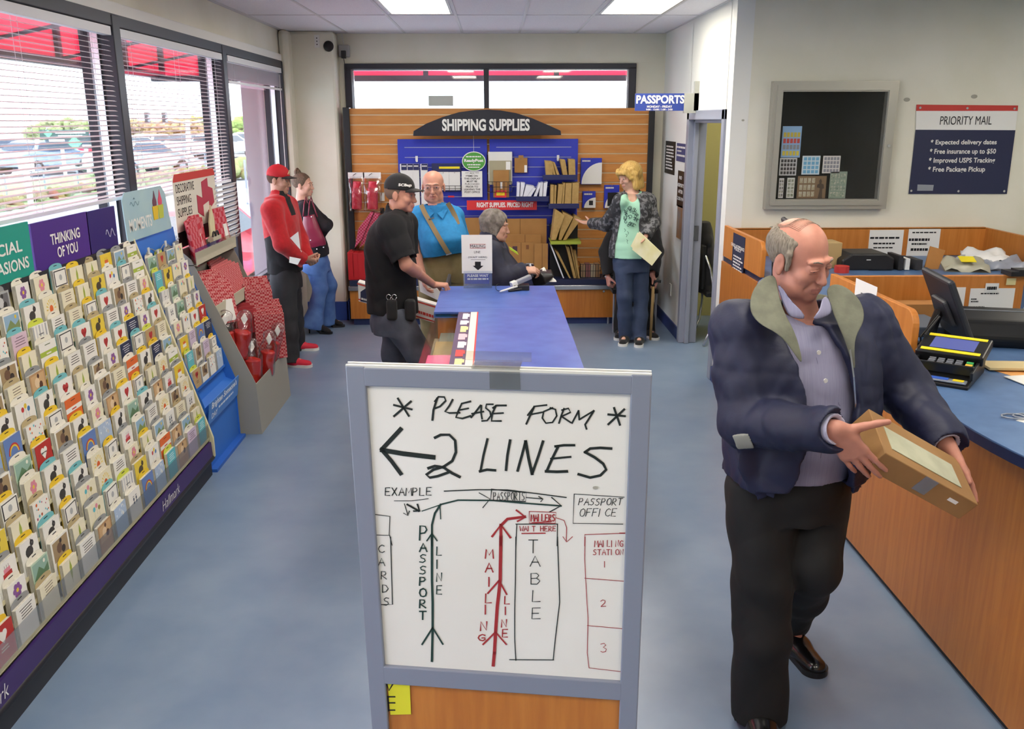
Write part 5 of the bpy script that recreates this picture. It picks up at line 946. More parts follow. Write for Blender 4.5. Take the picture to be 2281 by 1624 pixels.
for s, w in (('445,310 520,430', 5), ('418,355 540,385', 5), ('535,330 418,432', 5), ('1935,375 1975,492', 5), ('1895,420 2010,432', 5), ('2005,385 1895,488', 5),
    ('715,310 690,390 683,458', 5), ('700,330 725,298 765,300 775,325 735,365 700,378', 4.5), ('822,318 800,360 770,400 800,410 870,408', 4.5), ('945,330 885,345 860,400 845,440 890,448 945,430', 4.5), ('868,390 930,378', 4), ('1015,358 975,410 950,440', 4.5), ('1020,358 1018,410 1025,450', 4), ('955,415 1035,400', 4),
    ('1100,350 1055,350 1050,375 1080,400 1085,430 1060,462 1025,465', 4), ('1190,358 1125,358 1100,375', 4.5), ('1120,360 1095,415 1090,465 1155,465', 4.5), ('1095,415 1170,410', 4),
    ('1470,355 1385,365 1340,425', 4), ('1385,365 1355,430 1330,485', 4.5), ('1360,420 1440,405', 4), ('1510,375 1450,400 1440,445 1465,480 1510,475 1540,430 1530,385 1495,375', 4), ('1590,380 1570,430 1555,480', 4), ('1575,390 1620,378 1635,405 1570,435', 4), ('1575,435 1635,475', 4), ('1690,395 1645,480', 4), ('1690,395 1695,455', 4), ('1695,455 1795,395', 4), ('1795,395 1755,460 1735,490 1745,520', 4.5),
    ('465,520 400,590 335,660', 10), ('335,665 400,740 465,828', 10), ('335,665 480,690 690,715', 12), ('700,580 740,560 800,560 840,600 845,680 820,740 760,780 690,800 640,835 665,855 720,845 790,820', 6.5), ('655,790 700,775 760,785 820,825 870,850', 7),
    ('1062,590 1035,700 1015,808', 5.5), ('1010,812 1060,800 1115,805', 6.5), ('1218,598 1200,700 1190,803', 6), ('1325,605 1300,700 1270,808', 6), ('1325,605 1345,720 1370,830', 7), ('1445,605 1415,700 1370,830', 6), ('1660,632 1590,632 1530,640', 6), ('1550,640 1510,720 1475,800', 6), ('1500,725 1635,712', 5), ('1465,812 1540,815 1610,812', 7),
    ('1915,655 1840,650 1770,655 1735,680', 6.5), ('1735,680 1800,715 1860,760 1880,800 1840,840 1770,855 1690,832', 6.5)): line(Z1(s), w)
inks['k'].build('heading_writing', INK['k'], ps2); inks['k'] = MB()
word('EXAMPLE', 856, 1090, 960, 1107, 2.4)
for s, w in (('420,1015 540,1015 655,1000', 1.6), ('490,1035 515,1115', 2.2), ('485,1100 512,1115 525,1085', 2.2), ('510,1040 590,1085', 5), ('555,1085 595,1085 580,1040', 4.5),
    ('765,948 1000,938 1200,940 1400,965 1605,992', 2.8), ('1330,992 1440,1002', 2.4), ('1415,985 1445,1003 1430,1020', 2.4), ('1005,960 1080,1002 1030,1062', 2.2), ('1505,992 1570,1048 1490,1092', 3),
    ('1090,935 1085,1010 1325,1020 1330,958 1090,935', 2.6), ('285,1108 390,1122 385,1252 288,1250', 2.2), ('388,1252 405,1320', 2.2),
    ('1660,968 2005,990', 1.6), ('1660,968 1652,1170 1995,1175', 1.8), ('1258,1175 1545,1175', 2.4), ('1265,1175 1258,1325', 2.2), ('1545,1175 1542,1325', 2.2)): line(Z1(s), w)
word('PASSPORTS', 1098, 1100, 1168, 1118, 1.8)
word('PASSPORT', 1288, 1114, 1385, 1129, 1.8, slant=.2); word('OFFICE', 1290, 1137, 1372, 1154, 1.8, slant=.2)
for s, w in (('740,1040 860,1010 1100,1012 1300,1030 1570,1050', 4), ('740,1040 700,1100 680,1180 680,1325', 5), ('735,1050 740,1140', 2.4), ('612,1085 700,1055 760,1035', 2.4), ('680,1240 645,1290', 3.4), ('680,1240 715,1290', 3.4)): line(Z1(s), w, 'g')
for s, w in (('680,0 680,300 685,450 685,620 680,855', 6), ('685,625 612,740', 4.5), ('685,625 755,738', 4.5)): line(Z2(s), w, 'g')
word('P', 933, 1174, 956, 1206, 4, 'g')
for i, ch in enumerate('ASSPORT'): word(ch, 933, 1214 + i * 25.3, 949 + 2, 1232 + i * 25.3, 4 if ch != 'S' else 3, 'g')
for i, ch in enumerate('LINE'): word(ch, 971, 1222 + i * 29, 986, 1241 + i * 29, 3, 'g')
for s, w in (('1155,1320 1155,1180', 7), ('1095,1260 1155,1180 1220,1268', 5.5), ('1155,1185 1200,1140 1320,1125', 7), ('1262,1080 1325,1128 1270,1155', 4.5), ('1350,1088 1535,1095 1530,1170 1350,1168 1350,1088', 1.8), ('1300,1240 1460,1238', 3), ('1535,1132 1590,1150 1608,1200 1605,1295', 1.8), ('1582,1262 1608,1298 1648,1262', 1.8), ('1370,1165 1500,1160', 2), ('1732,1325 1732,1248 2005,1238', 1.8), ('1975,1238 2008,1238', 3)): line(Z1(s), w, 'r')
word('MAILERS', 1182, 1150, 1236, 1165, 2.8, 'r'); word('WAIT HERE', 1157, 1176, 1238, 1187, 2, 'r')
for s, w in (('1155,0 1150,300 1130,480 1118,660 1110,800', 8), ('1110,800 1102,885', 8), ('1142,300 1065,388', 4.5), ('1142,300 1195,395', 4.5), ('1118,655 1032,740', 4.5), ('1118,655 1192,740', 4), ('1735,0 1732,150 1745,400 1755,560 1750,800 1762,900', 1.6), ('1732,284 2010,306', 1.6), ('1750,610 1990,632', 1.6), ('1762,902 1985,928', 1.6)): line(Z2(s), w, 'r')
for i, (ch, x, y) in enumerate((('M', 1080, 1227), ('A', 1080, 1259), ('I', 1087, 1290), ('L', 1080, 1327), ('I', 1079, 1353), ('N', 1069, 1389), ('G', 1064, 1418))): word(ch, x, y, x + 19, y + (20 if i < 6 else 14), 3.4, 'r')
for i, (ch, x, y) in enumerate((('L', 1123, 1333), ('I', 1124, 1357), ('N', 1116, 1385), ('E', 1118, 1407))): word(ch, x, y, x + 15, y + 17, 3.2, 'r')
for s, w in (('1258,0 1255,300 1250,500 1250,700 1258,850', 2.4), ('1545,0 1560,450 1530,700 1515,848', 2.4), ('1215,845 1518,847', 2.6), ('395,0 408,465 330,465', 2.4)): line(Z2(s), w)
for i, ch in enumerate('TABLE'): word(ch, [1177, 1180, 1182, 1185, 1184][i], [1206, 1243, 1281, 1319, 1358][i], [1177, 1180, 1182, 1185, 1184][i] + 25, [1235, 1266, 1305, 1344, 1382][i], 2.2)
for i, ch in enumerate('CARDS'): word(ch, [841, 841, 847, 850, 852][i], 1218 + i * 29.5, [841, 841, 847, 850, 852][i] + 16, 1235 + i * 29.5, 2.2)
word('MAILING', 1324, 1208, 1388, 1222, 1.9, 'r'); word('STATION', 1321, 1228, 1389, 1240, 1.8, 'r')
word('1', 1346, 1255, 1352, 1268, 1.8, 'r'); word('2', 1338, 1341, 1353, 1356, 1.8, 'r'); word('3', 1338, 1438, 1356, 1458, 1.8, 'r')
for k, m_ in inks.items(): m_.build({'k': 'black_marker_writing', 'r': 'red_marker_writing', 'g': 'green_marker_writing'}[k], INK[k], ps2)
b = MB(); u, v = on_board(1326, 1090); b.slab([bp_(u + .006 * math.cos(a / 8 * 2 * PI), v + .004 * math.sin(a / 8 * 2 * PI), -.0072) for a in range(8)], BN * .0004); b.build('grey_smudge', mat('smudge', '#a5a296'), ps2)
m_tape = glass('clear_tape', (.93, .93, .9), .1, .2)
def patch(P, o, m, name, lab, cat): b = MB(); b.slab([bp_(*on_board(*p), o) for p in P], BN * .0006); return tag(b.build(name, m), lab, cat)
patch([(1090, 826), (1158, 828), (1160, 868), (1091, 866)], .0008, m_tape, 'clear_tape', 'clear tape over the top rail of the poster stand', 'tape')
b = MB(); b.obox(bp_(.0, .355 + fw + .004, -.02), (.1, .003, .05), BR, BU, BN); b.obox(bp_(.0, .355 + fw + .016, -.04), (.14, .02, .002), BR, BU, BN); tag(b.build('clear_tape', m_tape), 'crumpled clear tape folded over the stand top', 'tape')
ys = thing('yellow_paper', 'yellow paper strip with black letters tucked under the poster', 'paper', bp_(*on_board(885, 1560), 0)); b = MB(); b.slab([bp_(*on_board(*p), -.008) for p in ((861, 1521), (911, 1526), (914, 1596), (868, 1597))], BN * .0008); b.build('sheet', mat('yellow_sheet', '#d9d62a', .6), ys)
b = MB()
for s in ('365,1000 385,1055 415,1005', '375,1098 425,1098', '375,1140 425,1140', '380,1190 425,1190', '375,1095 380,1195'): b.ribbon([bp_(*on_board(*p), -.0065) for p in Z2(s)], .004, BN)
b.build('marker_letters', m_ink, ys)
b = MB(); P = [(793, 1215), (792, 1235), (797, 1260), (800, 1290), (806, 1380), (815, 1480), (822, 1560), (828, 1640)]; b.tube([bp_(*on_board(*p), -.05) for p in P], .0035, 6); o = tag(b.build('rod', m_white, smooth=True), 'thin white rod hanging beside the left upright of the stand', 'rod')
b = MB(); b.obox(bp_(*on_board(796, 1265), -.05), (.01, .06, .008), BR, BU, BN); b.build('orange_sleeve', mat('orange_sleeve', '#c99a4a', .5), o) if False else None
# ================================================================ greeting card rack along the windows
m_cream = mat('cream_rack', '#d9d2ac', .6); m_purp = mat('purple_strip', '#3b2763', .45); m_rk = mat('rack_black', '#22222a', .5)
RY0, RY1 = 1.9, 5.10
rack = thing('card_rack', 'long stepped greeting card rack with purple front strip along the windows', 'card rack', (-1.9, 3.5, 0))
prof = [(-1.70, .21), (-2.045, 1.42), (-2.06, 1.42), (-2.06, .72), (-2.015, .66), (-2.005, 0), (-1.74, 0)]
b = MB(); b.slab([(x, RY0, z) for x, z in [(-1.76, .13), (-1.745, .21), (-2.05, 1.36), (-2.06, 1.42), (-2.06, .72), (-2.015, .66), (-2.005, .13)]], (0, RY1 - RY0, 0)); b.build('rack_body', m_cream, rack)
b = MB(); b.slab([(x, RY1, z) for x, z in [(-1.69, .12), (-1.69, .24), (-2.01, 1.36), (-2.03, 1.43), (-2.06, 1.44), (-2.06, .72), (-2.01, .66), (-2.005, .12)]], (0, .018, 0)); b.build('end_panel', m_cream, rack, bevel=.003)
b = MB(); b.box((-2.0, RY0, 0), (-1.72, RY1 + .015, .11)); b.build('black_base', m_rk, rack); b = MB(); b.tube([(-1.715, RY0, .115), (-1.715, RY1 + .015, .115)], .022, 10); b.build('bumper', m_rk, rack, smooth=True)
b = MB(); b.slab([(-1.70, RY0, .128), (-1.705, RY0, .215), (-1.72, RY0, .215), (-1.72, RY0, .128)], (0, RY1 - RY0, 0)); b.build('purple_strip', m_purp, rack)
b = MB()
for yc in (4.38, 2.62): add_text(b, 'Hallmark', (-1.6985, yc - .13, .150), (0, 1, 0), (-.06, 0, 1), .26, .05, shear=.35, bold=-.01, lift=.002)
b.build('script_lettering', m_paper, rack)
NR = 13; D0 = Vector((-1.715, 0, .235)); D1 = Vector((-2.03, 0, 1.345))
b = MB()
for r in range(NR):
    p = D0 + (D1 - D0) * (r / NR); b.box((p.x - .03, RY0, p.z - .008), (p.x + .003, RY1, p.z - .005)); b.box((p.x + .001, RY0, p.z - .008), (p.x + .003, RY1, p.z + .012))
b.build('pocket_tier', m_cream, rack)
b = MB(); b.box((-1.712, RY0, .235), (-1.710, RY1, .33)); b.build('clear_lip', glass('acrylic_lip', (.97, .97, .97), .05, .05), rack)
# --- card designs: every picture is flat shapes on the card front (local: y across, z up, facing +x)
def cm(h): return mat('card_' + h.strip('#'), h, .55)
def disc(b, y, z, r, mi, n=10, sx=1): b.add([(.0016, y + r * sx * math.cos(2 * PI * i / n), z + r * math.sin(2 * PI * i / n)) for i in range(n)], [list(range(n))], mi)
def rect(b, y0, z0, y1, z1, mi, e=.0013): b.add([(e, y0, z0), (e, y1, z0), (e, y1, z1), (e, y0, z1)], [(0, 1, 2, 3)], mi)
def tri(b, P, mi): b.add([(.0016, y, z) for y, z in P], [list(range(len(P)))], mi)
def txt(b, z, n, w, mi, rr):
    for i in range(n): ww = w * rr.uniform(.6, 1); rect(b, -ww / 2, z - i * .011, ww / 2, z - i * .011 + .0035, mi, .0015)
def design(kind, rr, w, h):
    """returns mesh builder with slots: 0 card, 1 accent, 2 accent, 3 dark"""
    b = MB(); b.box((0, -w / 2, 0), (.0012, w / 2, h), 0); c = h * .74
    if kind == 'flower':
        for i in range(6): a = i * PI / 3; disc(b, .018 * math.cos(a), c + .018 * math.sin(a), .011, 1)
        disc(b, 0, c, .008, 2); rect(b, -.002, c - .06, .002, c - .02, 2)
    elif kind == 'heart': disc(b, -.012, c + .006, .014, 1); disc(b, .012, c + .006, .014, 1); tri(b, [(-.025, c), (0, c - .03), (.025, c)], 1); txt(b, c - .045, 2, .06, 3, rr)
    elif kind == 'words': txt(b, c + .02, 4, w * .7, 3, rr)
    elif kind == 'photo': rect(b, -w * .42, h * .42, w * .42, h * .94, 1); disc(b, -.01, c - .005, .022, 2); disc(b, .02, c - .02, .016, 3); disc(b, .005, c + .02, .01, 3)
    elif kind == 'picture': rect(b, -w * .45, h * .5, w * .45, h * .95, 1); tri(b, [(-w * .45, h * .5), (-.01, h * .8), (.02, h * .62), (w * .45, h * .74), (w * .45, h * .5)], 2); disc(b, .03, h * .85, .008, 3)
    elif kind == 'stripes':
        for i in range(5): rect(b, -w / 2 + w * i / 5, h * .55, -w / 2 + w * i / 5 + w * .09, h * .98, 1 + i % 2)
        rect(b, -.02, h * .68, .02, h * .72, 3, .0018)
    elif kind == 'balloon':
        for i, (y, z) in enumerate(((-.02, c + .01), (.003, c + .02), (.024, c + .004))): disc(b, y, z, .011, 1 + i % 3, 12); rect(b, y - .0006, z - .04, y + .0006, z - .01, 3)
    elif kind == 'cake': rect(b, -.03, c - .03, .03, c - .008, 1); rect(b, -.022, c - .008, .022, c + .008, 2); [rect(b, y, c + .008, y + .002, c + .02, 3) for y in (-.014, 0, .013)]
    elif kind == 'feet':
        for s in (-1, 1): disc(b, s * .014, c - .005, .009, 3, 10, .8); disc(b, s * .014, c - .022, .007, 3); [disc(b, s * .014 + (k - 1.5) * .004, c + .009, .0022, 3, 6) for k in range(4)]
    elif kind == 'rainbow':
        for k, m_ in enumerate((1, 2, 0)): 
            n = 14; r0, r1 = .042 - .007 * k, .035 - .007 * k; P = [(.0016 + .0002 * k, r0 * math.cos(PI * i / n), c - .03 + r0 * math.sin(PI * i / n)) for i in range(n + 1)] + [(.0016 + .0002 * k, r1 * math.cos(PI * i / n), c - .03 + r1 * math.sin(PI * i / n)) for i in range(n, -1, -1)]
            b.add(P, [(i, i + 1, 2 * n + 1 - i - 1, 2 * n + 1 - i) for i in range(n)], m_)
    elif kind == 'leaf': tri(b, [(0, c + .03), (.01, c), (.008, c - .03), (0, c - .06), (-.008, c - .03), (-.009, c)], 1); rect(b, -.001, c - .07, .001, c + .03, 2, .0018)
    elif kind == 'dots':
        for k in range(14): disc(b, rr.uniform(-w * .4, w * .4), rr.uniform(h * .5, h * .95), rr.uniform(.003, .008), 1 + k % 3, 7)
    elif kind == 'animal': disc(b, -.006, c - .012, .022, 3, 12, 1.2); disc(b, .018, c + .014, .013, 3); tri(b, [(.01, c + .02), (.012, c + .035), (.018, c + .024)], 3); disc(b, .02, c + .015, .003, 0); [rect(b, y, c - .042, y + .006, c - .025, 3) for y in (-.024, .006)]
    elif kind == 'band': rect(b, -w * .5, h * .6, w * .5, h * .74, 1); txt(b, h * .9, 1, .06, 3, rr); rect(b, -.02, h * .64, .02, h * .68, 2, .0018)
    elif kind == 'sun': disc(b, 0, c - .02, .017, 1, 14); [tri(b, [(.022 * math.cos(a), c - .02 + .022 * math.sin(a)), (.045 * math.cos(a + .08), c - .02 + .045 * math.sin(a + .08)), (.045 * math.cos(a - .08), c - .02 + .045 * math.sin(a - .08))], 2) for a in [PI * i / 8 for i in range(9)]]
    elif kind == 'frame': rect(b, -w * .46, h * .5, w * .46, h * .96, 3); rect(b, -w * .4, h * .53, w * .4, h * .93, 0, .0015); disc(b, 0, h * .74, .014, 1)
    return b
WH, CRM, YLW, GRN, BLU, TEA, LIL, KRF, GRY, RED, ORG, PNK, NVY = '#e8e6df', '#e6dfc4', '#e3c43a', '#a3b844', '#8fa9cf', '#62b8c4', '#c9b9cf', '#b79a6c', '#a8abad', '#b93a3a', '#d9682e', '#d98a9a', '#2b3350'
VAR = [('white', 'words', 'handwritten words', WH, (GRY, RED, '#3a3a3a')), ('cream', 'flower', 'a pink flower', CRM, (PNK, YLW, '#5a5a4a')), ('white', 'animal', 'a dark animal', WH, (GRY, RED, '#3d3a38')), ('yellow', 'cake', 'a small cake', YLW, (WH, ORG, '#6a4a2a')), ('white', 'photo', 'a brown photo', WH, ('#a08a68', '#6e5442', '#3a302c')),
 ('lime green', 'stripes', 'striped band', GRN, (WH, '#7a9a3a', '#4a5a2a')), ('cream', 'words', 'plain lettering', CRM, (GRY, GRY, '#7a6a5a')), ('pale blue', 'words', 'small lettering', BLU, (WH, WH, '#44506a')), ('white', 'balloon', 'three balloons', WH, (RED, YLW, '#4a7ab0')), ('kraft brown', 'heart', 'a red heart', KRF, (RED, WH, '#4a3a2a')),
 ('white', 'picture', 'a landscape picture', WH, ('#8fb0c9', '#7d8f5c', YLW)), ('lilac', 'words', 'grey lettering', LIL, (WH, WH, '#6a5a72')), ('white', 'heart', 'a small red heart', WH, (RED, RED, '#8a8a8a')), ('grey', 'photo', 'a black and white photo', GRY, ('#6a6a6c', '#c9c9c9', '#2a2a2a')), ('orange', 'band', 'a white band', ORG, (WH, RED, '#5a2a1a')),
 ('cream', 'leaf', 'a green leaf', CRM, ('#a9b84a', '#6a7a3a', '#5a5a4a')), ('white', 'dots', 'coloured dots', WH, (ORG, TEA, '#b04a6a')), ('white', 'frame', 'a black border', WH, (GRY, GRY, '#222222')), ('cream', 'sun', 'an orange sun', CRM, (ORG, YLW, '#6a5a3a')), ('teal', 'words', 'white lettering', TEA, (WH, WH, '#dfeff0')),
 ('white', 'flower', 'a purple flower', WH, ('#8a5a9a', YLW, '#4a5a3a')), ('mint', 'picture', 'a leafy picture', '#b9cdb6', ('#8fb0a0', '#5a7a5a', '#e8e8d8')), ('navy', 'words', 'white lettering', NVY, (WH, WH, '#d8d8e0')), ('white', 'cake', 'a red cake', WH, (RED, PNK, '#5a3a3a')), ('white', 'feet', 'two dark footprints', WH, (GRY, GRY, '#2b3a52')),
 ('blue', 'rainbow', 'a rainbow', '#6480b8', (RED, YLW, '#e0c04a')), ('yellow', 'animal', 'a little animal', '#dfc648', (WH, RED, '#4a4030')), ('pink', 'words', 'grey lettering', '#d6bccb', (WH, WH, '#7a6070')), ('sky blue', 'dots', 'white clouds', '#a9bcd6', (WH, '#d5deea', '#c9d4e4')), ('white', 'stripes', 'grey stripes', WH, (GRY, '#c9c9c9', '#7a7a7a')),
 ('brown', 'photo', 'a child photo', '#b58f66', ('#c9a67a', '#e0c7a4', '#5a3a2a')), ('white', 'band', 'a green band', WH, (GRN, WH, '#5a6a4a')), ('red', 'heart', 'a white heart', '#b5322c', (WH, WH, '#e8e0d8')), ('cream', 'balloon', 'small balloons', CRM, (TEA, PNK, '#9a8a4a'))]
rc = random.Random(11); CW, CH = .134, .150; CARD = []
m_stack = mat('envelope_stack', '#dcd9cf', .7, col2='#b9b5a8', kind='noise', scale=60, stretch=(30, 1, 1), ramp=(.4, .6))
def make_pack(vi, tabc, w=CW, h=CH, thick=.0145, name='greeting_card'):
    col_, kind, desc, base, acc = VAR[vi]; t = bpy.data.objects.new(name, None); COL.objects.link(t); t.empty_display_size = .02
    def prt(n, mb, ms):
        me = bpy.data.meshes.new(n); me.from_pydata([tuple(v) for v in mb.v], [], mb.f); [me.materials.append(x) for x in ms]; me.polygons.foreach_set('material_index', mb.m); o = bpy.data.objects.new(n, me); COL.objects.link(o); o.parent = t; return o
    prt('card_front', design(kind, rc, w, h), [cm(base)] + [cm(a) for a in acc])
    e = MB(); ox = rc.uniform(-.003, .003); e.box((-thick, -w / 2 + .002 + ox, 0), (-.0005, w / 2 - .002 + ox, h - .003)); prt('envelopes', e, [m_stack])
    if tabc:
        e = MB(); n = 9; ww = w * .5; P = [(-thick - .001, -ww, 0), (-thick - .001, ww, 0)] + [(-thick - .001, ww * math.cos(PI * i / n), h - .004 + .028 * math.sin(PI * i / n) ** .6) for i in range(n + 1)]
        e.slab(P, (-.0012, 0, 0)); e.box((-thick + .0, -.014, h + .012), (-thick - .001, .014, h + .015), 1); prt('header_tab', e, [mat('tab_' + tabc.strip('#'), tabc, .6), m_ink])
    return t, col_, desc
TABS = ['#8d9093', '#e2dfd2', '#e0bd2c', '#8d9093', '#e6e3da', '#dfc02e', '#b0a07a', '#6fb4bd', '#e2dfd2', '#c8d24a']
protos = []
for i in range(len(VAR)): protos.append((i, make_pack(i, TABS[i % len(TABS)], w=CW * rc.uniform(.9, 1.08), h=CH * rc.uniform(.94, 1.06))))
for i in (0, 2, 6, 12, 4, 10, 17, 20, 15, 1): protos.append((i, make_pack(i, TABS[(i * 3 + 1) % len(TABS)], w=CW * rc.uniform(.86, 1.0), h=CH * rc.uniform(.92, 1.0))))
used = set(); pitch = .170; n_col = int((RY1 - 2.25) / pitch)
bottom = [19, 11, 30, 19, 28, 25, 24, 28, 30, 0, 15, 6, 0, 32]
ORDR = ['bottom'] + [ordn[i] for i in range(1, NR - 1)] + ['top']
def place_pack(k, loc, lab, group, rz=0, tilt=0):
    i, (pt, col_, desc) = protos[k]
    o = pt if k not in used else dup(pt); used.add(k)
    o.location = loc; o.rotation_euler = (0, tilt, rz); o['label'] = lab.format('%s greeting card with %s' % (col_, desc)); o['category'] = 'greeting card'; o['group'] = group; return o
weights = [5 if VAR[i][0] in ('white', 'cream') else 2 for i, _ in protos]
for r in range(NR):
    p = D0 + (D1 - D0) * (r / NR); off = (r * .061) % .06; last = -1
    for c in range(n_col):
        y = RY1 - .09 - off * .4 - c * pitch + rc.uniform(-.006, .006)
        k = rc.choices(range(len(protos)), weights)[0]
        while k == last: k = rc.choices(range(len(protos)), weights)[0]
        if r == 0 and c < len(bottom): k = bottom[c]
        last = k
        lab = '{}, %s, %s from its far end' % ('bottom row' if r == 0 else 'top row' if r == NR - 1 else '%s row' % ordn[r], ordn[c] if c else 'next')
        if not c: lab = lab.replace('next from its far end', 'beside the cream end panel')
        place_pack(k, (p.x - .002, y, p.z - .004), lab, 'greeting cards in the long rack', rc.uniform(-.04, .04), R(-2) + rc.uniform(-.008, .008))
# header panels behind the top row
def header(q, m, lab, lines, X=-2.035):
    P = [A(x, y, x=X) for x, y in q]; t = thing('header_panel', lab, 'sign', P[0], group='header panels above the card rack'); b = MB(); y0 = min(p.y for p in P); y1 = max(p.y for p in P); z0 = 1.40; z1 = sum(sorted(p.z for p in P)[-2:]) / 2
    b.box((X - .012, y0 - (.5 if 'teal' in lab else 0), z0), (X, y1, z1)); b.build('board', m, t); return t, y0, y1, z0, z1
t, y0, y1, z0, z1 = header([(0, 503), (62, 497), (62, 560), (0, 570)], mat('teal_header', '#1f9a8a', .4), 'teal header panel at the far left above the cards', ())
b = MB(); add_text(b, 'SPECIAL', (-2.035, y1 - .42, z0 + .13), (0, 1, 0), (0, 0, 1), .34, .05, bold=.02); add_text(b, 'OCCASIONS', (-2.035, y1 - .46, z0 + .055), (0, 1, 0), (0, 0, 1), .42, .05, bold=.02); b.build('lettering', m_paper, t)
t, y0, y1, z0, z1 = header([(77, 495), (193, 473), (193, 560), (77, 570)], mat('purple_header', '#4a2a86', .4), 'purple thinking of you header panel behind the top row', ())
b = MB(); add_text(b, 'THINKING', (-2.035, y0 + .16, z0 + .12), (0, 1, 0), (0, 0, 1), .30, .05, bold=.02); add_text(b, 'OF YOU', (-2.035, y0 + .21, z0 + .055), (0, 1, 0), (0, 0, 1), .21, .05, bold=.02); b.build('lettering', m_paper, t)
t, y0, y1, z0, z1 = header([(197, 472), (254, 458), (254, 520), (197, 520)], mat('dark_purple_header', '#2c1f6b', .4), 'dark purple header panel next to the light blue display header', ())
b = MB(); b.ribbon([(-2.033, y0 + .2 + .01 * i, z0 + .1 + .02 * math.sin(i)) for i in range(12)], .008, (1, 0, 0)); b.build('script_lettering', mat('silver_print', '#a9a9c9', .4), t)
b = MB(); b.box((-2.05, 1.9, 1.38), (-2.03, RY1, 1.42)); b.box((-2.05, 1.9, 1.4), (-2.045, 3.9, 1.62)); 
rail = b.build('header_rail', m_rk, rack)
# ================================================================ light blue cardboard display
m_sky = mat('bright_blue_board', '#2f6fc9', .5); BY0, BY1 = 5.15, 5.80
dd = thing('card_display', 'bright blue cardboard card display beside the long rack', 'card display', (-1.9, 5.47, 0))
b = MB(); b.slab([(x, BY0, z) for x, z in [(-1.745, 0), (-1.75, .40), (-1.80, .42), (-2.03, 1.24), (-2.05, 1.42), (-2.058, 1.42), (-2.058, .72), (-2.012, .64), (-2.012, 0)]], (0, BY1 - BY0, 0)); b.build('display_body', m_sky, dd)
for yy_ in (BY0 - .004, BY1): b = MB(); b.slab([(x, yy_, z) for x, z in [(-1.735, 0), (-1.74, .42), (-2.02, 1.27), (-2.045, 1.3), (-2.058, .72), (-2.01, .6), (-2.01, 0)]], (0, .004, 0)); b.build('side_board', m_sky, dd)
b = MB(); b.slab([(-1.728, BY0 + .01, .30), (-1.728, BY1 - .01, .30), (-1.71, BY1 - .01, .435), (-1.71, BY0 + .01, .435)], (-.006, 0, 0)); b.build('front_pocket', mat('pocket_blue', '#4a82cf', .5), dd)
b = MB(); add_text(b, "Brighten Someone's", (-1.7225, BY0 + .05, .375), (0, 1, 0), (.13, 0, 1), .54, .055, lift=.006, bold=.03); add_text(b, '~', (-1.7255, BY0 + .2, .345), (0, 1, 0), (.13, 0, 1), .32, .02, lift=.004); add_text(b, 'DAY', (-1.7255, BY0 + .05, .325), (0, 1, 0), (.13, 0, 1), .12, .035, lift=.004, bold=.02); b.build('lettering', mat('pale_blue_print', '#e6effa', .6), dd)
b = MB(); b.box((-1.80, BY0, 0), (-1.70, BY1, .02)); b.build('foot_flap', mat('foot_blue', '#2a62bd', .5), dd)
X = -2.03; HP = [(255, 432), (330, 420), (345, 440), (368, 512), (281, 530)]
ph = thing('header_card', 'light blue moments header card with painted ice cream cones', 'sign', (X, 5.4, 1.42)); z1 = A(300, 425, x=X).z; b = MB(); b.slab([(X, 5.02, 1.42), (X, 5.72, 1.42), (X, 5.66, z1 - .05), (X, 5.60, z1), (X, 5.04, z1), (X, 5.0, z1 - .04)], (-.005, 0, 0)); b.build('board', mat('pale_teal_board', '#a9c6cc', .5, col2='#9bbccb', scale=4), ph)
b = MB(); add_text(b, 'MOMENTS', (X, 5.06, 1.47), (0, 1, 0), (0, 0, 1), .34, .07, bold=.02); b.build('lettering', m_paper, ph); b = MB(); b.ribbon([(X + .002, 5.1 + .012 * i, z1 - .07 + .012 * math.sin(i * 1.2)) for i in range(12)], .006, (1, 0, 0)); b.slab([(X + .001, 5.15, z1 - .045), (X + .001, 5.165, z1 - .035), (X + .001, 5.18, z1 - .045)], (.001, 0, 0)); b.build('script_lettering', mat('slate_print', '#5f7f92', .5), ph)
for i, (y, c1, c2) in enumerate(((5.47, '#6a3f52', '#d9b82c'), (5.56, '#d8506c', '#b9c24a'))): b = MB(); b.slab([(X + .001, y - .035, 1.50), (X + .001, y + .035, 1.50), (X + .001, y + .045, 1.58), (X + .001, y - .045, 1.58)], (.002, 0, 0)); b.build('painted_cone', mat('cone_%d' % i, c2), ph); b = MB(); b.ell((X + .001, y, 1.60), (.002, .035, .035), 12, 6); b.slab([(X + .001, y - .025, 1.61), (X + .001, y + .025, 1.61), (X + .001, y, 1.67)], (.002, 0, 0)); b.build('painted_scoop', mat('scoop_%d' % i, c1), ph)
b = MB(); pts = [(X + .028 - .0 * i, BY0 + .04 + i * .035, 1.335 + .018 * math.sin(i * .9)) for i in range(17)]; b.tube(pts, .003, 5); g = b.build('printed_string', m_grey, dd); b = MB()
for i in (1, 5, 9, 13): b.box((X + .026, pts[i][1] - .012, pts[i][2] - .02), (X + .032, pts[i][1] + .012, pts[i][2] + .015))
b.build('printed_bulb', m_white, dd)
E0 = Vector((-1.80, 0, .50)); E1 = Vector((-2.02, 0, 1.28)); NB = 8
b = MB()
for r in range(NB): p = E0 + (E1 - E0) * (r / NB); b.box((p.x - .03, BY0 + .01, p.z - .007), (p.x + .006, BY1 - .01, p.z - .004)); b.box((p.x + .004, BY0 + .01, p.z - .007), (p.x + .006, BY1 - .01, p.z + .015))
b.build('pocket_tier', m_sky, dd)
wb = [3 if VAR[i][0] in ('white', 'cream') else 4 for i, _ in protos]
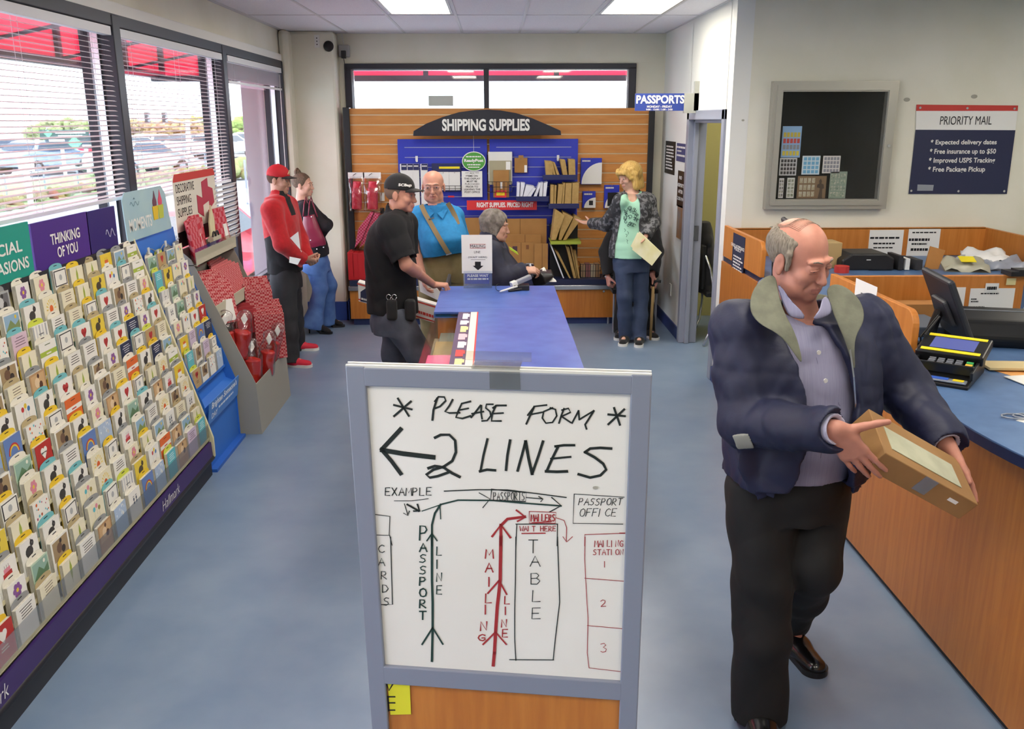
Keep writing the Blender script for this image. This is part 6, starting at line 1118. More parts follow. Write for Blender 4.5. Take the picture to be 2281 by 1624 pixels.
for r in range(NB):
    p = E0 + (E1 - E0) * (r / NB)
    for c in range(4):
        k = rc.choices(range(len(protos)), wb)[0]; o = place_pack(k, (p.x + .002, BY1 - .09 - c * .155, p.z - .004), '{}, blue display tier %s, %s from far side' % (ordn[r], ordn[c]), 'greeting cards in the blue display', rc.uniform(-.05, .05), R(-2.5)); o.scale = (1, .92, .9)
for k in range(len(protos)):
    if k not in used:
        for ch in list(protos[k][1][0].children): bpy.data.objects.remove(ch)
        bpy.data.objects.remove(protos[k][1][0])
# ================================================================ grey display of decorative shipping supplies
V_ = lambda a: np.array([a[0], a[1], a[2]], float)
m_corr = mat('grey_corrugated', '#9a9890', .75); GY0, GY1 = 5.84, 6.74
gd = thing('supplies_display', 'grey cardboard floor display of red decorative shipping supplies', 'display stand', (-1.8, 6.3, 0))
side = [(-1.60, 0), (-1.615, .36), (-1.97, 1.20), (-2.045, 1.27), (-2.058, 1.27), (-2.058, .72), (-2.012, .64), (-2.012, 0)]
for y in (GY0, GY1 - .006): b = MB(); b.slab([(x, y, z) for x, z in side], (0, .006, 0)); b.build('side_board', m_corr, gd)
b = MB(); b.slab([(-1.60, GY0 + .006, 0), (-1.60, GY1 - .006, 0), (-1.615, GY1 - .006, .355), (-1.615, GY0 + .006, .355)], (-.005, 0, 0)); b.build('front_board', m_corr, gd)
b = MB(); b.slab([(x, GY0 + .006, z) for x, z in [(-2.04, 1.26), (-2.052, 1.26), (-2.052, .72), (-2.012, .64), (-2.012, .02), (-2.0, .02), (-2.0, .65), (-2.04, .72)]], (0, GY1 - GY0 - .012, 0)); b.build('back_board', m_corr, gd)
b = MB(); b.box((-2.04, GY0, 1.16), (-1.93, GY1, 1.165)); b.box((-1.935, GY0 - .01, 1.16), (-1.93, GY1 + .01, 1.245)); b.build('top_tray', mat('tray_cream', '#b9b5a2', .7), gd)
b = MB(); b.box((-2.03, GY0 + .01, .80), (-1.84, GY1 - .01, .805)); b.box((-1.845, GY0 + .01, .80), (-1.84, GY1 - .01, .89)); b.build('middle_shelf', mat('tray_cream', '#b9b5a2'), gd)
b = MB(); b.box((-1.935, GY0 - .015, 1.20), (-1.93, GY1 + .02, 1.27)); b.build('clear_strip', glass('acrylic_lip'), gd)
X = -2.045; hc = thing('header_card', 'white header card with red top bar reading decorative shipping supplies', 'sign', (X, 6.3, 1.4)); b = MB(); b.slab([(X, 5.86, 1.27), (X, 6.74, 1.27), (X, 6.74, 1.70), (X, 6.71, 1.74), (X, 5.89, 1.74), (X, 5.86, 1.70)], (-.005, 0, 0)); b.build('board', mat('warm_white_board', '#dcd8cc', .6), hc)
b = MB(); b.slab([(X + .001, 5.86, 1.69), (X + .001, 6.74, 1.69), (X + .001, 6.74, 1.70), (X + .001, 6.71, 1.74), (X + .001, 5.89, 1.74), (X + .001, 5.86, 1.70)], (.001, 0, 0)); b.build('red_bar', mat('poster_red', '#c33a33'), hc)
b = MB()
for i, (s, w_) in enumerate((('DECORATIVE', .36), ('SHIPPING', .28), ('SUPPLIES', .28))): add_text(b, s, (X, 5.90, 1.62 - .078 * i), (0, 1, 0), (0, 0, 1), w_, .056, bold=.0)
b.build('lettering', m_ink, hc); b = MB(); b.box((X, 5.86, 1.27), (X + .002, 6.74, 1.37)); b.build('black_band', m_black, hc)
b = MB()
for P in (((6.30, 1.46), (6.42, 1.42), (6.42, 1.55), (6.30, 1.58)), ((6.42, 1.50), (6.56, 1.52), (6.56, 1.68), (6.42, 1.66)), ((6.56, 1.46), (6.68, 1.50), (6.66, 1.60), (6.56, 1.62))): b.slab([(X + .001, y, z) for y, z in P], (.0015, 0, 0))
b.build('printed_boxes', mat('printed_red', '#b03a50', .6), hc)
m_chk = mat('red_white_check', '#b81f33', .5, col2='#c9707a', kind='checker', scale=26); m_chk2 = mat('small_check', '#b0202f', .5, col2='#cf8a8a', kind='checker', scale=70); m_rede = mat('red_edge', '#9c1f2a', .6)
def slabpack(x, y, z, w, h, th, yaw, tilt, m, name, lab, cat, grp, label=False, roll=0):
    t = thing(name, lab, cat, (x, y, z), 0, grp); M = Matrix.Translation((x, y, z)) @ Matrix.Rotation(yaw, 4, 'Z') @ Matrix.Rotation(tilt, 4, 'Y') @ Matrix.Rotation(roll, 4, 'X')
    b = MB(); b.box((-th, -w / 2, 0), (0, w / 2, h), None, M); b.build('pack', m, t, bevel=.003)
    if label: b = MB(); b.box((0, w * .1, h * .05), (.0015, w * .4, h * .6), None, M); b.build('white_label', m_paper, t)
    return t
for i in range(5): slabpack(-1.945 - .018 * i, 5.98 + .05 * i, 1.168, .24, .27 + .02 * (i % 2), .012, R(6 - 4 * i), R(-8), m_chk, 'gift_mailer', 'red checked gift mailer in the top tray, %s from the near side' % ordn[i], 'envelope', 'red checked mailers in the top tray', label=i == 2, roll=R(8 - 3 * i))
slabpack(-1.95, 6.58, 1.168, .22, .30, .03, R(-5), R(-8), m_chk, 'gift_mailer', 'red checked mailer with a long label at the far end of the top tray', 'envelope', 'red checked mailers in the top tray', label=True)
b = MB(); b.slab([(-1.99, 6.35, 1.168), (-1.99, 6.48, 1.168), (-1.99, 6.48, 1.38), (-1.99, 6.42, 1.50), (-1.99, 6.36, 1.38)], (-.01, 0, 0)); tag(b.build('cream_tag', m_cream), 'cream pointed card between the red mailers', 'card')
for i, z in enumerate((1.17, 1.26)):
    t = thing('cream_ledge', 'cream ledge with black curved clips, %s one' % ('lower' if i == 0 else 'upper'), 'tray', (-1.96, 6.4, z)); b = MB(); b.box((-1.99, 6.28, z), (-1.95, 6.46, z + .03)); b.build('ledge', mat('tray_cream', '#b9b5a2'), t)
    b = MB(); [b.tube([(-1.955, 6.32 + .07 * k + .03 * math.cos(a), z + .03 + .035 * math.sin(a)) for a in [PI * j / 6 for j in range(7)]], .006, 6) for k in range(2)]; b.build('black_clip', m_black, t)
for i in range(7): slabpack(-1.86 - .018 * i, 6.42 + .02 * i, .808, .46 - .02 * i, .26 + .008 * i, .013, R(2 * i - 6), R(-14), m_chk2, 'checked_mailer', 'red small checked mailer on the middle shelf, %s from the front' % ordn[i], 'envelope', 'checked mailers on the middle shelf')
def stack_px(px, py, y, n, step, w, h, th, yaw, tilt, m, lab, grp, label=False):
    B0 = A(px, py, y=y)
    for i in range(n): d = Vector((-math.cos(yaw), -math.sin(yaw), 0)) * step * i; slabpack(B0.x + d.x, B0.y + d.y, B0.z + .012 * i, w, h + .012 * (i % 3), th, yaw, tilt, m, 'checked_mailer', lab % ordn[i], 'envelope', grp, label=(label and i == 0))
stack_px(500, 722, 6.02, 6, .03, .26, .27, .014, R(-35), R(-12), m_chk2, 'red checked mailer at the near side of the bin, %s from the front', 'checked mailers in the near half of the bin', True)
stack_px(474, 716, 5.98, 3, .025, .20, .24, .014, R(-20), R(-14), m_chk2, 'red checked mailer squeezed against the near side board, %s of three', 'checked mailers by the near side board')
stack_px(582, 712, 6.56, 6, .022, .20, .22, .014, R(-62), R(-6), m_chk2, 'red checked mailer in the upper far pile of the bin, %s from the front', 'upper far mailers in the bin')
stack_px(608, 800, 6.50, 7, .024, .22, .34, .016, R(-64), R(-5), m_chk2, 'dull red checked mailer in the lower far pile, %s from the front', 'lower far mailers in the bin')
stack_px(556, 742, 6.45, 5, .02, .16, .17, .014, R(-50), R(-10), m_rede, 'dark red mailer in the middle of the bin, %s from the front', 'dark mailers in the middle of the bin')
for i, (b0, t0, y, rr_) in enumerate((((528, 797), (539, 738), 6.02, .066), ((508, 788), (504, 740), 5.93, .05), ((560, 856), (560, 800), 6.06, .066), ((589, 838), (596, 782), 6.28, .055), ((600, 812), (612, 762), 6.5, .045))):
    q0 = V_(A(*b0, y=y)); q1 = V_(A(*t0, y=y)); t = thing('wrap_pack', 'clear bag with a red roll in the grey bin, %s' % ('behind the front one', 'against the near side board', 'nearest the front corner', 'right of the front one', 'farthest right in the bin')[i], 'package', tuple(q0), group='red wrap packs in the bin')
    d = (q1 - q0) / np.linalg.norm(q1 - q0); s = SDF(np.minimum(q0, q1) - .13, np.maximum(q0, q1) + .18, .008); s.loft([(q0 + d * .01, rr_, rr_), (q1, rr_ * .95, rr_ * .95)], (1, 0, 0)).wrinkle(.003, 70, i); s.build('wrap_roll', mat('red_wrap2', '#cf2c26', .25, coat=.3), t)
    s = SDF(np.minimum(q0, q1) - .14, np.maximum(q0, q1) + .22, .01); s.cone(q0 + d * .04, q1 + d * .01, rr_ * 1.15, rr_ * 1.08).cone(q1 + d * .06, q1 + d * .11, .025, .045, k=.06).wrinkle(.006, 55, i + 9); s.build('clear_bag', m_clear, t)
    b = MB(); c = q1 + d * .09; b.obox(c, (.006, .09, .05), (1, 0, .3), (0, 1, .2), (-.3, -.2, 1)); b.build('header_card', m_paper, t)
# ================================================================ people
def V(a): return np.array([a[0], a[1], a[2]], float)
def P3(px, py, y): return V(A(px, py, y=y))
def nrm(v): v = np.array(v, float); return v / np.linalg.norm(v)
def skin(h, lip='#a8605a'):
    m = mat('skin_' + h.strip('#'), h, .48, noise_amt=.12, scale=30, spec=.4); m.node_tree.nodes['Principled BSDF'].inputs['Subsurface Weight'].default_value = .06; m.node_tree.nodes['Principled BSDF'].inputs['Subsurface Radius'].default_value = (.02, .008, .004); return m
class Head:
    def __init__(s, c, fwd, up=(0, 0, 1), sc=1.0, wide=1.0, female=False):
        s.c = V(c); s.Y = nrm(fwd); u = np.array(up, float); s.X = nrm(np.cross(s.Y, u)); s.Z = np.cross(s.X, s.Y); s.s = sc; s.w = wide; s.fem = female; s.M = np.array([s.X, s.Y, s.Z])
    def p(s, x, y, z): return s.c + s.s * (x * s.w * s.X + y * s.Y + z * s.Z)
    def e(s, f, c, r, k=.012, op='+', rot=None): f.ell(s.p(*c), np.array([r[0] * s.w, r[1], r[2]]) * s.s, s.M if rot is None else rot @ s.M, k * s.s, op)
    def co(s, f, a, b, ra, rb, k=.01, op='+', **kw): f.cone(s.p(*a), s.p(*b), ra * s.s, rb * s.s, k * s.s, op, **kw)
    def sculpt(s, f, jowl=0, smile=0, mouth_open=0, brow=1.0):
        fm = s.fem
        s.e(f, (0, -.016, .042), (.074, .092, .078)); s.e(f, (0, .012, -.012), (.062, .074, .085), .02)
        s.e(f, (0, .030, -.058), (.048 + jowl * .01, .052, .044), .025); s.e(f, (0, .066, -.094), (.020 if fm else .026, .018, .016), .022)
        for q in (-1, 1):
            s.e(f, (q * .036, .060, -.026), (.023, .022, .021), .02); s.e(f, (q * .048, .015, -.066), (.016, .034, .022), .025)
            if jowl: s.e(f, (q * .040, .040, -.078), (.020, .028, .022), .02)
            s.e(f, (q * .031, .092, .004), (.0165, .012, .0095), .012, '-')
            s.co(f, (q * .012, .088, .026), (q * .046, .076, .024), .008 * brow, .006 * brow, .012)
            s.e(f, (q * .031, .0735, .003), (.0155, .0145, .0135), .003)
            s.co(f, (q * .018, .0865, .0085), (q * .044, .0815, .0075), .0046, .004, .004); s.co(f, (q * .018, .086, -.0055), (q * .043, .081, -.0052), .0034, .003, .005)
            s.co(f, (0, .096, -.036), (q * .0115, .0925, -.037), .0072, .0055, .006); s.e(f, (q * .007, .104, -.0435), (.0036, .005, .003), .002, '-')
            s.co(f, (q * .018, .082, -.04), (q * .034, .072, -.064), .003, .003, .01, '-')
            s.e(f, (q * .077, -.008, -.004), (.008, .020, .031), .006); s.e(f, (q * .086, .001, .002), (.006, .009, .015), .004, '-'); s.e(f, (q * .079, -.002, -.03), (.006, .01, .009), .006)
        s.co(f, (0, .083, .018), (0, .1045, -.033), .0068, .0092, .011); s.co(f, (0, .098, -.030), (0, .104, -.036), .0088, .008, .006)
        o = mouth_open * .5
        s.co(f, (-.020, .080, -.0605 + smile), (0, .0905, -.0585 + o), .0045, .0065, .006); s.co(f, (.020, .080, -.0605 + smile), (0, .0905, -.0585 + o), .0045, .0065, .006)
        s.co(f, (-.017, .079, -.069 - o + smile), (0, .088, -.0705 - o), .0045, .0075, .006); s.co(f, (.017, .079, -.069 - o + smile), (0, .088, -.0705 - o), .0045, .0075, .006)
        s.co(f, (-.023, .086, -.0642 + smile), (0, .0975, -.0645), .0018 + o, .0018 + o, .002, '-'); s.co(f, (.023, .086, -.0642 + smile), (0, .0975, -.0645), .0018 + o, .0018 + o, .002, '-')
    def loc(s, C): return (C - s.c) @ s.M.T / s.s / np.array([s.w, 1, 1])
    def eyes(s, t, iris='#4a5a6a', look=(0, 0)):
        ms = [mat('eye_white', '#dcd8d2', .25), mat('iris_' + iris[1:], iris, .2), m_black]
        for q in (-1, 1):
            b = MB(); c = s.p(q * .031, .0765, .003); r = .0122 * s.s; M3 = Matrix([list(v) for v in s.M]).transposed()
            b.ell(c, r, 16, 10, 0, M3); d = nrm(s.Y + look[0] * s.X + look[1] * s.Z)
            for rr, k, mi in ((.0058, .955, 1), (.0026, .985, 2)):
                cc = c + d * r * k; u = nrm(np.cross(d, s.Z)); w = np.cross(d, u); b.add([cc + d * (r * .06)] + [cc + (u * math.cos(a) + w * math.sin(a)) * rr * s.s for a in [2 * PI * i / 12 for i in range(12)]], [(0, 1 + i, 1 + (i + 1) % 12) for i in range(12)], mi)
            b.build('eye', ms, t, smooth=True)
    def brows(s, t, m, th=.0028):
        b = MB()
        for q in (-1, 1): b.tube([s.p(q * .014, .0945, .0255), s.p(q * .03, .0905, .031), s.p(q * .046, .0785, .0265)], [th * .8 * s.s, th * s.s, th * .5 * s.s], 8)
        b.build('eyebrow', m, t, smooth=True)
def face_regions(H, beard=False):
    def fn(C):
        L = H.loc(C); idx = np.zeros(len(L), int); x, y, z = L[:, 0], L[:, 1], L[:, 2]
        lip = (np.abs(x) < .021) & (y > .074) & (z < -.0555) & (z > -.0755 + np.abs(x) * .35) & (z < -.0535 - np.abs(x) * .2); idx[lip] = 1
        if beard: bd = (y > .0) & (z < -.035) & (z > -.13) & ~lip & (np.abs(x) < .08) & ~((z > -.05) & (np.abs(x) < .03)); idx[bd] = 2
        return idx
    return fn
def hand(f, Wp, D, N, side, curl=(.3, .35, .4, .45), thumb=(.7, .6, .3), sc=1.0, tcurl=.25, k=.007):
    """palm, four bent fingers of different lengths and a side thumb, rooted in the wrist"""
    Wp = np.array(Wp, float); D = nrm(D); N = np.array(N, float); N = nrm(N - D * (N @ D)); T = np.cross(D, N) * side
    offs = (.027, .009, -.009, -.0265); kn = (.088, .092, .087, .078); L = ((.040, .025, .021), (.045, .028, .022), (.041, .026, .021), (.032, .020, .018)); rad = (.0088, .009, .0086, .0076)
    for i in range(4):
        K = Wp + sc * (D * kn[i] + T * offs[i] * 1.05); f.cone(Wp + sc * (T * offs[i] * .62 + D * .008), K, .0145 * sc, .0105 * sc, .014 * sc)
        d = nrm(D + T * (offs[i] * 3.2)); p = K; a = 0
        for j in range(3):
            a += curl[i] * (.85, 1.1, .75)[j]; dd = d * math.cos(a) + N * math.sin(a); q = p + sc * dd * L[i][j]; f.cone(p, q, rad[i] * (1, .93, .86)[j] * sc, rad[i] * (.93, .86, .74)[j] * sc, k * .4 if j else k); p = q
    b = Wp + sc * (D * .022 + T * .022 + N * .004); d = nrm(T * thumb[0] + D * thumb[1] + N * thumb[2]); p1 = b + sc * d * .042; d2 = nrm(d + D * tcurl + N * tcurl * .6); p2 = p1 + sc * d2 * .034; d3 = nrm(d2 + D * tcurl + N * tcurl * .5); p3 = p2 + sc * d3 * .026
    f.cone(b, p1, .0155 * sc, .0115 * sc, .012 * sc); f.cone(p1, p2, .011 * sc, .0098 * sc, .004); f.cone(p2, p3, .0098 * sc, .008 * sc, .003)
    f.ell(Wp + sc * (D * .045 + T * .02 + N * .008), (.02 * sc, .02 * sc, .014 * sc), None, .012); return f
def bounds(pts, pad): P = np.array(pts); return P.min(0) - pad, P.max(0) + pad
class Person:
    """J: joints in world metres. torso: sections (centre, half width, half depth) from neck base down; ax = shoulder axis"""
    def __init__(s, label, H, J, torso, ax, skinc, res=.0055, foot=None, group=None):
        s.H = H; s.J = J; s.torso = [(V(c), a, b) for c, a, b in torso]; s.ax = nrm(ax); s.res = res
        g = J.get('ground', (torso[-1][0][0], torso[-1][0][1], 0)); s.t = thing('person', label, 'person', (g[0], g[1], 0), 0, group); s.skin = skin(skinc)
    def allpts(s): return [s.H.c] + [s.J[k] for k in s.J if k not in ('ground',) and k[0] in 'sewhkatn' and not k.startswith('hand')] + [c for c, _, _ in s.torso]
    def body(s, hands, regions=True, lip='#b0726a', beard=None, limb=1.0, **fk):
        J = s.J; lo, hi = bounds(s.allpts(), .24); f = SDF(lo, hi, s.res); s.H.sculpt(f, **fk)
        f.cone(s.H.p(0, -.022, -.05), J['neck'], .052 * s.H.s, .062 * s.H.s, .03); f.loft([(c, a * .9, b * .9) for c, a, b in s.torso], s.ax, .04)
        for q in 'LR':
            f.chain([J['sh' + q], J['el' + q], J['wr' + q]], [.046 * limb, .038 * limb, .026 * limb], .02); m = J['el' + q] + (J['wr' + q] - J['el' + q]) * .3; f.cone(J['el' + q], m, .038 * limb, .041 * limb, .02)
            h = hands[q]
            if h: hand(f, J['wr' + q], h['D'], h['N'], 1 if q == 'R' else -1, **{k: v for k, v in h.items() if k not in 'DN'})
            f.chain([J['hi' + q], J['kn' + q], J['an' + q]], [.075, .05, .036], .03); a_ = J['an' + q]; t_ = a_ + (J['to' + q] - a_) * .55; g_ = J.get('gz' + q, 0.) + .05; f.cone(a_, V((a_[0], a_[1], max(g_, a_[2] - .06))), .034, .028, .02); f.cone(V((a_[0], a_[1], max(g_, a_[2] - .05))), V((t_[0], t_[1], g_)), .028, .022, .02)
        ms = [s.skin, mat('lips_' + lip.strip('#'), lip, .45)] + ([mat('stubble_' + beard.strip('#'), beard, .7)] if beard else []); f.build('body', ms, s.t, face_regions(s.H, bool(beard)) if regions else None)
    def top(s, m, name='shirt', sleeve=1.0, r=(.062, .052, .042), grow=.012, seed=1, fold=.004, fr=38, neck=.066, res=None, extra=None, torso=None, open_=None, build=True, hem=0, shoulders=True):
        J = s.J; tor = torso or s.torso; lo, hi = bounds([J[k + q] for k in ('sh', 'el', 'wr') for q in 'LR'] + [c for c, _, _ in tor], .20); f = SDF(lo, hi, res or s.res)
        f.loft([(c, a + grow, b + grow) for c, a, b in tor], s.ax, .03, p=2.2)
        for q in 'LR':
            if shoulders: f.cone(J['neck'] + (J['sh' + q] - J['neck']) * .3 - np.array([0, 0, .03]), J['sh' + q], r[0] * 1.0, r[0], .04)
            e = J['el' + q]; w = J['wr' + q]
            g = SDF(lo, hi, res or s.res)
            if sleeve >= 1: d = nrm(w - e); w2 = e + (w - e) * .93; g.chain([J['sh' + q], e, w2], [r[0], r[1], r[2]], .025); g.cone(w2 + d * (r[2] * 1.25), w2 + d * (r[2] * 2.8), r[2] * 1.4, r[2] * 1.4, 0, '-'); g.cone(w2, w2 + d * .06, r[2] * .72, r[2] * .78, 0, '-')
            else: e2 = J['sh' + q] + (e - J['sh' + q]) * sleeve; d = nrm(e - J['sh' + q]); g.cone(J['sh' + q], e2 + d * .04, r[0], r[0] * .98, .03); g.cone(e2 - d * .005, e2 + d * .12, r[0] * .86, r[0] * .9, 0, '-'); g.cone(e2 + d * .14, e2 + d * .18, .135, .135, 0, '-')
            h = np.clip(.5 + .5 * (g.f - f.f) / .03, 0, 1); f.f = g.f * (1 - h) + f.f * h - .03 * h * (1 - h)
        if extra: extra(f)
        if fold: f.wrinkle(fold, fr, seed)
        for q in 'LR':
            pass
        nd = nrm(s.H.c - J['neck']); f.cone(J['neck'] - nd * .02, s.H.p(0, 0, -.03), neck, neck * 1.15, .004, '-')
        return f.build(name, m, s.t) if build else f
    def trousers(s, m, waist, r=(.10, .078, .07, .072), seed=3, fold=.004, fr=32, name='trousers', res=None, knee_pull=None, cut_z=None):
        """waist: sections from belt to crotch; r: thigh, knee, calf, hem radii"""
        J = s.J; lo, hi = bounds([J[k + q] for k in ('hi', 'kn', 'an') for q in 'LR'] + [V(c) for c, _, _ in waist], .16); f = SDF(lo, hi, res or s.res)
        f.loft([(V(c), a, b) for c, a, b in waist], s.ax, .03)
        for q in 'LR': h, k, a = J['hi' + q], J['kn' + q], J['an' + q]; md = (k + a) / 2; d = nrm(a - k); f.chain([h, k, md, a + d * .07], [r[0], r[1], r[2], r[3]], .03)
        if fold: f.wrinkle(fold, fr, seed)
        for q in 'LR': d = nrm(J['an' + q] - J['kn' + q]); a = J['an' + q] + d * .055; f.cone(a + d * .16, a + d * .2, .16, .16, .0, '-')
        return f.build(name, m, s.t)
    def shoe(s, q, m, m_sole, L=.29, w=.048, name='shoe', heel=0, sc=1.0, laces=None):
        a = s.J['an' + q]; to = s.J['to' + q]; d = to - a; d = nrm([d[0], d[1], 0]); n = np.cross(d, [0, 0, 1]); g = s.J.get('gz' + q, 0.0); hl = np.array([a[0], a[1], g]) - d * .065 * sc; tip = hl + d * L
        up = np.array([0, 0, 1.0]); f = SDF(*bounds([hl, tip, a], .1), .006 if s.res > .005 else .0045); hz = heel
        f.cone(hl + up * (.04 + hz) + d * .03, hl + up * (.036 + hz * .55) + d * L * .45, .036, .04 * w / .045, .03); f.cone(hl + up * (.036 + hz * .55) + d * L * .45, tip + up * .028 - d * .045, w * .95, w * .78, .03, flat=(0, 0, 1), fs=.8); f.cone(hl + up * (.05 + hz) + d * .035, a + up * .0, .038, .04, .03)
        f.cone(a + up * .0, a + up * .12, .034, .04, 0, '-'); f.cut(lambda X, Y, Z: g + .018 - Z + 0 * X); o = f.build(name, m, s.t)
        b = MB(); nn = 16; prof = []
        for i in range(nn): t_ = i / (nn - 1) * PI; prof.append(tip - d * (w * .95) + d * math.sin(t_) * w * .95 + n * math.cos(t_) * w * .98)
        for i in range(8): t_ = i / 7 * PI; prof.append(hl + d * .035 - d * math.sin(t_) * .04 - n * math.cos(t_) * .036)
        if heel: 
            b.slab([p_ * [1, 1, 0] + [0, 0, g] for p_ in prof[:nn]] + [hl + d * L * .5 - n * .03, hl + d * L * .5 + n * .03], up * .02); b.cone_ = None; b.tube([hl + d * .01, hl + d * .012 + up * (heel + .01), hl + d * L * .3 + up * (heel * .8), hl + d * L * .52 + up * .015], [.006, .02, .022, .02], 10)
        else: b.slab([np.array([p_[0], p_[1], g]) for p_ in prof], up * .024)
        b.build('shoe_sole', m_sole, o)
        if laces: 
            l = MB()
            for k in range(4): c = hl + d * (L * (.42 + .07 * k)) + up * (.084 - .009 * k); l.tube([c - n * .02, c + up * .005, c + n * .02], .003, 6)
            l.build('laces', laces, o)
def cap_on(P, m, brim_m, brim_dir=None, name='cap', text=None, text_m=None, logo=None, yaw=0):
    H = P.H; f = SDF(*bounds([H.c], .2), .005); H.e(f, (0, -.012, .050), (.085, .104, .090), .0); f.cut(lambda X, Y, Z: -(((X - H.c[0]) * H.Z[0] + (Y - H.c[1]) * H.Z[1] + (Z - H.c[2]) * H.Z[2]) / H.s - .036 - 0 * X)); H.e(f, (0, -.012, .030), (.079, .098, .098), .0, '-'); H.e(f, (0, -.012, .141), (.008, .008, .006), .003)
    o = f.build(name, m, P.t); b = MB(); n = 12; top_ = []; bot = []
    Yd = H.Y * math.cos(yaw) + H.X * math.sin(yaw); Xd = H.X * math.cos(yaw) - H.Y * math.sin(yaw)
    grid = [[H.c + H.s * (Xd * (-.074 + .148 * i / n) * (1 - .10 * j / 5 * 0) + Yd * (.062 + math.sqrt(max(0, 1 - (2 * i / n - 1) ** 2)) * (.024 + .078 * j / 5)) + H.Z * (.050 - .012 * (2 * i / n - 1) ** 2 - .010 * j / 5)) for i in range(n + 1)] for j in range(6)]
    vs = [p for r_ in grid for p in r_]; k = n + 1; fs = [(j * k + i, j * k + i + 1, (j + 1) * k + i + 1, (j + 1) * k + i) for j in range(5) for i in range(n)]; vs2 = [p - H.Z * .004 for p in vs]; N_ = len(vs)
    rim = list(range(5 * k, 6 * k)); b.add(vs + vs2, fs + [tuple(x + N_ for x in q_[::-1]) for q_ in fs] + [(rim[i], rim[i + 1], rim[i + 1] + N_, rim[i] + N_) for i in range(n)]); b.build('brim', brim_m, o, smooth=True)
    if text:
        b = MB(); vs_, fs_ = font_mesh(text, .03, .1, 1); x0 = min(v.x for v in vs_); x1 = max(v.x for v in vs_); y0 = min(v.y for v in vs_); y1 = max(v.y for v in vs_); out = []
        for v in vs_: a = 1.3 - (v.x - x0) / (x1 - x0) * .95; z = .058 + (v.y - y0) / (y1 - y0) * .022; r_ = 1.02; kz = math.sqrt(max(.05, 1 - ((z - .05) / .09) ** 2)); out.append(H.p(.087 * math.sin(a) * r_ * kz, -.012 + .106 * math.cos(a) * r_ * kz, z))
        b.add(out, fs_); b.build('cap_lettering', text_m, o)
    if logo: b = MB(); [b.tube([H.p(x, .0945 + y, z) for x, y, z in pp], .0035, 6) for pp in (((-.014, -.006, .062), (0, .0, .098), (.014, -.006, .062)), ((-.009, -.002, .074), (.009, -.002, .074)), ((-.016, -.006, .06), (-.004, -.004, .062)))]; b.build('cap_emblem', logo, o)
    return o
# ---------------------------------------------------------------- fabrics
m_jeans = mat('blue_jeans', '#3f5f9c', .8, col2='#5478b4', scale=9, bump=.15, bscale=300); m_jeans2 = mat('dark_jeans', '#2f3c58', .85, col2='#3c4a68', scale=8, bump=.15, bscale=300)
m_charc = mat('charcoal_denim', '#1b1c21', .85, col2='#24262c', scale=9, bump=.15, bscale=300); m_blk = mat('black_cloth', '#121216', .85, bump=.12, bscale=260, sheen=.1); m_blk2 = mat('dark_slacks', '#0b0c0f', .8, bump=.1, bscale=240)
m_fleece = mat('red_fleece', '#b5101c', .9, col2='#a30d17', scale=30, bump=.2, bscale=200, sheen=.2); m_fleeceb = mat('black_fleece', '#1c1c20', .95, bump=.2, bscale=200)
m_navyj = mat('navy_shell_jacket', '#151b3c', .6, col2='#111633', scale=5, bump=.12, bscale=120); m_lin = mat('olive_suede_collar', '#6d6f60', .85, col2='#5f6154', scale=25, bump=.15, bscale=150); m_lav = mat('lavender_shirt', '#8f8ea8', .75, col2='#8583a0', scale=60, stretch=(6, .2, .2), bump=.08, bscale=300)
def Z(p, dz): return p + np.array([0, 0, dz])
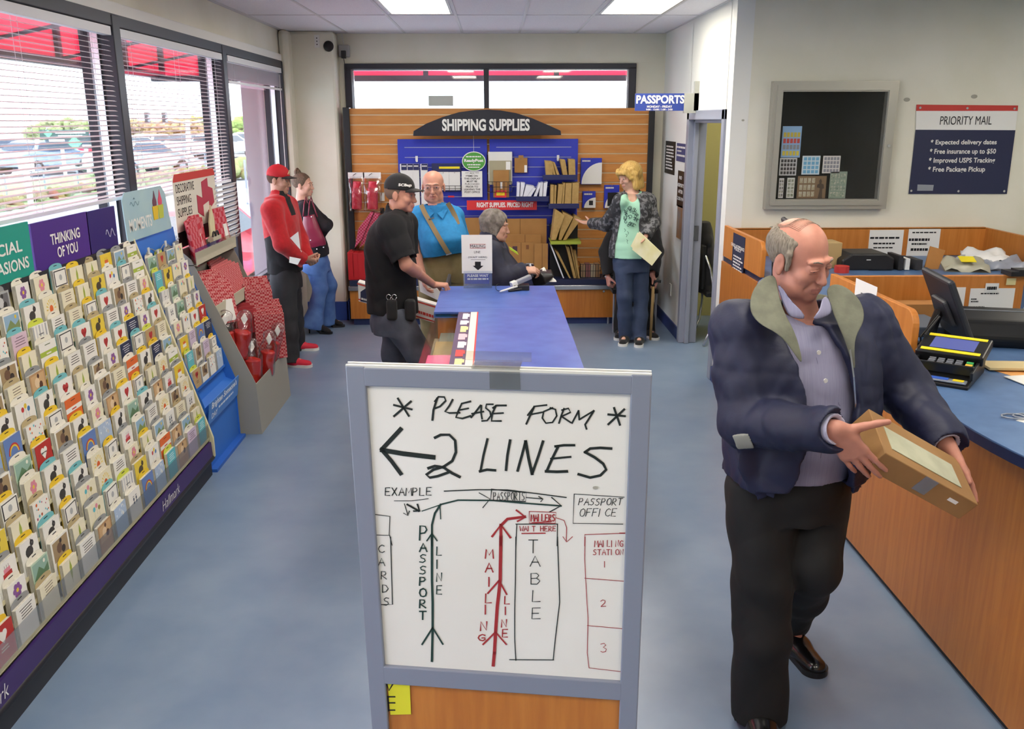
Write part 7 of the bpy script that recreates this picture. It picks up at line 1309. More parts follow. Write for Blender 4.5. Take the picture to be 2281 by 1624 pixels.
# ================================================================ 1 man in the red cap
def man_red():
    y = 7.92; H = Head(P3(622, 402, y), (1, -.28, -.10), (0, 0, 1), .98)
    J = dict(neck=P3(619, 437, y), shR=P3(606, 468, y - .19), shL=P3(640, 458, y + .19), elR=P3(628, 545, y - .27), elL=P3(668, 535, y + .20), wrR=P3(676, 578, y - .12), wrL=P3(688, 580, y + .04),
             hiR=P3(632, 618, y - .10), hiL=P3(640, 612, y + .10), knR=P3(636, 700, y - .18), knL=P3(648, 690, y + .17), anR=P3(640, 783, 7.62), anL=P3(656, 762, 8.18), ground=(-1.75, 7.9))
    J['toR'] = J['anR'] + [.2, -.05, 0]; J['toL'] = J['anL'] + [.2, .0, 0]; J['anR'][2] = .10; J['anL'][2] = .10
    T = [(P3(619, 440, y), .10, .075), (P3(620, 462, y), .19, .11), (P3(626, 500, y), .20, .125), (P3(632, 545, y), .185, .12), (P3(635, 590, y), .175, .125), (P3(636, 604, y), .175, .12)]
    p = Person('person in a red cap and red fleece jacket standing by the window, holding papers', H, J, T, (.1, 1, 0), '#c89a84')
    p.body({'R': dict(D=(.8, .5, -.25), N=(0, .6, .8), curl=(.6, .65, .7, .7)), 'L': dict(D=(.6, -.75, -.2), N=(-.4, -.2, .8), curl=(.5, .55, .6, .6))}, beard='#b98b76')
    H.eyes(p.t); H.brows(p.t, mat('brown_hair', '#4a3628', .9))
    J2 = J; f = p.top(m_fleece, 'fleece_jacket', 1.0, (.085, .070, .056), .018, 2, .005, 34, .06, build=False)
    f.chain([J['neck'] + [.0, 0, -.01], J['neck'] + [.015, 0, .045]], [.070, .066], .02); f.cone(J['neck'] + [0, 0, 0], J['neck'] + [.03, 0, .12], .056, .058, 0, '-')
    V_, Q_ = f.mesh(); c0 = J['neck']; hz = T[-1][0][2]
    def reg(C): L = C - T[3][0]; side = (np.abs(L[:, 0] * .2 + L[:, 1]) > .0) & (C[:, 2] < J['elR'][2] + .10 - (C[:, 0] - T[3][0][0]) * -.5) & (np.linalg.norm(np.cross(C - J['elR'], nrm(J['wrR'] - J['elR'])), axis=1) > .075) & (np.linalg.norm(np.cross(C - J['shR'], nrm(J['elR'] - J['shR'])), axis=1) > .088) & (C[:, 2] < J['elR'][2] + .16 - (C[:, 0] - T[3][0][0] + .12) * 1.5); zip_ = (C[:, 0] > J['neck'][0] + .03) & (np.abs(C[:, 1] - J['neck'][1] + .04) < .05) & (C[:, 2] > J['neck'][2] - .16); return np.where(side | zip_, 1, 0)
    f.build('fleece_jacket', [m_fleece, m_fleeceb], p.t, reg)
    p.trousers(m_charc, [(T[-1][0] + [0, 0, .05], .17, .115), (T[-1][0] + [0, 0, -.05], .185, .13), (T[-1][0] + [0, 0, -.14], .18, .13)], (.115, .098, .098, .092), 5, .007, 26)
    mr = mat('red_canvas', '#c41f3a', .7)
    for q in 'RL': p.shoe(q, mr, m_white, .29, .05, 'canvas_shoe', laces=m_white)
    f = SDF(*bounds([J['anR'], J['anL']], .15), .006)
    for q in 'RL': f.cone(J['an' + q] + [0, 0, -.02], J['an' + q] + [0, 0, .08], .042, .046, 0)
    f.build('socks', m_blk, p.t)
    cap_on(p, mat('red_cap_cloth', '#b3121f', .75), m_blk, logo=mat('cap_logo', '#d9c9a4', .6))
    f = SDF(*bounds([H.c], .16), .005); H.e(f, (0, -.02, .03), (.0775, .096, .084), 0); H.e(f, (0, .06, -.02), (.09, .085, .09), .0, '-'); f.half(H.p(0, 0, -.03), H.p(0, 0, 0) - H.p(0, 0, 1)); f.half(H.p(0, 0, .045), H.Z); f.build('hair', mat('brown_hair', '#4a3628'), p.t)
    c = (J['wrR'] + J['wrL']) / 2; yy = y - .30; b = MB(); b.slab([P3(646, 530, yy), P3(669, 556, yy), P3(664, 516, yy)], (0, .008, 0)); b.slab([P3(645, 572, yy), P3(670, 577, yy), P3(663, 590, yy), P3(644, 585, yy)], (0, .008, 0)); b.slab([P3(650, 540, yy + .1), P3(672, 560, yy + .1), P3(664, 588, yy + .1), P3(648, 576, yy + .1)], (0, .008, 0)); o = b.build('folded_papers', m_paper); tag(o, 'white papers held against the red fleece jacket', 'paper')
man_red()
# ================================================================ 2 woman with a bun and red bag
def woman_bun():
    y = 8.95; H = Head(P3(676, 413, y), (1, -.22, .02), (0, 0, 1), .95, .97, True); m_h = mat('ash_brown_hair', '#6f5d4b', .8, col2='#4f4135', scale=40, stretch=(6, 6, .6))
    J = dict(neck=P3(672, 446, y), shR=P3(676, 466, y - .16), shL=P3(686, 462, y + .16), elR=P3(722, 506, y - .17), elL=P3(728, 500, y + .14), wrR=P3(712, 528, y - .02), wrL=P3(722, 512, y - .05),
             hiR=P3(700, 585, y - .09), hiL=P3(706, 582, y + .09), knR=P3(714, 642, y - .07), knL=P3(734, 634, y + .10), anR=P3(700, 722, 8.86), anL=P3(727, 708, 9.12), ground=(-1.75, 8.95))
    J['anR'][2] = .15; J['anL'][2] = .15; J['toR'] = J['anR'] + [.2, -.03, 0]; J['toL'] = J['anL'] + [.2, .05, 0]
    T = [(P3(672, 450, y), .08, .06), (P3(678, 464, y), .155, .10), (P3(688, 492, y), .155, .12), (P3(696, 530, y), .14, .11), (P3(702, 560, y), .16, .125), (P3(702, 572, y), .165, .125)]
    p = Person('person with hair in a bun, dark top and flared jeans, standing by the column', H, J, T, (0, 1, 0), '#d3a590'); p.body({'R': dict(D=(-.2, .9, .1), N=(-1, 0, 0)), 'L': dict(D=(-.5, -.7, 0), N=(-.8, .3, 0))}, lip='#c08078', limb=.88)
    H.eyes(p.t, '#5a4a3a'); H.brows(p.t, m_h, .002); m_top = mat('dark_plum_top', '#1b1a22', .9, bump=.15, bscale=200)
    p.top(m_top, 'long_sleeve_top', 1.0, (.062, .055, .045), .012, 8, .004, 42, .06)
    p.trousers(m_jeans, [(T[-1][0] + [0, 0, .02], .155, .115), (T[-1][0] + [0, 0, -.07], .175, .14), (T[-1][0] + [0, 0, -.14], .16, .13)], (.10, .072, .068, .108), 6, .003, 36)
    for q in 'RL': p.shoe(q, m_blk, m_black, .25, .038, 'high_heel_shoe', heel=.08)
    f = SDF(*bounds([H.c], .2), .005); H.e(f, (0, -.02, .042), (.080, .098, .086), 0); H.e(f, (0, .082, -.01), (.075, .075, .088), .01, '-'); f.half(H.p(0, -.01, -.045), H.p(0, .3, 0) - H.p(0, 0, 1)); H.e(f, (0, -.055, .135), (.036, .034, .032), .012); H.co(f, (0, -.03, .10), (0, -.06, .13), .03, .026, .01)
    f.wrinkle(.0022, 150, 4, dirn=H.X); f.build('hair', m_h, p.t)
    b = MB(); [b.tube([H.p(0, -.055, .135) + .032 * (H.X * math.cos(a) + H.Z * math.sin(a)) for a in np.linspace(i, i + 2.5, 7)], .010, 6) for i in (0, 2.2, 4.3)]; b.build('bun', m_h, p.t, smooth=True)
    mb_ = mat('burgundy_leather', '#7c1f3c', .35, coat=.2); bg_ = thing('shoulder_bag', 'burgundy leather shoulder bag hanging behind the arm of the dark top', 'bag', P3(700, 550, y - .2)); yy = y - .24
    f = SDF(*bounds([P3(671, 478, yy), P3(727, 556, yy)], .1), .006); f.loft([(P3(688, 480, yy), .052, .03), (P3(692, 510, yy), .085, .05), (P3(702, 538, yy), .098, .055), (P3(706, 549, yy), .085, .045)], (1, 0, -.35), p=3).wrinkle(.002, 40, 3); f.build('bag_body', mb_, bg_)
    b = MB()
    for dx in (-.02, .03): b.tube([P3(680, 482, yy - .03) + [dx, 0, 0], P3(682, 455, yy + .02) + [dx, 0, 0], P3(686, 443, y - .1) + [dx, 0, .02], P3(692, 460, yy + .06) + [dx, 0, 0], P3(700, 484, yy + .03) + [dx, 0, 0]], .007, 6)
    b.build('strap', mb_, bg_, smooth=True); b = MB(); [b.ell(P3(px, py, yy - .05), .008, 8, 6) for px, py in ((694, 483), (692, 535), (706, 555), (721, 551))]; b.build('stud', m_chrome, bg_)
woman_bun()
# ================================================================ 3 man in black cap leaning on the table
def man_black():
    y = 6.0; H = Head(P3(893, 434, y), (1, -.32, -.06), (.02, 0, 1), 1.0)
    J = dict(neck=P3(880, 478, y), shR=P3(872, 508, y - .20), shL=P3(900, 500, y + .20), elR=P3(905, 590, y - .26), elL=P3(905, 575, y + .24), wrR=P3(982, 628, y - .02), wrL=P3(893, 640, y + .2),
             hiR=P3(878, 700, y - .10), hiL=P3(888, 694, y + .10), knR=P3(938, 770, y - .10), knL=P3(880, 790, y + .12), ground=(-.78, 6.0))
    J['wrR'] = V((-.42, 6.08, .985)); J['anR'] = V((J['knR'][0] - .12, y - .12, .10)); J['anL'] = V((J['knL'][0] - .02, y + .12, .10)); J['knR'][2] = .50; J['knL'][2] = .50; J['toR'] = J['anR'] + [.2, 0, 0]; J['toL'] = J['anL'] + [.2, 0, 0]
    T = [(P3(880, 482, y), .11, .08), (P3(874, 505, y), .20, .12), (P3(868, 545, y), .215, .145), (P3(870, 595, y), .20, .15), (P3(873, 650, y), .185, .15), (P3(875, 692, y), .19, .15)]
    p = Person('person in a black cap and black polo shirt resting a fist on the blue table', H, J, T, (.15, 1, 0), '#c58c76', .0055)
    p.body({'R': dict(D=(1, -.05, -.02), N=(0, .1, -1), curl=(1.3, 1.3, 1.35, 1.35), thumb=(.1, .5, .8)), 'L': dict(D=(.3, 0, -1), N=(0, -1, 0))}, beard='#bd8571')
    H.eyes(p.t); H.brows(p.t, mat('brown_hair', '#4a3628')); m_polo = mat('black_polo', '#0c0d12', .9, bump=.2, bscale=220)
    p.top(m_polo, 'polo_shirt', .72, (.086, .06, .05), .012, 12, .006, 30, .064, extra=lambda f: f.cone(J['neck'] + [0, 0, -.01], J['neck'] + [.01, 0, .03], .074, .07, .02))
    p.trousers(mat('washed_black_jeans', '#3c404c', .85, col2='#5a5f6e', scale=6, bump=.15, bscale=300), [(T[-1][0] + [0, 0, .05], .17, .14), (T[-1][0] + [0, 0, -.06], .185, .15), (T[-1][0] + [0, 0, -.14], .18, .14)], (.108, .088, .08, .078), 9, .006, 28)
    for q in 'RL': p.shoe(q, m_blk, m_black, .29, .05)
    cap_on(p, m_blk, m_blk, text='SCBags', text_m=m_paper)
    f = SDF(*bounds([H.c], .16), .005); H.e(f, (0, -.02, .03), (.0765, .095, .084), 0); H.e(f, (0, .06, -.02), (.09, .085, .09), .0, '-'); f.half(H.p(0, 0, -.035), -H.Z); f.half(H.p(0, 0, .045), H.Z); f.build('hair', mat('cropped_hair', '#7a6252', .9), p.t)
    yy = y - .21; b = MB(); c = P3(872, 662, yy)
    for dx in (-.018, .018): b.tube([c + [dx + .015 * math.cos(a), 0, .018 * math.sin(a)] for a in np.linspace(0, 2 * PI, 13)], .003, 6)
    b.tube([c + [-.008, 0, -.016], c + [.006, 0, -.06]], .004, 6); b.tube([c + [.008, 0, -.016], c + [-.004, 0, -.06]], .004, 6); tag(b.build('scissors', m_chrome, smooth=True), 'metal scissors tucked in a belt pouch of the black cap wearer', 'scissors')
    f = SDF(*bounds([P3(872, 685, yy), P3(925, 680, y - .1)], .14), .006); f.box(P3(873, 690, yy - .0), (.035, .03, .07), None, .02); f.box(P3(914, 690, y - .16), (.035, .04, .07), None, .02); o = f.build('belt_pouches', m_blk, p.t)
man_black()
# ================================================================ 4 old man with suspenders
def man_old():
    y = 7.4; H = Head(P3(965, 417, y), (-.02, -1, -.02), (-.04, 0, 1), 1.08, 1.06)
    J = dict(neck=P3(972, 458, y), shR=P3(932, 482, y), shL=P3(1012, 482, y + .08), elR=P3(924, 556, y - .10), elL=P3(1030, 545, y + .2), wrR=P3(942, 612, y - .22), wrL=P3(1015, 615, y + .24),
             hiR=P3(965, 620, y), hiL=P3(1008, 618, y), ground=(-.55, 7.4))
    for q, dx in (('R', -.1), ('L', .1)): J['kn' + q] = J['hi' + q] * [1, 1, 0] + [dx * .2, 0, .5]; J['an' + q] = J['hi' + q] * [1, 1, 0] + [dx * .2, .03, .10]; J['to' + q] = J['an' + q] + [dx * .5, -.2, 0]
    T = [(P3(972, 460, y), .11, .09), (P3(974, 482, y), .17, .12), (P3(982, 510, y - .03), .18, .18), (P3(988, 535, y - .05), .185, .22), (P3(988, 556, y - .04), .18, .20), (P3(988, 566, y - .03), .175, .18)]
    p = Person('person with a bald head and glasses in a blue polo and tan suspenders', H, J, T, (1, .12, 0), '#c9917d', .0055)
    p.body({'R': dict(D=(.15, -.35, -1), N=(1, .2, 0), curl=(.5, .5, .6, .6)), 'L': dict(D=(0, 0, -1), N=(-1, 0, 0))}, jowl=1, mouth_open=.006, lip='#a86a60', limb=1.08); H.eyes(p.t); H.brows(p.t, mat('grey_hair', '#8f8a84', .9))
    mb_ = mat('bright_blue_polo', '#2386c4', .8, col2='#1f7cb8', scale=30, bump=.15, bscale=220)
    p.top(mb_, 'polo_shirt', .62, (.076, .06, .05), .014, 3, .004, 26, .072, extra=lambda f: f.cone(J['neck'] + [0, 0, -.02], J['neck'] + [0, -.0, .01], .076, .074, .02))
    b = MB(); n = J['neck']
    for q in (-1, 1): b.slab([n + [q * .012, -.135, -.045], n + [q * .07, -.095, .012], n + [q * .098, -.09, -.02], n + [q * .058, -.155, -.09]], (0, -.008, 0))
    b.build('shirt_collar', mb_, p.t)
    mk = mat('khaki_cloth', '#8d7f5c', .85, col2='#84764f', scale=12, bump=.12, bscale=240); p.trousers(mk, [(T[-1][0] + [0, .02, .05], .185, .17), (T[-1][0] + [0, .02, -.10], .19, .17), (T[-1][0] + [0, .02, -.22], .18, .15)], (.125, .10, .09, .09), 4, .006, 26)
    for q in 'RL': p.shoe(q, mat('brown_leather', '#4a3526', .4), m_black)
    def on_front(px, py, pad):
        """point on the round front of the shirt seen at a pixel"""
        for k in range(200):
            yy = y - .45 + k * .003; q = P3(px, py, yy); z = q[2]; ts = [c[2] for c, _, _ in T][::-1]; cx = np.interp(z, ts, [c[0] for c, _, _ in T][::-1]); cy = np.interp(z, ts, [c[1] for c, _, _ in T][::-1]); a = np.interp(z, ts, [a for _, a, _ in T][::-1]) + .014; b_ = np.interp(z, ts, [b for _, _, b in T][::-1]) + .014
            if ((q[0] - cx) / (a + pad)) ** 2 + ((q[1] - cy) / (b_ + pad)) ** 2 < 1: return q
        return P3(px, py, y - .2)
    b = MB()
    for P in (((938, 456), (946, 474), (958, 495), (971, 518), (985, 542), (996, 560), (1000, 566)), ((997, 452), (1006, 466), (1014, 482), (1020, 500))):
        pts = [on_front(*q, .03) for q in P]; vs = []
        for i, q in enumerate(pts): d = nrm(pts[min(i + 1, len(pts) - 1)] - pts[max(i - 1, 0)]); s_ = nrm(np.cross(d, [0, -1, 0])); vs += [q - s_ * .019, q + s_ * .019]
        b.add(vs + [v + np.array([0, .006, 0]) for v in vs], [(2 * i, 2 * i + 1, 2 * i + 3, 2 * i + 2) for i in range(len(pts) - 1)])
    b.build('suspenders', mat('tan_webbing', '#8d7a58', .8), p.t, smooth=True); b = MB(); [b.obox(on_front(px, py, .042), (.045, .006, .010), (1, 0, .35), (0, 1, 0), (-.35, 0, 1)) for px, py in ((961, 487), (1000, 566))]; b.build('suspender_clip', m_chrome, p.t)
    b = MB()
    for q in (-1, 1): b.tube([H.p(q * .031 + .019 * math.cos(a), .098 - abs(.006 * math.cos(a)), .0 + .014 * math.sin(a)) for a in np.linspace(0, 2 * PI, 17)], .0012, 5); b.tube([H.p(q * .05, .092, .004), H.p(q * .079, .03, .006), H.p(q * .080, -.005, .004)], .0012, 5)
    b.tube([H.p(-.012, .100, .003), H.p(0, .105, .007), H.p(.012, .100, .003)], .0012, 5); b.build('glasses', m_chrome, p.t)
    f = SDF(*bounds([H.c], .16), .005); H.e(f, (0, -.018, .03), (.0775, .095, .07), 0); H.e(f, (0, .05, .0), (.1, .10, .12), .0, '-'); H.e(f, (0, -.02, .08), (.1, .12, .055), .0, '-'); f.wrinkle(.0015, 160, 2); f.build('hair', mat('white_fringe_hair', '#c9c4bd', .9), p.t)
    b = MB(); c = P3(955, 640, y - .18); b.slab([P3(933, 626, y - .2), P3(948, 625, y - .2), P3(985, 652, y - .25), P3(977, 670, y - .25), P3(936, 650, y - .2)], (0, .01, .004)); tag(b.build('envelope', m_paper), 'white envelope held low by the wearer of the blue polo', 'envelope')
man_old()
# ================================================================ 5 seated woman in navy jacket
def woman_seated():
    y = 6.82; m_h = mat('grey_brown_hair', '#625b54', .85, col2='#8f8983', scale=22); H = Head(P3(1104, 506, y), (1, -.16, -.05), (0, 0, 1), .98, 1.0, True)
    J = dict(neck=P3(1096, 545, y), shR=P3(1090, 565, y - .17), shL=P3(1105, 560, y + .17), elR=P3(1115, 622, y - .24), elL=P3(1130, 612, y + .22), wrR=P3(1166, 603, y - .16), wrL=P3(1180, 606, y + .06), hiR=P3(1112, 645, y - .1), hiL=P3(1115, 643, y + .1), ground=(-.05, y))
    zz = .56
    for q, s_ in (('R', -1), ('L', 1)): J['hi' + q] = V((-.12, y + s_ * .1, zz)); J['kn' + q] = V((.36, y + s_ * .11, .55)); J['an' + q] = V((.40, y + s_ * .11, .10)); J['to' + q] = J['an' + q] + [.2, 0, 0]
    T = [(P3(1096, 549, y), .10, .08), (P3(1099, 565, y), .175, .12), (P3(1106, 585, y), .20, .16), (P3(1112, 608, y), .205, .185), (V((-.09, y, .62)), .21, .19), (V((-.10, y, .52)), .20, .18)]
    p = Person('person seated behind the table in a navy jacket with short grey hair', H, J, T, (0, 1, 0), '#c99a86', .0055)
    p.body({'R': dict(D=(1, .25, .02), N=(0, .5, -.8), curl=(.7, .7, .8, .8)), 'L': dict(D=(.8, -.5, -.05), N=(0, 0, -1), curl=(.6, .6, .7, .7))}, jowl=1); H.eyes(p.t); H.brows(p.t, m_h)
    p.top(mat('quilted_navy', '#181b31', .7, col2='#20243e', scale=12, bump=.2, bscale=60), 'jacket', 1.0, (.085, .078, .062), .018, 7, .008, 30, .068, extra=lambda f: f.cone(J['neck'] + [0, 0, -.01], J['neck'] + [-.01, 0, .045], .085, .082, .02))
    b = MB(); b.slab([P3(1134, 550, y - .02), P3(1152, 562, y - .02), P3(1155, 568, y - .02), P3(1136, 556, y - .02)], (0, .03, 0)); b.build('lime_collar', mat('lime_cloth', '#b4d23a', .7), p.t)
    p.trousers(m_jeans2, [(V((-.10, y, .60)), .18, .16), (V((-.10, y, .47)), .19, .17)], (.105, .085, .075, .072), 2, .005, 28)
    for q in 'RL': p.shoe(q, m_blk, m_black)
    f = SDF(*bounds([H.c], .2), .005); H.e(f, (0, -.02, .042), (.090, .108, .098), 0); H.e(f, (0, -.03, -.03), (.082, .08, .075), .02); H.e(f, (0, .088, -.025), (.078, .07, .085), .008, '-'); f.half(H.p(0, 0, -.085), -H.Z); f.wrinkle(.006, 60, 4); f.wrinkle(.0022, 220, 5, dirn=H.Y); f.build('hair', m_h, p.t)
    ch = thing('chair', 'dark seat with metal legs under the person in the navy jacket', 'chair', (-.12, y, 0)); b = MB(); b.box((-.36, y - .24, .41), (.14, y + .24, .455)); b.build('seat', m_blk, ch, bevel=.01); b = MB(); b.box((-.37, y - .23, .5), (-.345, y + .23, .9)); b.build('backrest', m_blk, ch, bevel=.008)
    for sx in (-.34, .12):
        for sy in (-.21, .21): b = MB(); b.cyl((sx, y + sy, 0), (sx, y + sy, .5 if sx < 0 else .41), .012, 8); b.build('leg', m_grey, ch)
    hbq = thing('handbag', 'open black handbag with papers on the lap of the seated person', 'bag', P3(1205, 620, y)); f = SDF(*bounds([P3(1185, 628, y), P3(1231, 605, y)], .15), .006); f.loft([(P3(1186, 624, y - .02), .05, .05), (P3(1210, 617, y - .02), .055, .12), (P3(1230, 609, y - .02), .02, .10)], (0, 0, 1), p=3).wrinkle(.003, 40, 2); f.build('bag_body', m_black, hbq)
    b = MB(); b.slab([P3(1204, 606, y - .05), P3(1214, 600, y - .05), P3(1219, 607, y - .05), P3(1210, 612, y - .05)], (0, .12, 0)); b.build('papers', m_paper, hbq); b = MB(); b.slab([P3(1205, 611, y - .09), P3(1214, 610, y - .09), P3(1215, 615, y - .09), P3(1207, 616, y - .09)], (0, .05, 0)); b.build('yellow_slip', m_yl, hbq)
    b = MB(); b.tube([P3(1180, 588, y - .1), P3(1183, 600, y - .12), P3(1186, 617, y - .1)], .01, 8); b.tube([P3(1172, 588, y - .1), P3(1188, 588, y - .1)], .004, 6); tag(b.build('key_strap', m_grey, smooth=True), 'grey strap hanging from the hand of the seated person', 'strap')
    b = MB(); b.slab([P3(1218, 628, y - .1), P3(1240, 628, y - .1), P3(1226, 616, y - .05)], (0, .08, 0)); tag(b.build('paper_corner', m_paper), 'white paper corner sticking out beneath the black handbag', 'paper')
woman_seated()
# ================================================================ 6 blonde woman
def woman_blonde():
    y = 8.42; m_h = mat('blonde_hair', '#cfae66', .6, col2='#b08a48', scale=30, stretch=(5, 5, .5)); H = Head(P3(1401, 394, y), (-.85, -.50, -.22), (-.08, 0, 1), .98, .98, True)
    J = dict(neck=P3(1408, 428, y), shR=P3(1383, 449, y - .08), shL=P3(1444, 447, y + .02), elR=P3(1350, 500, y + .10), elL=P3(1455, 497, y - .02), wrR=P3(1318, 497, y + .38), wrL=P3(1438, 528, y - .20),
             hiR=P3(1390, 585, y - .02), hiL=P3(1424, 585, y + .02), knR=P3(1391, 660, y - .06), knL=P3(1428, 660, y - .02), anR=P3(1393, 740, 8.40), anL=P3(1425, 742, 8.36), ground=(1.27, 8.4))
    J['anR'][2] = J['anL'][2] = .10; J['toR'] = J['anR'] + [-.06, -.2, 0]; J['toL'] = J['anL'] + [-.04, -.2, 0]
    T = [(P3(1409, 432, y), .09, .07), (P3(1411, 448, y), .155, .105), (P3(1410, 475, y), .155, .12), (P3(1405, 510, y), .14, .115), (P3(1403, 545, y), .165, .13), (P3(1405, 572, y), .18, .135)]
    p = Person('person with blonde hair in a mint top and dark patterned jacket, reaching for envelopes', H, J, T, (1, -.25, 0), '#d6a894'); p.body({'R': dict(D=(-1, .45, .02), N=(0, -.2, 1), curl=(.15, .2, .25, .3), sc=.95), 'L': dict(D=(-.3, -.4, -.9), N=(-1, 0, .2), curl=(.6, .6, .7, .7), sc=.95)}, lip='#c48678', limb=.88)
    H.eyes(p.t, '#4a5a6a', (0, -.2)); H.brows(p.t, m_h, .002); mm = mat('mint_cotton', '#a9dcc4', .8, bump=.1, bscale=240)
    f = p.top(mm, 'mint_top', .25, (.06, .05, .04), .012, 4, .004, 34, .07, build=False); f.ell(J['neck'] + [-.01, -.10, .0], (.06, .06, .085), None, .01, '-'); f.build('mint_top', mm, p.t)
    ax = nrm((1, -.25, 0)); fw = np.cross([0, 0, 1], ax); fw = -fw if fw[1] > 0 else fw
    f = p.top(mm, 'jacket', 1.0, (.066, .060, .050), .024, 9, .006, 34, .085, build=False); f.loft([(c - fw * 0, a + .014, b + .014) for c, a, b in T], p.ax, 0, '-', p=2.2)
    c0 = T[2][0]; sh = p.ax; f2 = f
    for i in range(len(T) - 1):
        a_, b_ = T[i][0] + fw * .16, T[i + 1][0] + fw * .16; w = (.080, .085, .09, .105, .12)[i]; f.cone(a_ - sh * .01, b_ - sh * .015, w, w + .01, .01, '-')
    f.cone(J['neck'] + [0, .06, .0], J['neck'] + [0, .075, .02], .075, .06, .03); f.cone(J['neck'] - nrm(J['neck'] - H.c) * 0 + [0, -.01, -.03], H.p(0, 0, -.02), .07, .08, .005, '-')
    mj = mat('patterned_jacket', '#34353a', .85, col2='#6f7076', scale=26, ramp=(.5, .58), bump=.15, bscale=150, detail=2); f.build('jacket', mj, p.t)
    p.trousers(m_jeans2, [(T[-1][0] + [0, 0, .06], .155, .12), (T[-1][0] + [0, 0, -.04], .17, .13), (T[-1][0] + [0, 0, -.13], .16, .125)], (.090, .070, .066, .062), 6, .004, 34)
    for q in 'RL': p.shoe(q, m_blk, m_white, .26, .046, 'slip_on_shoe')
    f = SDF(*bounds([J['anR'], J['anL']], .15), .006)
    for q in 'RL': f.cone(J['an' + q] + [0, -.01, -.03], J['an' + q] + [0, 0, .06], .046, .046, 0)
    f.build('socks', mat('grey_sock', '#a9a9b4', .9), p.t)
    f = SDF(*bounds([H.c], .24), .005); H.e(f, (0, -.022, .045), (.094, .112, .098), 0)
    for q in (-1, 1): H.co(f, (q * .078, -.01, .02), (q * .085, -.005, -.09), .03, .034, .03); H.co(f, (q * .06, .07, .07), (q * .078, .045, .0), .022, .016, .02)
    H.co(f, (0, -.085, .03), (0, -.09, -.10), .06, .06, .04); H.e(f, (0, .105, -.035), (.070, .085, .095), .006, '-'); H.co(f, (-.05, .088, .055), (.05, .088, .055), .018, .018, .01); f.half(H.p(0, 0, -.13), -H.Z); f.wrinkle(.003, 110, 4, dirn=H.X); f.wrinkle(.002, 260, 5, dirn=H.X); f.build('hair', m_h, p.t)
    b = MB(); fr = lambda u, v: T[2][0] + [0, 0, -.01] + p.ax * u + fw * (.150 - abs(u) * .25) + np.array([0, 0, v])
    rr = random.Random(6)
    for k in range(34): 
        cx, cz, r0 = rr.uniform(-.06, .06), rr.uniform(-.09, .08), rr.uniform(.008, .022); a0 = rr.uniform(0, 6); b.ribbon([fr(cx + r0 * math.cos(a0 + j * .55) * (1 - j * .06), cz + r0 * math.sin(a0 + j * .55) * (1 - j * .06)) for j in range(10)], .005, -fw * -1)
    for k in range(8): cx, cz = -.05 + .02 * rr.uniform(-1, 1), -.12 - .03 * k * .8; b.ribbon([fr(cx, cz), fr(cx + .012, cz - .012), fr(cx + .004, cz - .026)], .004, fw)
    b.build('printed_flowers', mat('print_grey', '#2e4a46', .8), p.t)
    yy = y - .26; b = MB(); b.slab([P3(1424, 516, yy), P3(1474, 563, yy), P3(1452, 592, yy - .04), P3(1408, 556, yy - .04)], (.004, .01, 0)); b.slab([P3(1420, 518, yy + .02), P3(1428, 522, yy + .02), P3(1414, 560, yy), P3(1405, 548, yy)], (.004, .01, 0)); tag(b.build('paper_form', mat('cream_form', '#dcd8a8', .7, col2='#e6e4cc', scale=8)), 'cream striped form held by the person with blonde hair', 'paper')
woman_blonde()
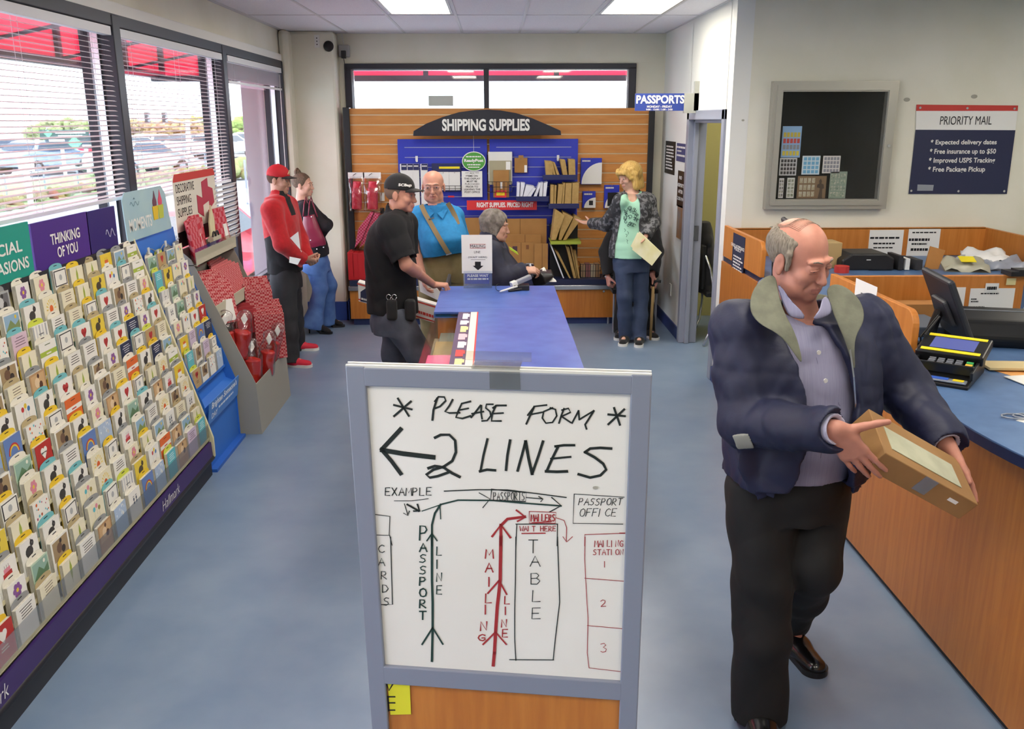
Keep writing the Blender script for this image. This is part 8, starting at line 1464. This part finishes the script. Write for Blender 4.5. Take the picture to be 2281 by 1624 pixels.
# ================================================================ 7 seated person in black with a cane
def sitter():
    y = 9.0; m_h = mat('dark_grey_hair', '#3b3a3c', .9); H = Head(V((1.40, y, 1.22)), (-.3, -1, -.1), (0, 0, 1), .98)
    J = dict(neck=V((1.40, y + .03, 1.07)), shR=V((1.22, y, .98)), shL=V((1.57, y, .98)), elR=P3(1350, 560, y - .08), elL=P3(1462, 560, y - .1), wrR=P3(1354, 616, y - .22), wrL=P3(1453, 613, y - .42), ground=(1.4, y))
    for q, s_ in (('R', -1), ('L', 1)): J['hi' + q] = V((1.40 + s_ * .1, y, .52)); J['kn' + q] = V((1.37 + s_ * .09, y - .36, .50)); J['an' + q] = V((1.38 + s_ * .13, y - .34, .10)); J['to' + q] = J['an' + q] + [s_ * .06, -.2, 0]
    T = [(V((1.40, y + .02, 1.05)), .09, .08), (V((1.40, y, .98)), .17, .11), (V((1.40, y - .02, .85)), .18, .14), (V((1.40, y - .02, .7)), .18, .16), (V((1.40, y, .52)), .19, .17)]
    p = Person('person in black sitting in the corner behind the blonde haired one, with a cane', H, J, T, (1, 0, 0), '#c98e80', .0065); p.body({'R': dict(D=(.1, -.4, -1), N=(1, .3, 0), curl=(1.2, 1.2, 1.2, 1.2)), 'L': dict(D=(.45, -.4, -.8), N=(-.6, 0, -.5), curl=(.9, .9, 1, 1))}); H.eyes(p.t)
    p.top(m_blk, 'jacket', 1.0, (.08, .07, .056), .016, 7, .006, 30, .066); p.trousers(m_blk2, [(V((1.40, y, .60)), .18, .16), (V((1.40, y, .47)), .19, .17)], (.10, .085, .075, .07), 2, .005, 28)
    for q in 'RL': p.shoe(q, m_blk, m_white, .28)
    b = MB(); [b.tube([J['wrR'] + np.array([.028 * math.cos(a), .02 * math.sin(a) , .0]) for a in np.linspace(0, 2 * PI, 12)], .006, 6)]; b.build('cuff', m_white, p.t)
    f = SDF(*bounds([H.c], .16), .006); H.e(f, (0, -.02, .042), (.08, .1, .088), 0); H.e(f, (0, .09, -.02), (.08, .08, .09), .0, '-'); f.half(H.p(0, 0, -.05), -H.Z); f.build('hair', m_h, p.t)
    cn = thing('walking_cane', 'wooden cane with a black handle held in the corner by the side wall', 'cane', (1.55, 8.5, 0)); c = P3(1455, 638, y - .50); b = MB(); b.tube([V((c[0] - .01, c[1] - .02, 0.0)), c], [.013, .016], 10); b.build('shaft', mat('pale_wood', '#a98a5a', .5), cn, smooth=True); b = MB(); b.tube([c, c + [0, 0, .035], c + [.03, -.01, .055], c + [.07, -.02, .05]], .014, 10); b.build('handle', m_black, cn, smooth=True)
    ch = thing('chair', 'chair hidden under the seated person in the corner', 'chair', (1.4, y, 0)); b = MB(); b.box((1.17, y - .22, .40), (1.63, y + .24, .44)); b.build('seat', m_blk, ch, bevel=.01)
    for sx in (1.19, 1.61):
        for sy in (-.2, .22): b = MB(); b.cyl((sx, y + sy, 0), (sx, y + sy, .4), .012, 8); b.build('leg', m_grey, ch)
    b = MB(); b.box((1.18, y + .21, .44), (1.62, y + .235, .85)); b.build('backrest', m_blk, ch, bevel=.006)
sitter()
# ================================================================ 8 man carrying the parcel
def man_parcel():
    y = 2.86; H = Head(P3(1781, 578, y), (.50, -.80, -.24), (.10, -.30, 1), 1.06, 1.02)
    J = dict(neck=P3(1782, 712, y + .04), shR=P3(1648, 735, y - .04), shL=P3(1925, 722, y + .10), elR=P3(1664, 940, y - .14), elL=P3(2012, 868, y + .06), wrR=P3(1860, 956, y - .42), wrL=P3(2108, 990, y - .18),
             hiR=P3(1695, 1085, y - .02), hiL=P3(1815, 1080, y + .06), knR=P3(1700, 1290, y - .08), knL=P3(1808, 1255, y - .06), ground=(1.0, 2.9))
    J['anR'] = P3(1690, 1555, 2.74); J['anL'] = P3(1758, 1365, 3.22); J['anR'][2] = .11; J['anL'][2] = .15; J['toR'] = J['anR'] + [-.02, -.2, 0]; J['toL'] = J['anL'] + [.05, -.2, 0]
    T = [(P3(1785, 715, y + .04), .12, .095), (P3(1788, 748, y + .03), .195, .13), (P3(1790, 830, y + .01), .20, .155), (P3(1788, 920, y), .195, .165), (P3(1775, 1000, y), .185, .16), (P3(1765, 1050, y), .18, .155)]
    ax = nrm((1, .32, 0)); fw = nrm(np.cross([0, 0, 1], ax)); fw = -fw if fw[1] > 0 else fw
    p = Person('balding person in a navy jacket and lavender shirt carrying a brown parcel past the counter', H, J, T, ax, '#bd8270', .0042)
    p.body({'R': dict(D=(.62, -.10, -.76), N=(.3, .9, .1), curl=(.10, .14, .18, .24), thumb=(.95, .35, .15), sc=1.12, tcurl=.08), 'L': dict(D=(.42, -.30, -.85), N=(-.75, -.2, -.35), curl=(.12, .16, .2, .26), thumb=(.6, .8, .2), sc=1.1)}, jowl=1, lip='#a86c60', limb=1.08, brow=1.15)
    H.eyes(p.t, '#4a5a6a', (0, -.45)); m_h = mat('greying_hair', '#675d52', .8, col2='#8f8577', scale=50, stretch=(5, 5, .5)); H.brows(p.t, m_h, .0026)
    b = MB()
    for q in (-1, 1): b.tube([H.p(q * .0165, .0895, .0045), H.p(q * .030, .0915, .0035), H.p(q * .045, .083, .002)], [.0022 * H.s, .003 * H.s, .0018 * H.s], 8)
    b.build('eyelid', p.skin, p.t, smooth=True)
    # fringe of hair round the sides and back, thin strands across the crown
    f = SDF(*bounds([H.c], .2), .004); H.e(f, (0, -.020, .036), (.0805, .1005, .080), 0); H.e(f, (0, .085, -.01), (.12, .088, .13), .008, '-'); H.e(f, (0, .02, .10), (.066, .125, .052), .008, '-')
    for q in (-1, 1): H.e(f, (q * .080, -.008, -.004), (.016, .024, .034), .004, '-'); H.co(f, (q * .074, .02, .035), (q * .074, .022, -.012), .009, .006, .008)
    f.half(H.p(0, -.03, -.062), H.p(0, .25, 0) - H.p(0, 0, 1)); f.wrinkle(.0018, 230, 4, dirn=H.Y); f.build('hair', m_h, p.t)
    b = MB()
    for i in range(22): t_ = -.046 + .0044 * i; b.tube([H.p(t_ * 1.0, .012, .1185 - t_ * t_ * 8), H.p(t_ * 1.05, -.03, .1205 - t_ * t_ * 8), H.p(t_ * 1.1, -.075, .098 - t_ * t_ * 7)], [.0004, .0009, .0007], 5)
    b.build('crown_strands', m_h, p.t, smooth=True)
    # shirt
    f = p.top(m_lav, 'shirt', .3, (.07, .06, .05), .006, 15, .0035, 44, .070, build=False, res=.005); f.build('shirt', m_lav, p.t)
    def sp_(px, py, pad=.0):
        for k in range(260):
            q = P3(px, py, y - .5 + k * .002); z = q[2]; ts = [c[2] for c, _, _ in T][::-1]; cx = np.interp(z, ts, [c[0] for c, _, _ in T][::-1]); cy = np.interp(z, ts, [c[1] for c, _, _ in T][::-1]); a = np.interp(z, ts, [a for _, a, _ in T][::-1]) + .006 + pad; b_ = np.interp(z, ts, [b for _, _, b in T][::-1]) + .006 + pad
            u = (q[0] - cx) * ax[0] + (q[1] - cy) * ax[1]; v = (q[0] - cx) * fw[0] + (q[1] - cy) * fw[1]
            if abs(u / a) ** 2.2 + abs(v / b_) ** 2.2 < 1: return q
        return P3(px, py, y - .12)
    b = MB()
    for q in ((1823, 785), (1838, 848), (1845, 910), (1845, 965)): c = sp_(*q, .004); b.cyl(c, c + fw * .004, .0075, 12)
    b.build('shirt_button', m_white, p.t)
    b = MB(); b.ribbon([sp_(x, yy_, .004) for x, yy_ in ((1806, 735), (1815, 780), (1828, 840), (1836, 900), (1836, 960), (1828, 1020))], .003, fw); b.ribbon([sp_(x, yy_, .005) for x, yy_ in ((1870, 835), (1868, 900), (1888, 925), (1906, 915))], .003, fw); b.build('shirt_seam', mat('lavender_seam', '#6f6c88', .8), p.t)
    def flap(A_, B_, th, m, name, sub=2):
        b = MB(); n = len(A_); vs = list(A_) + list(B_); off = [fw * th] * len(vs); vs2 = [v + fw * th for v in vs]; N_ = len(vs); fs = [(i, i + 1, n + i + 1, n + i) for i in range(n - 1)]; ed = list(range(n)) + list(range(2 * n - 1, n - 1, -1))
        b.add(vs + vs2, fs + [tuple(x + N_ for x in q[::-1]) for q in fs] + [(ed[i], ed[(i + 1) % len(ed)], ed[(i + 1) % len(ed)] + N_, ed[i] + N_) for i in range(len(ed))]); o = b.build(name, m, p.t, smooth=True); md = o.modifiers.new('s', 'SUBSURF'); md.levels = md.render_levels = sub; return o
    yn = y - .085
    flap([P3(1727, 625, yn + .05), P3(1736, 665, yn), P3(1752, 700, yn - .045), P3(1757, 706, yn - .05)], [P3(1742, 640, yn), P3(1762, 672, yn - .04), P3(1786, 690, yn - .06), P3(1801, 716, yn - .06)], .006, m_lav, 'shirt_collar', 1)
    flap([P3(1840, 655, yn + .02), P3(1850, 672, yn), P3(1855, 690, yn - .02), P3(1851, 702, yn - .03)], [P3(1828, 665, yn - .02), P3(1826, 685, yn - .04), P3(1815, 700, yn - .06), P3(1801, 718, yn - .065)], .006, m_lav, 'shirt_collar', 1)
    # jacket shell with open front
    TJ = [(c, a + (.03, .034, .042, .046, .05, .05)[i], b_ + (.03, .03, .036, .04, .045, .045)[i]) for i, (c, a, b_) in enumerate(T)]
    f = p.top(m_navyj, 'jacket', 1.0, (.091, .080, .060), .010, 21, .010, 22, .085, build=False, res=.005, torso=TJ)
    f.loft([(c, a - .014, b_ - .014) for c, a, b_ in TJ], ax, .0, '-', p=2.2)
    oc = [((1802, 688), .075), ((1824, 755), .078), ((1842, 830), .088), ((1846, 900), .088), ((1840, 960), .080), ((1830, 1040), .095), ((1820, 1100), .12)]
    O = [P3(px, py, y - .17) + 0 * fw for (px, py), w in oc]
    f.chain(O, [w for _, w in oc], .01, op='-', flat=tuple(fw), fs=2.2)
    # left front hangs lower
    f.loft([(P3(1700, 950, y - .135), .085, .016), (P3(1700, 1030, y - .145), .095, .016), (P3(1722, 1100, y - .15), .05, .014)], ax, .02)
    f.wrinkle(.0045, 62, 5); f.build('jacket', m_navyj, p.t)
    f = SDF(*bounds([P3(1640, 1000, y), P3(1900, 1075, y)], .25), .005); f.loft([(P3(1770, 1025, y), .236, .206), (P3(1765, 1062, y), .222, .196)], ax, 0, p=2.2).wrinkle(.005, 110, 4, dirn=ax); f.loft([(P3(1770, 1005, y), .215, .185), (P3(1765, 1090, y), .205, .178)], ax, 0, '-', p=2.2); f.chain(O[4:], [.10, .12, .14], .0, op='-', flat=tuple(fw), fs=2.6)
    f.build('hem_band', m_navyj, p.t)
    flap([P3(1727, 606, y - .01), P3(1733, 640, y - .06), P3(1742, 680, y - .13), P3(1757, 712, y - .17), P3(1775, 748, y - .20), P3(1788, 810, y - .225)],
         [P3(1696, 616, y - .02), P3(1668, 650, y - .09), P3(1662, 696, y - .15), P3(1692, 728, y - .19), P3(1738, 742, y - .215), P3(1782, 812, y - .23)], .008, m_lin, 'suede_collar')
    flap([P3(1834, 640, y - .03), P3(1842, 670, y - .07), P3(1852, 702, y - .10), P3(1868, 735, y - .125), P3(1886, 775, y - .14), P3(1900, 825, y - .16)],
         [P3(1862, 626, y - .01), P3(1906, 650, y - .05), P3(1930, 690, y - .09), P3(1922, 726, y - .13), P3(1898, 752, y - .155), P3(1905, 825, y - .165)], .008, m_lin, 'suede_collar')
    b = MB(); cN = J['neck']; R_ = .088
    vs = []; n = 12
    for i in range(n + 1):
        a = R(-15) + R(210) * i / n; d = ax * math.cos(a) - fw * math.sin(a); vs += [cN + d * R_ + np.array([0, 0, -.01]), cN + d * (R_ + .004) + np.array([0, 0, .075])]
    b.add(vs + [v + (v - cN) * [.09, .09, 0] for v in vs], [(2 * i, 2 * i + 1, 2 * i + 3, 2 * i + 2) for i in range(n)] + [(2 * i + 2 * n + 2, 2 * i + 2 * n + 4, 2 * i + 2 * n + 5, 2 * i + 2 * n + 3) for i in range(n)] + [(2 * i + 1, 2 * i + 2 * n + 3, 2 * i + 2 * n + 5, 2 * i + 3) for i in range(n)]); o = b.build('collar_stand', m_lin, p.t, smooth=True)
    b = MB(); b.ribbon([P3(1894, 780, y - .165), P3(1902, 840, y - .17), P3(1906, 900, y - .17), P3(1908, 950, y - .165)], .006, fw); b.build('zipper', m_chrome, p.t)
    # elbow patch, cuffs
    e = J['elR']; f = SDF(*bounds([e], .14), .004); f.chain([J['shR'], J['elR'], J['elR'] + (J['wrR'] - J['elR']) * .93], [.098, .086, .062], .025); f.f += -.009; f2 = SDF(*bounds([e], .14), .004); cpt = P3(1648, 975, y - .19)
    X_, Y_, Z_ = f.grid(); dd_ = np.abs((X_ - cpt[0]) * .9 + (Z_ - cpt[2]) * .45) - .022; d2_ = np.abs((Z_ - cpt[2]) * .9 - (X_ - cpt[0]) * .45) - .030; f.f = np.maximum(f.f, np.maximum(dd_, d2_) + 0 * Y_); f.f = np.maximum(f.f, (Y_ - (e[1] - .03)) + 0 * X_ + 0 * Z_); f.build('grey_patch', mat('grey_patch', '#8f9189', .7), p.t)
    for q in 'RL': f = SDF(*bounds([J['wr' + q]], .14), .0045); d = nrm(J['wr' + q] - J['el' + q]); f.cone(J['wr' + q] - d * .05, J['wr' + q] + d * .008, .045, .046, 0); f.cone(J['wr' + q] - d * .06, J['wr' + q] + d * .08, .032, .036, 0, '-'); f.cone(J['wr' + q] + d * .06, J['wr' + q] + d * .12, .07, .07, 0, '-'); f.build('shirt_cuff', mat('pale_lavender', '#b4b3cc', .7), p.t)
    # trousers, belt, shoes
    p.trousers(m_blk2, [(P3(1765, 1035, y), .178, .152), (P3(1762, 1080, y), .188, .16), (P3(1758, 1135, y), .178, .15)], (.118, .098, .092, .092), 31, .008, 22, res=.0055)
    for q in 'RL': p.shoe(q, mat('black_leather', '#0e0e11', .25, coat=.4), m_black, .31, .054, laces=m_blk)
    # the parcel
    W = [P3(1972, 1009, 2.40), P3(2180, 1125, 2.44)]; u = nrm(W[1] - W[0]); L = np.linalg.norm(W[1] - W[0]); dn = nrm(P3(1947, 1052, 2.43) - W[0]); dn = nrm(dn - u * (dn @ u)); hgt = .075; bk = nrm(np.cross(u, dn)); bk = bk if bk[1] > 0 else -bk; dep = .20
    bx = thing('parcel', 'brown cardboard parcel with shiny tape held by the balding person', 'box', tuple(W[0])); b = MB(); b.obox(W[0] + u * L / 2 + dn * hgt / 2 + bk * dep / 2, (L, hgt, dep), u, dn, bk); b.build('carton', mat('parcel_card', '#9b7447', .75, col2='#8d683d', scale=6), bx, bevel=.003)
    nt_ = -dn; b = MB(); c = W[0] + u * L * .48 + bk * dep * .45 + nt_ * .0015; b.obox(c, (L * .75, .002, dep * .5), u, dn, bk); b.build('label', mat('shiny_label', '#c9c9b0', .15, coat=.6, col2='#b4b49c', scale=8), bx)
    b = MB(); b.obox(W[0] + u * L * .5 + dn * .03 - bk * .0008, (.05, .06, .001), u, dn, bk); b.build('packing_tape', glass('parcel_tape', (.95, .93, .88), .25, .12), bx)
    b = MB(); b.obox(W[0] + u * L * .80 + dn * hgt * .4 - bk * .001, (.035, .012, .001), u, dn, bk); b.build('white_sticker', m_paper, bx)
man_parcel()
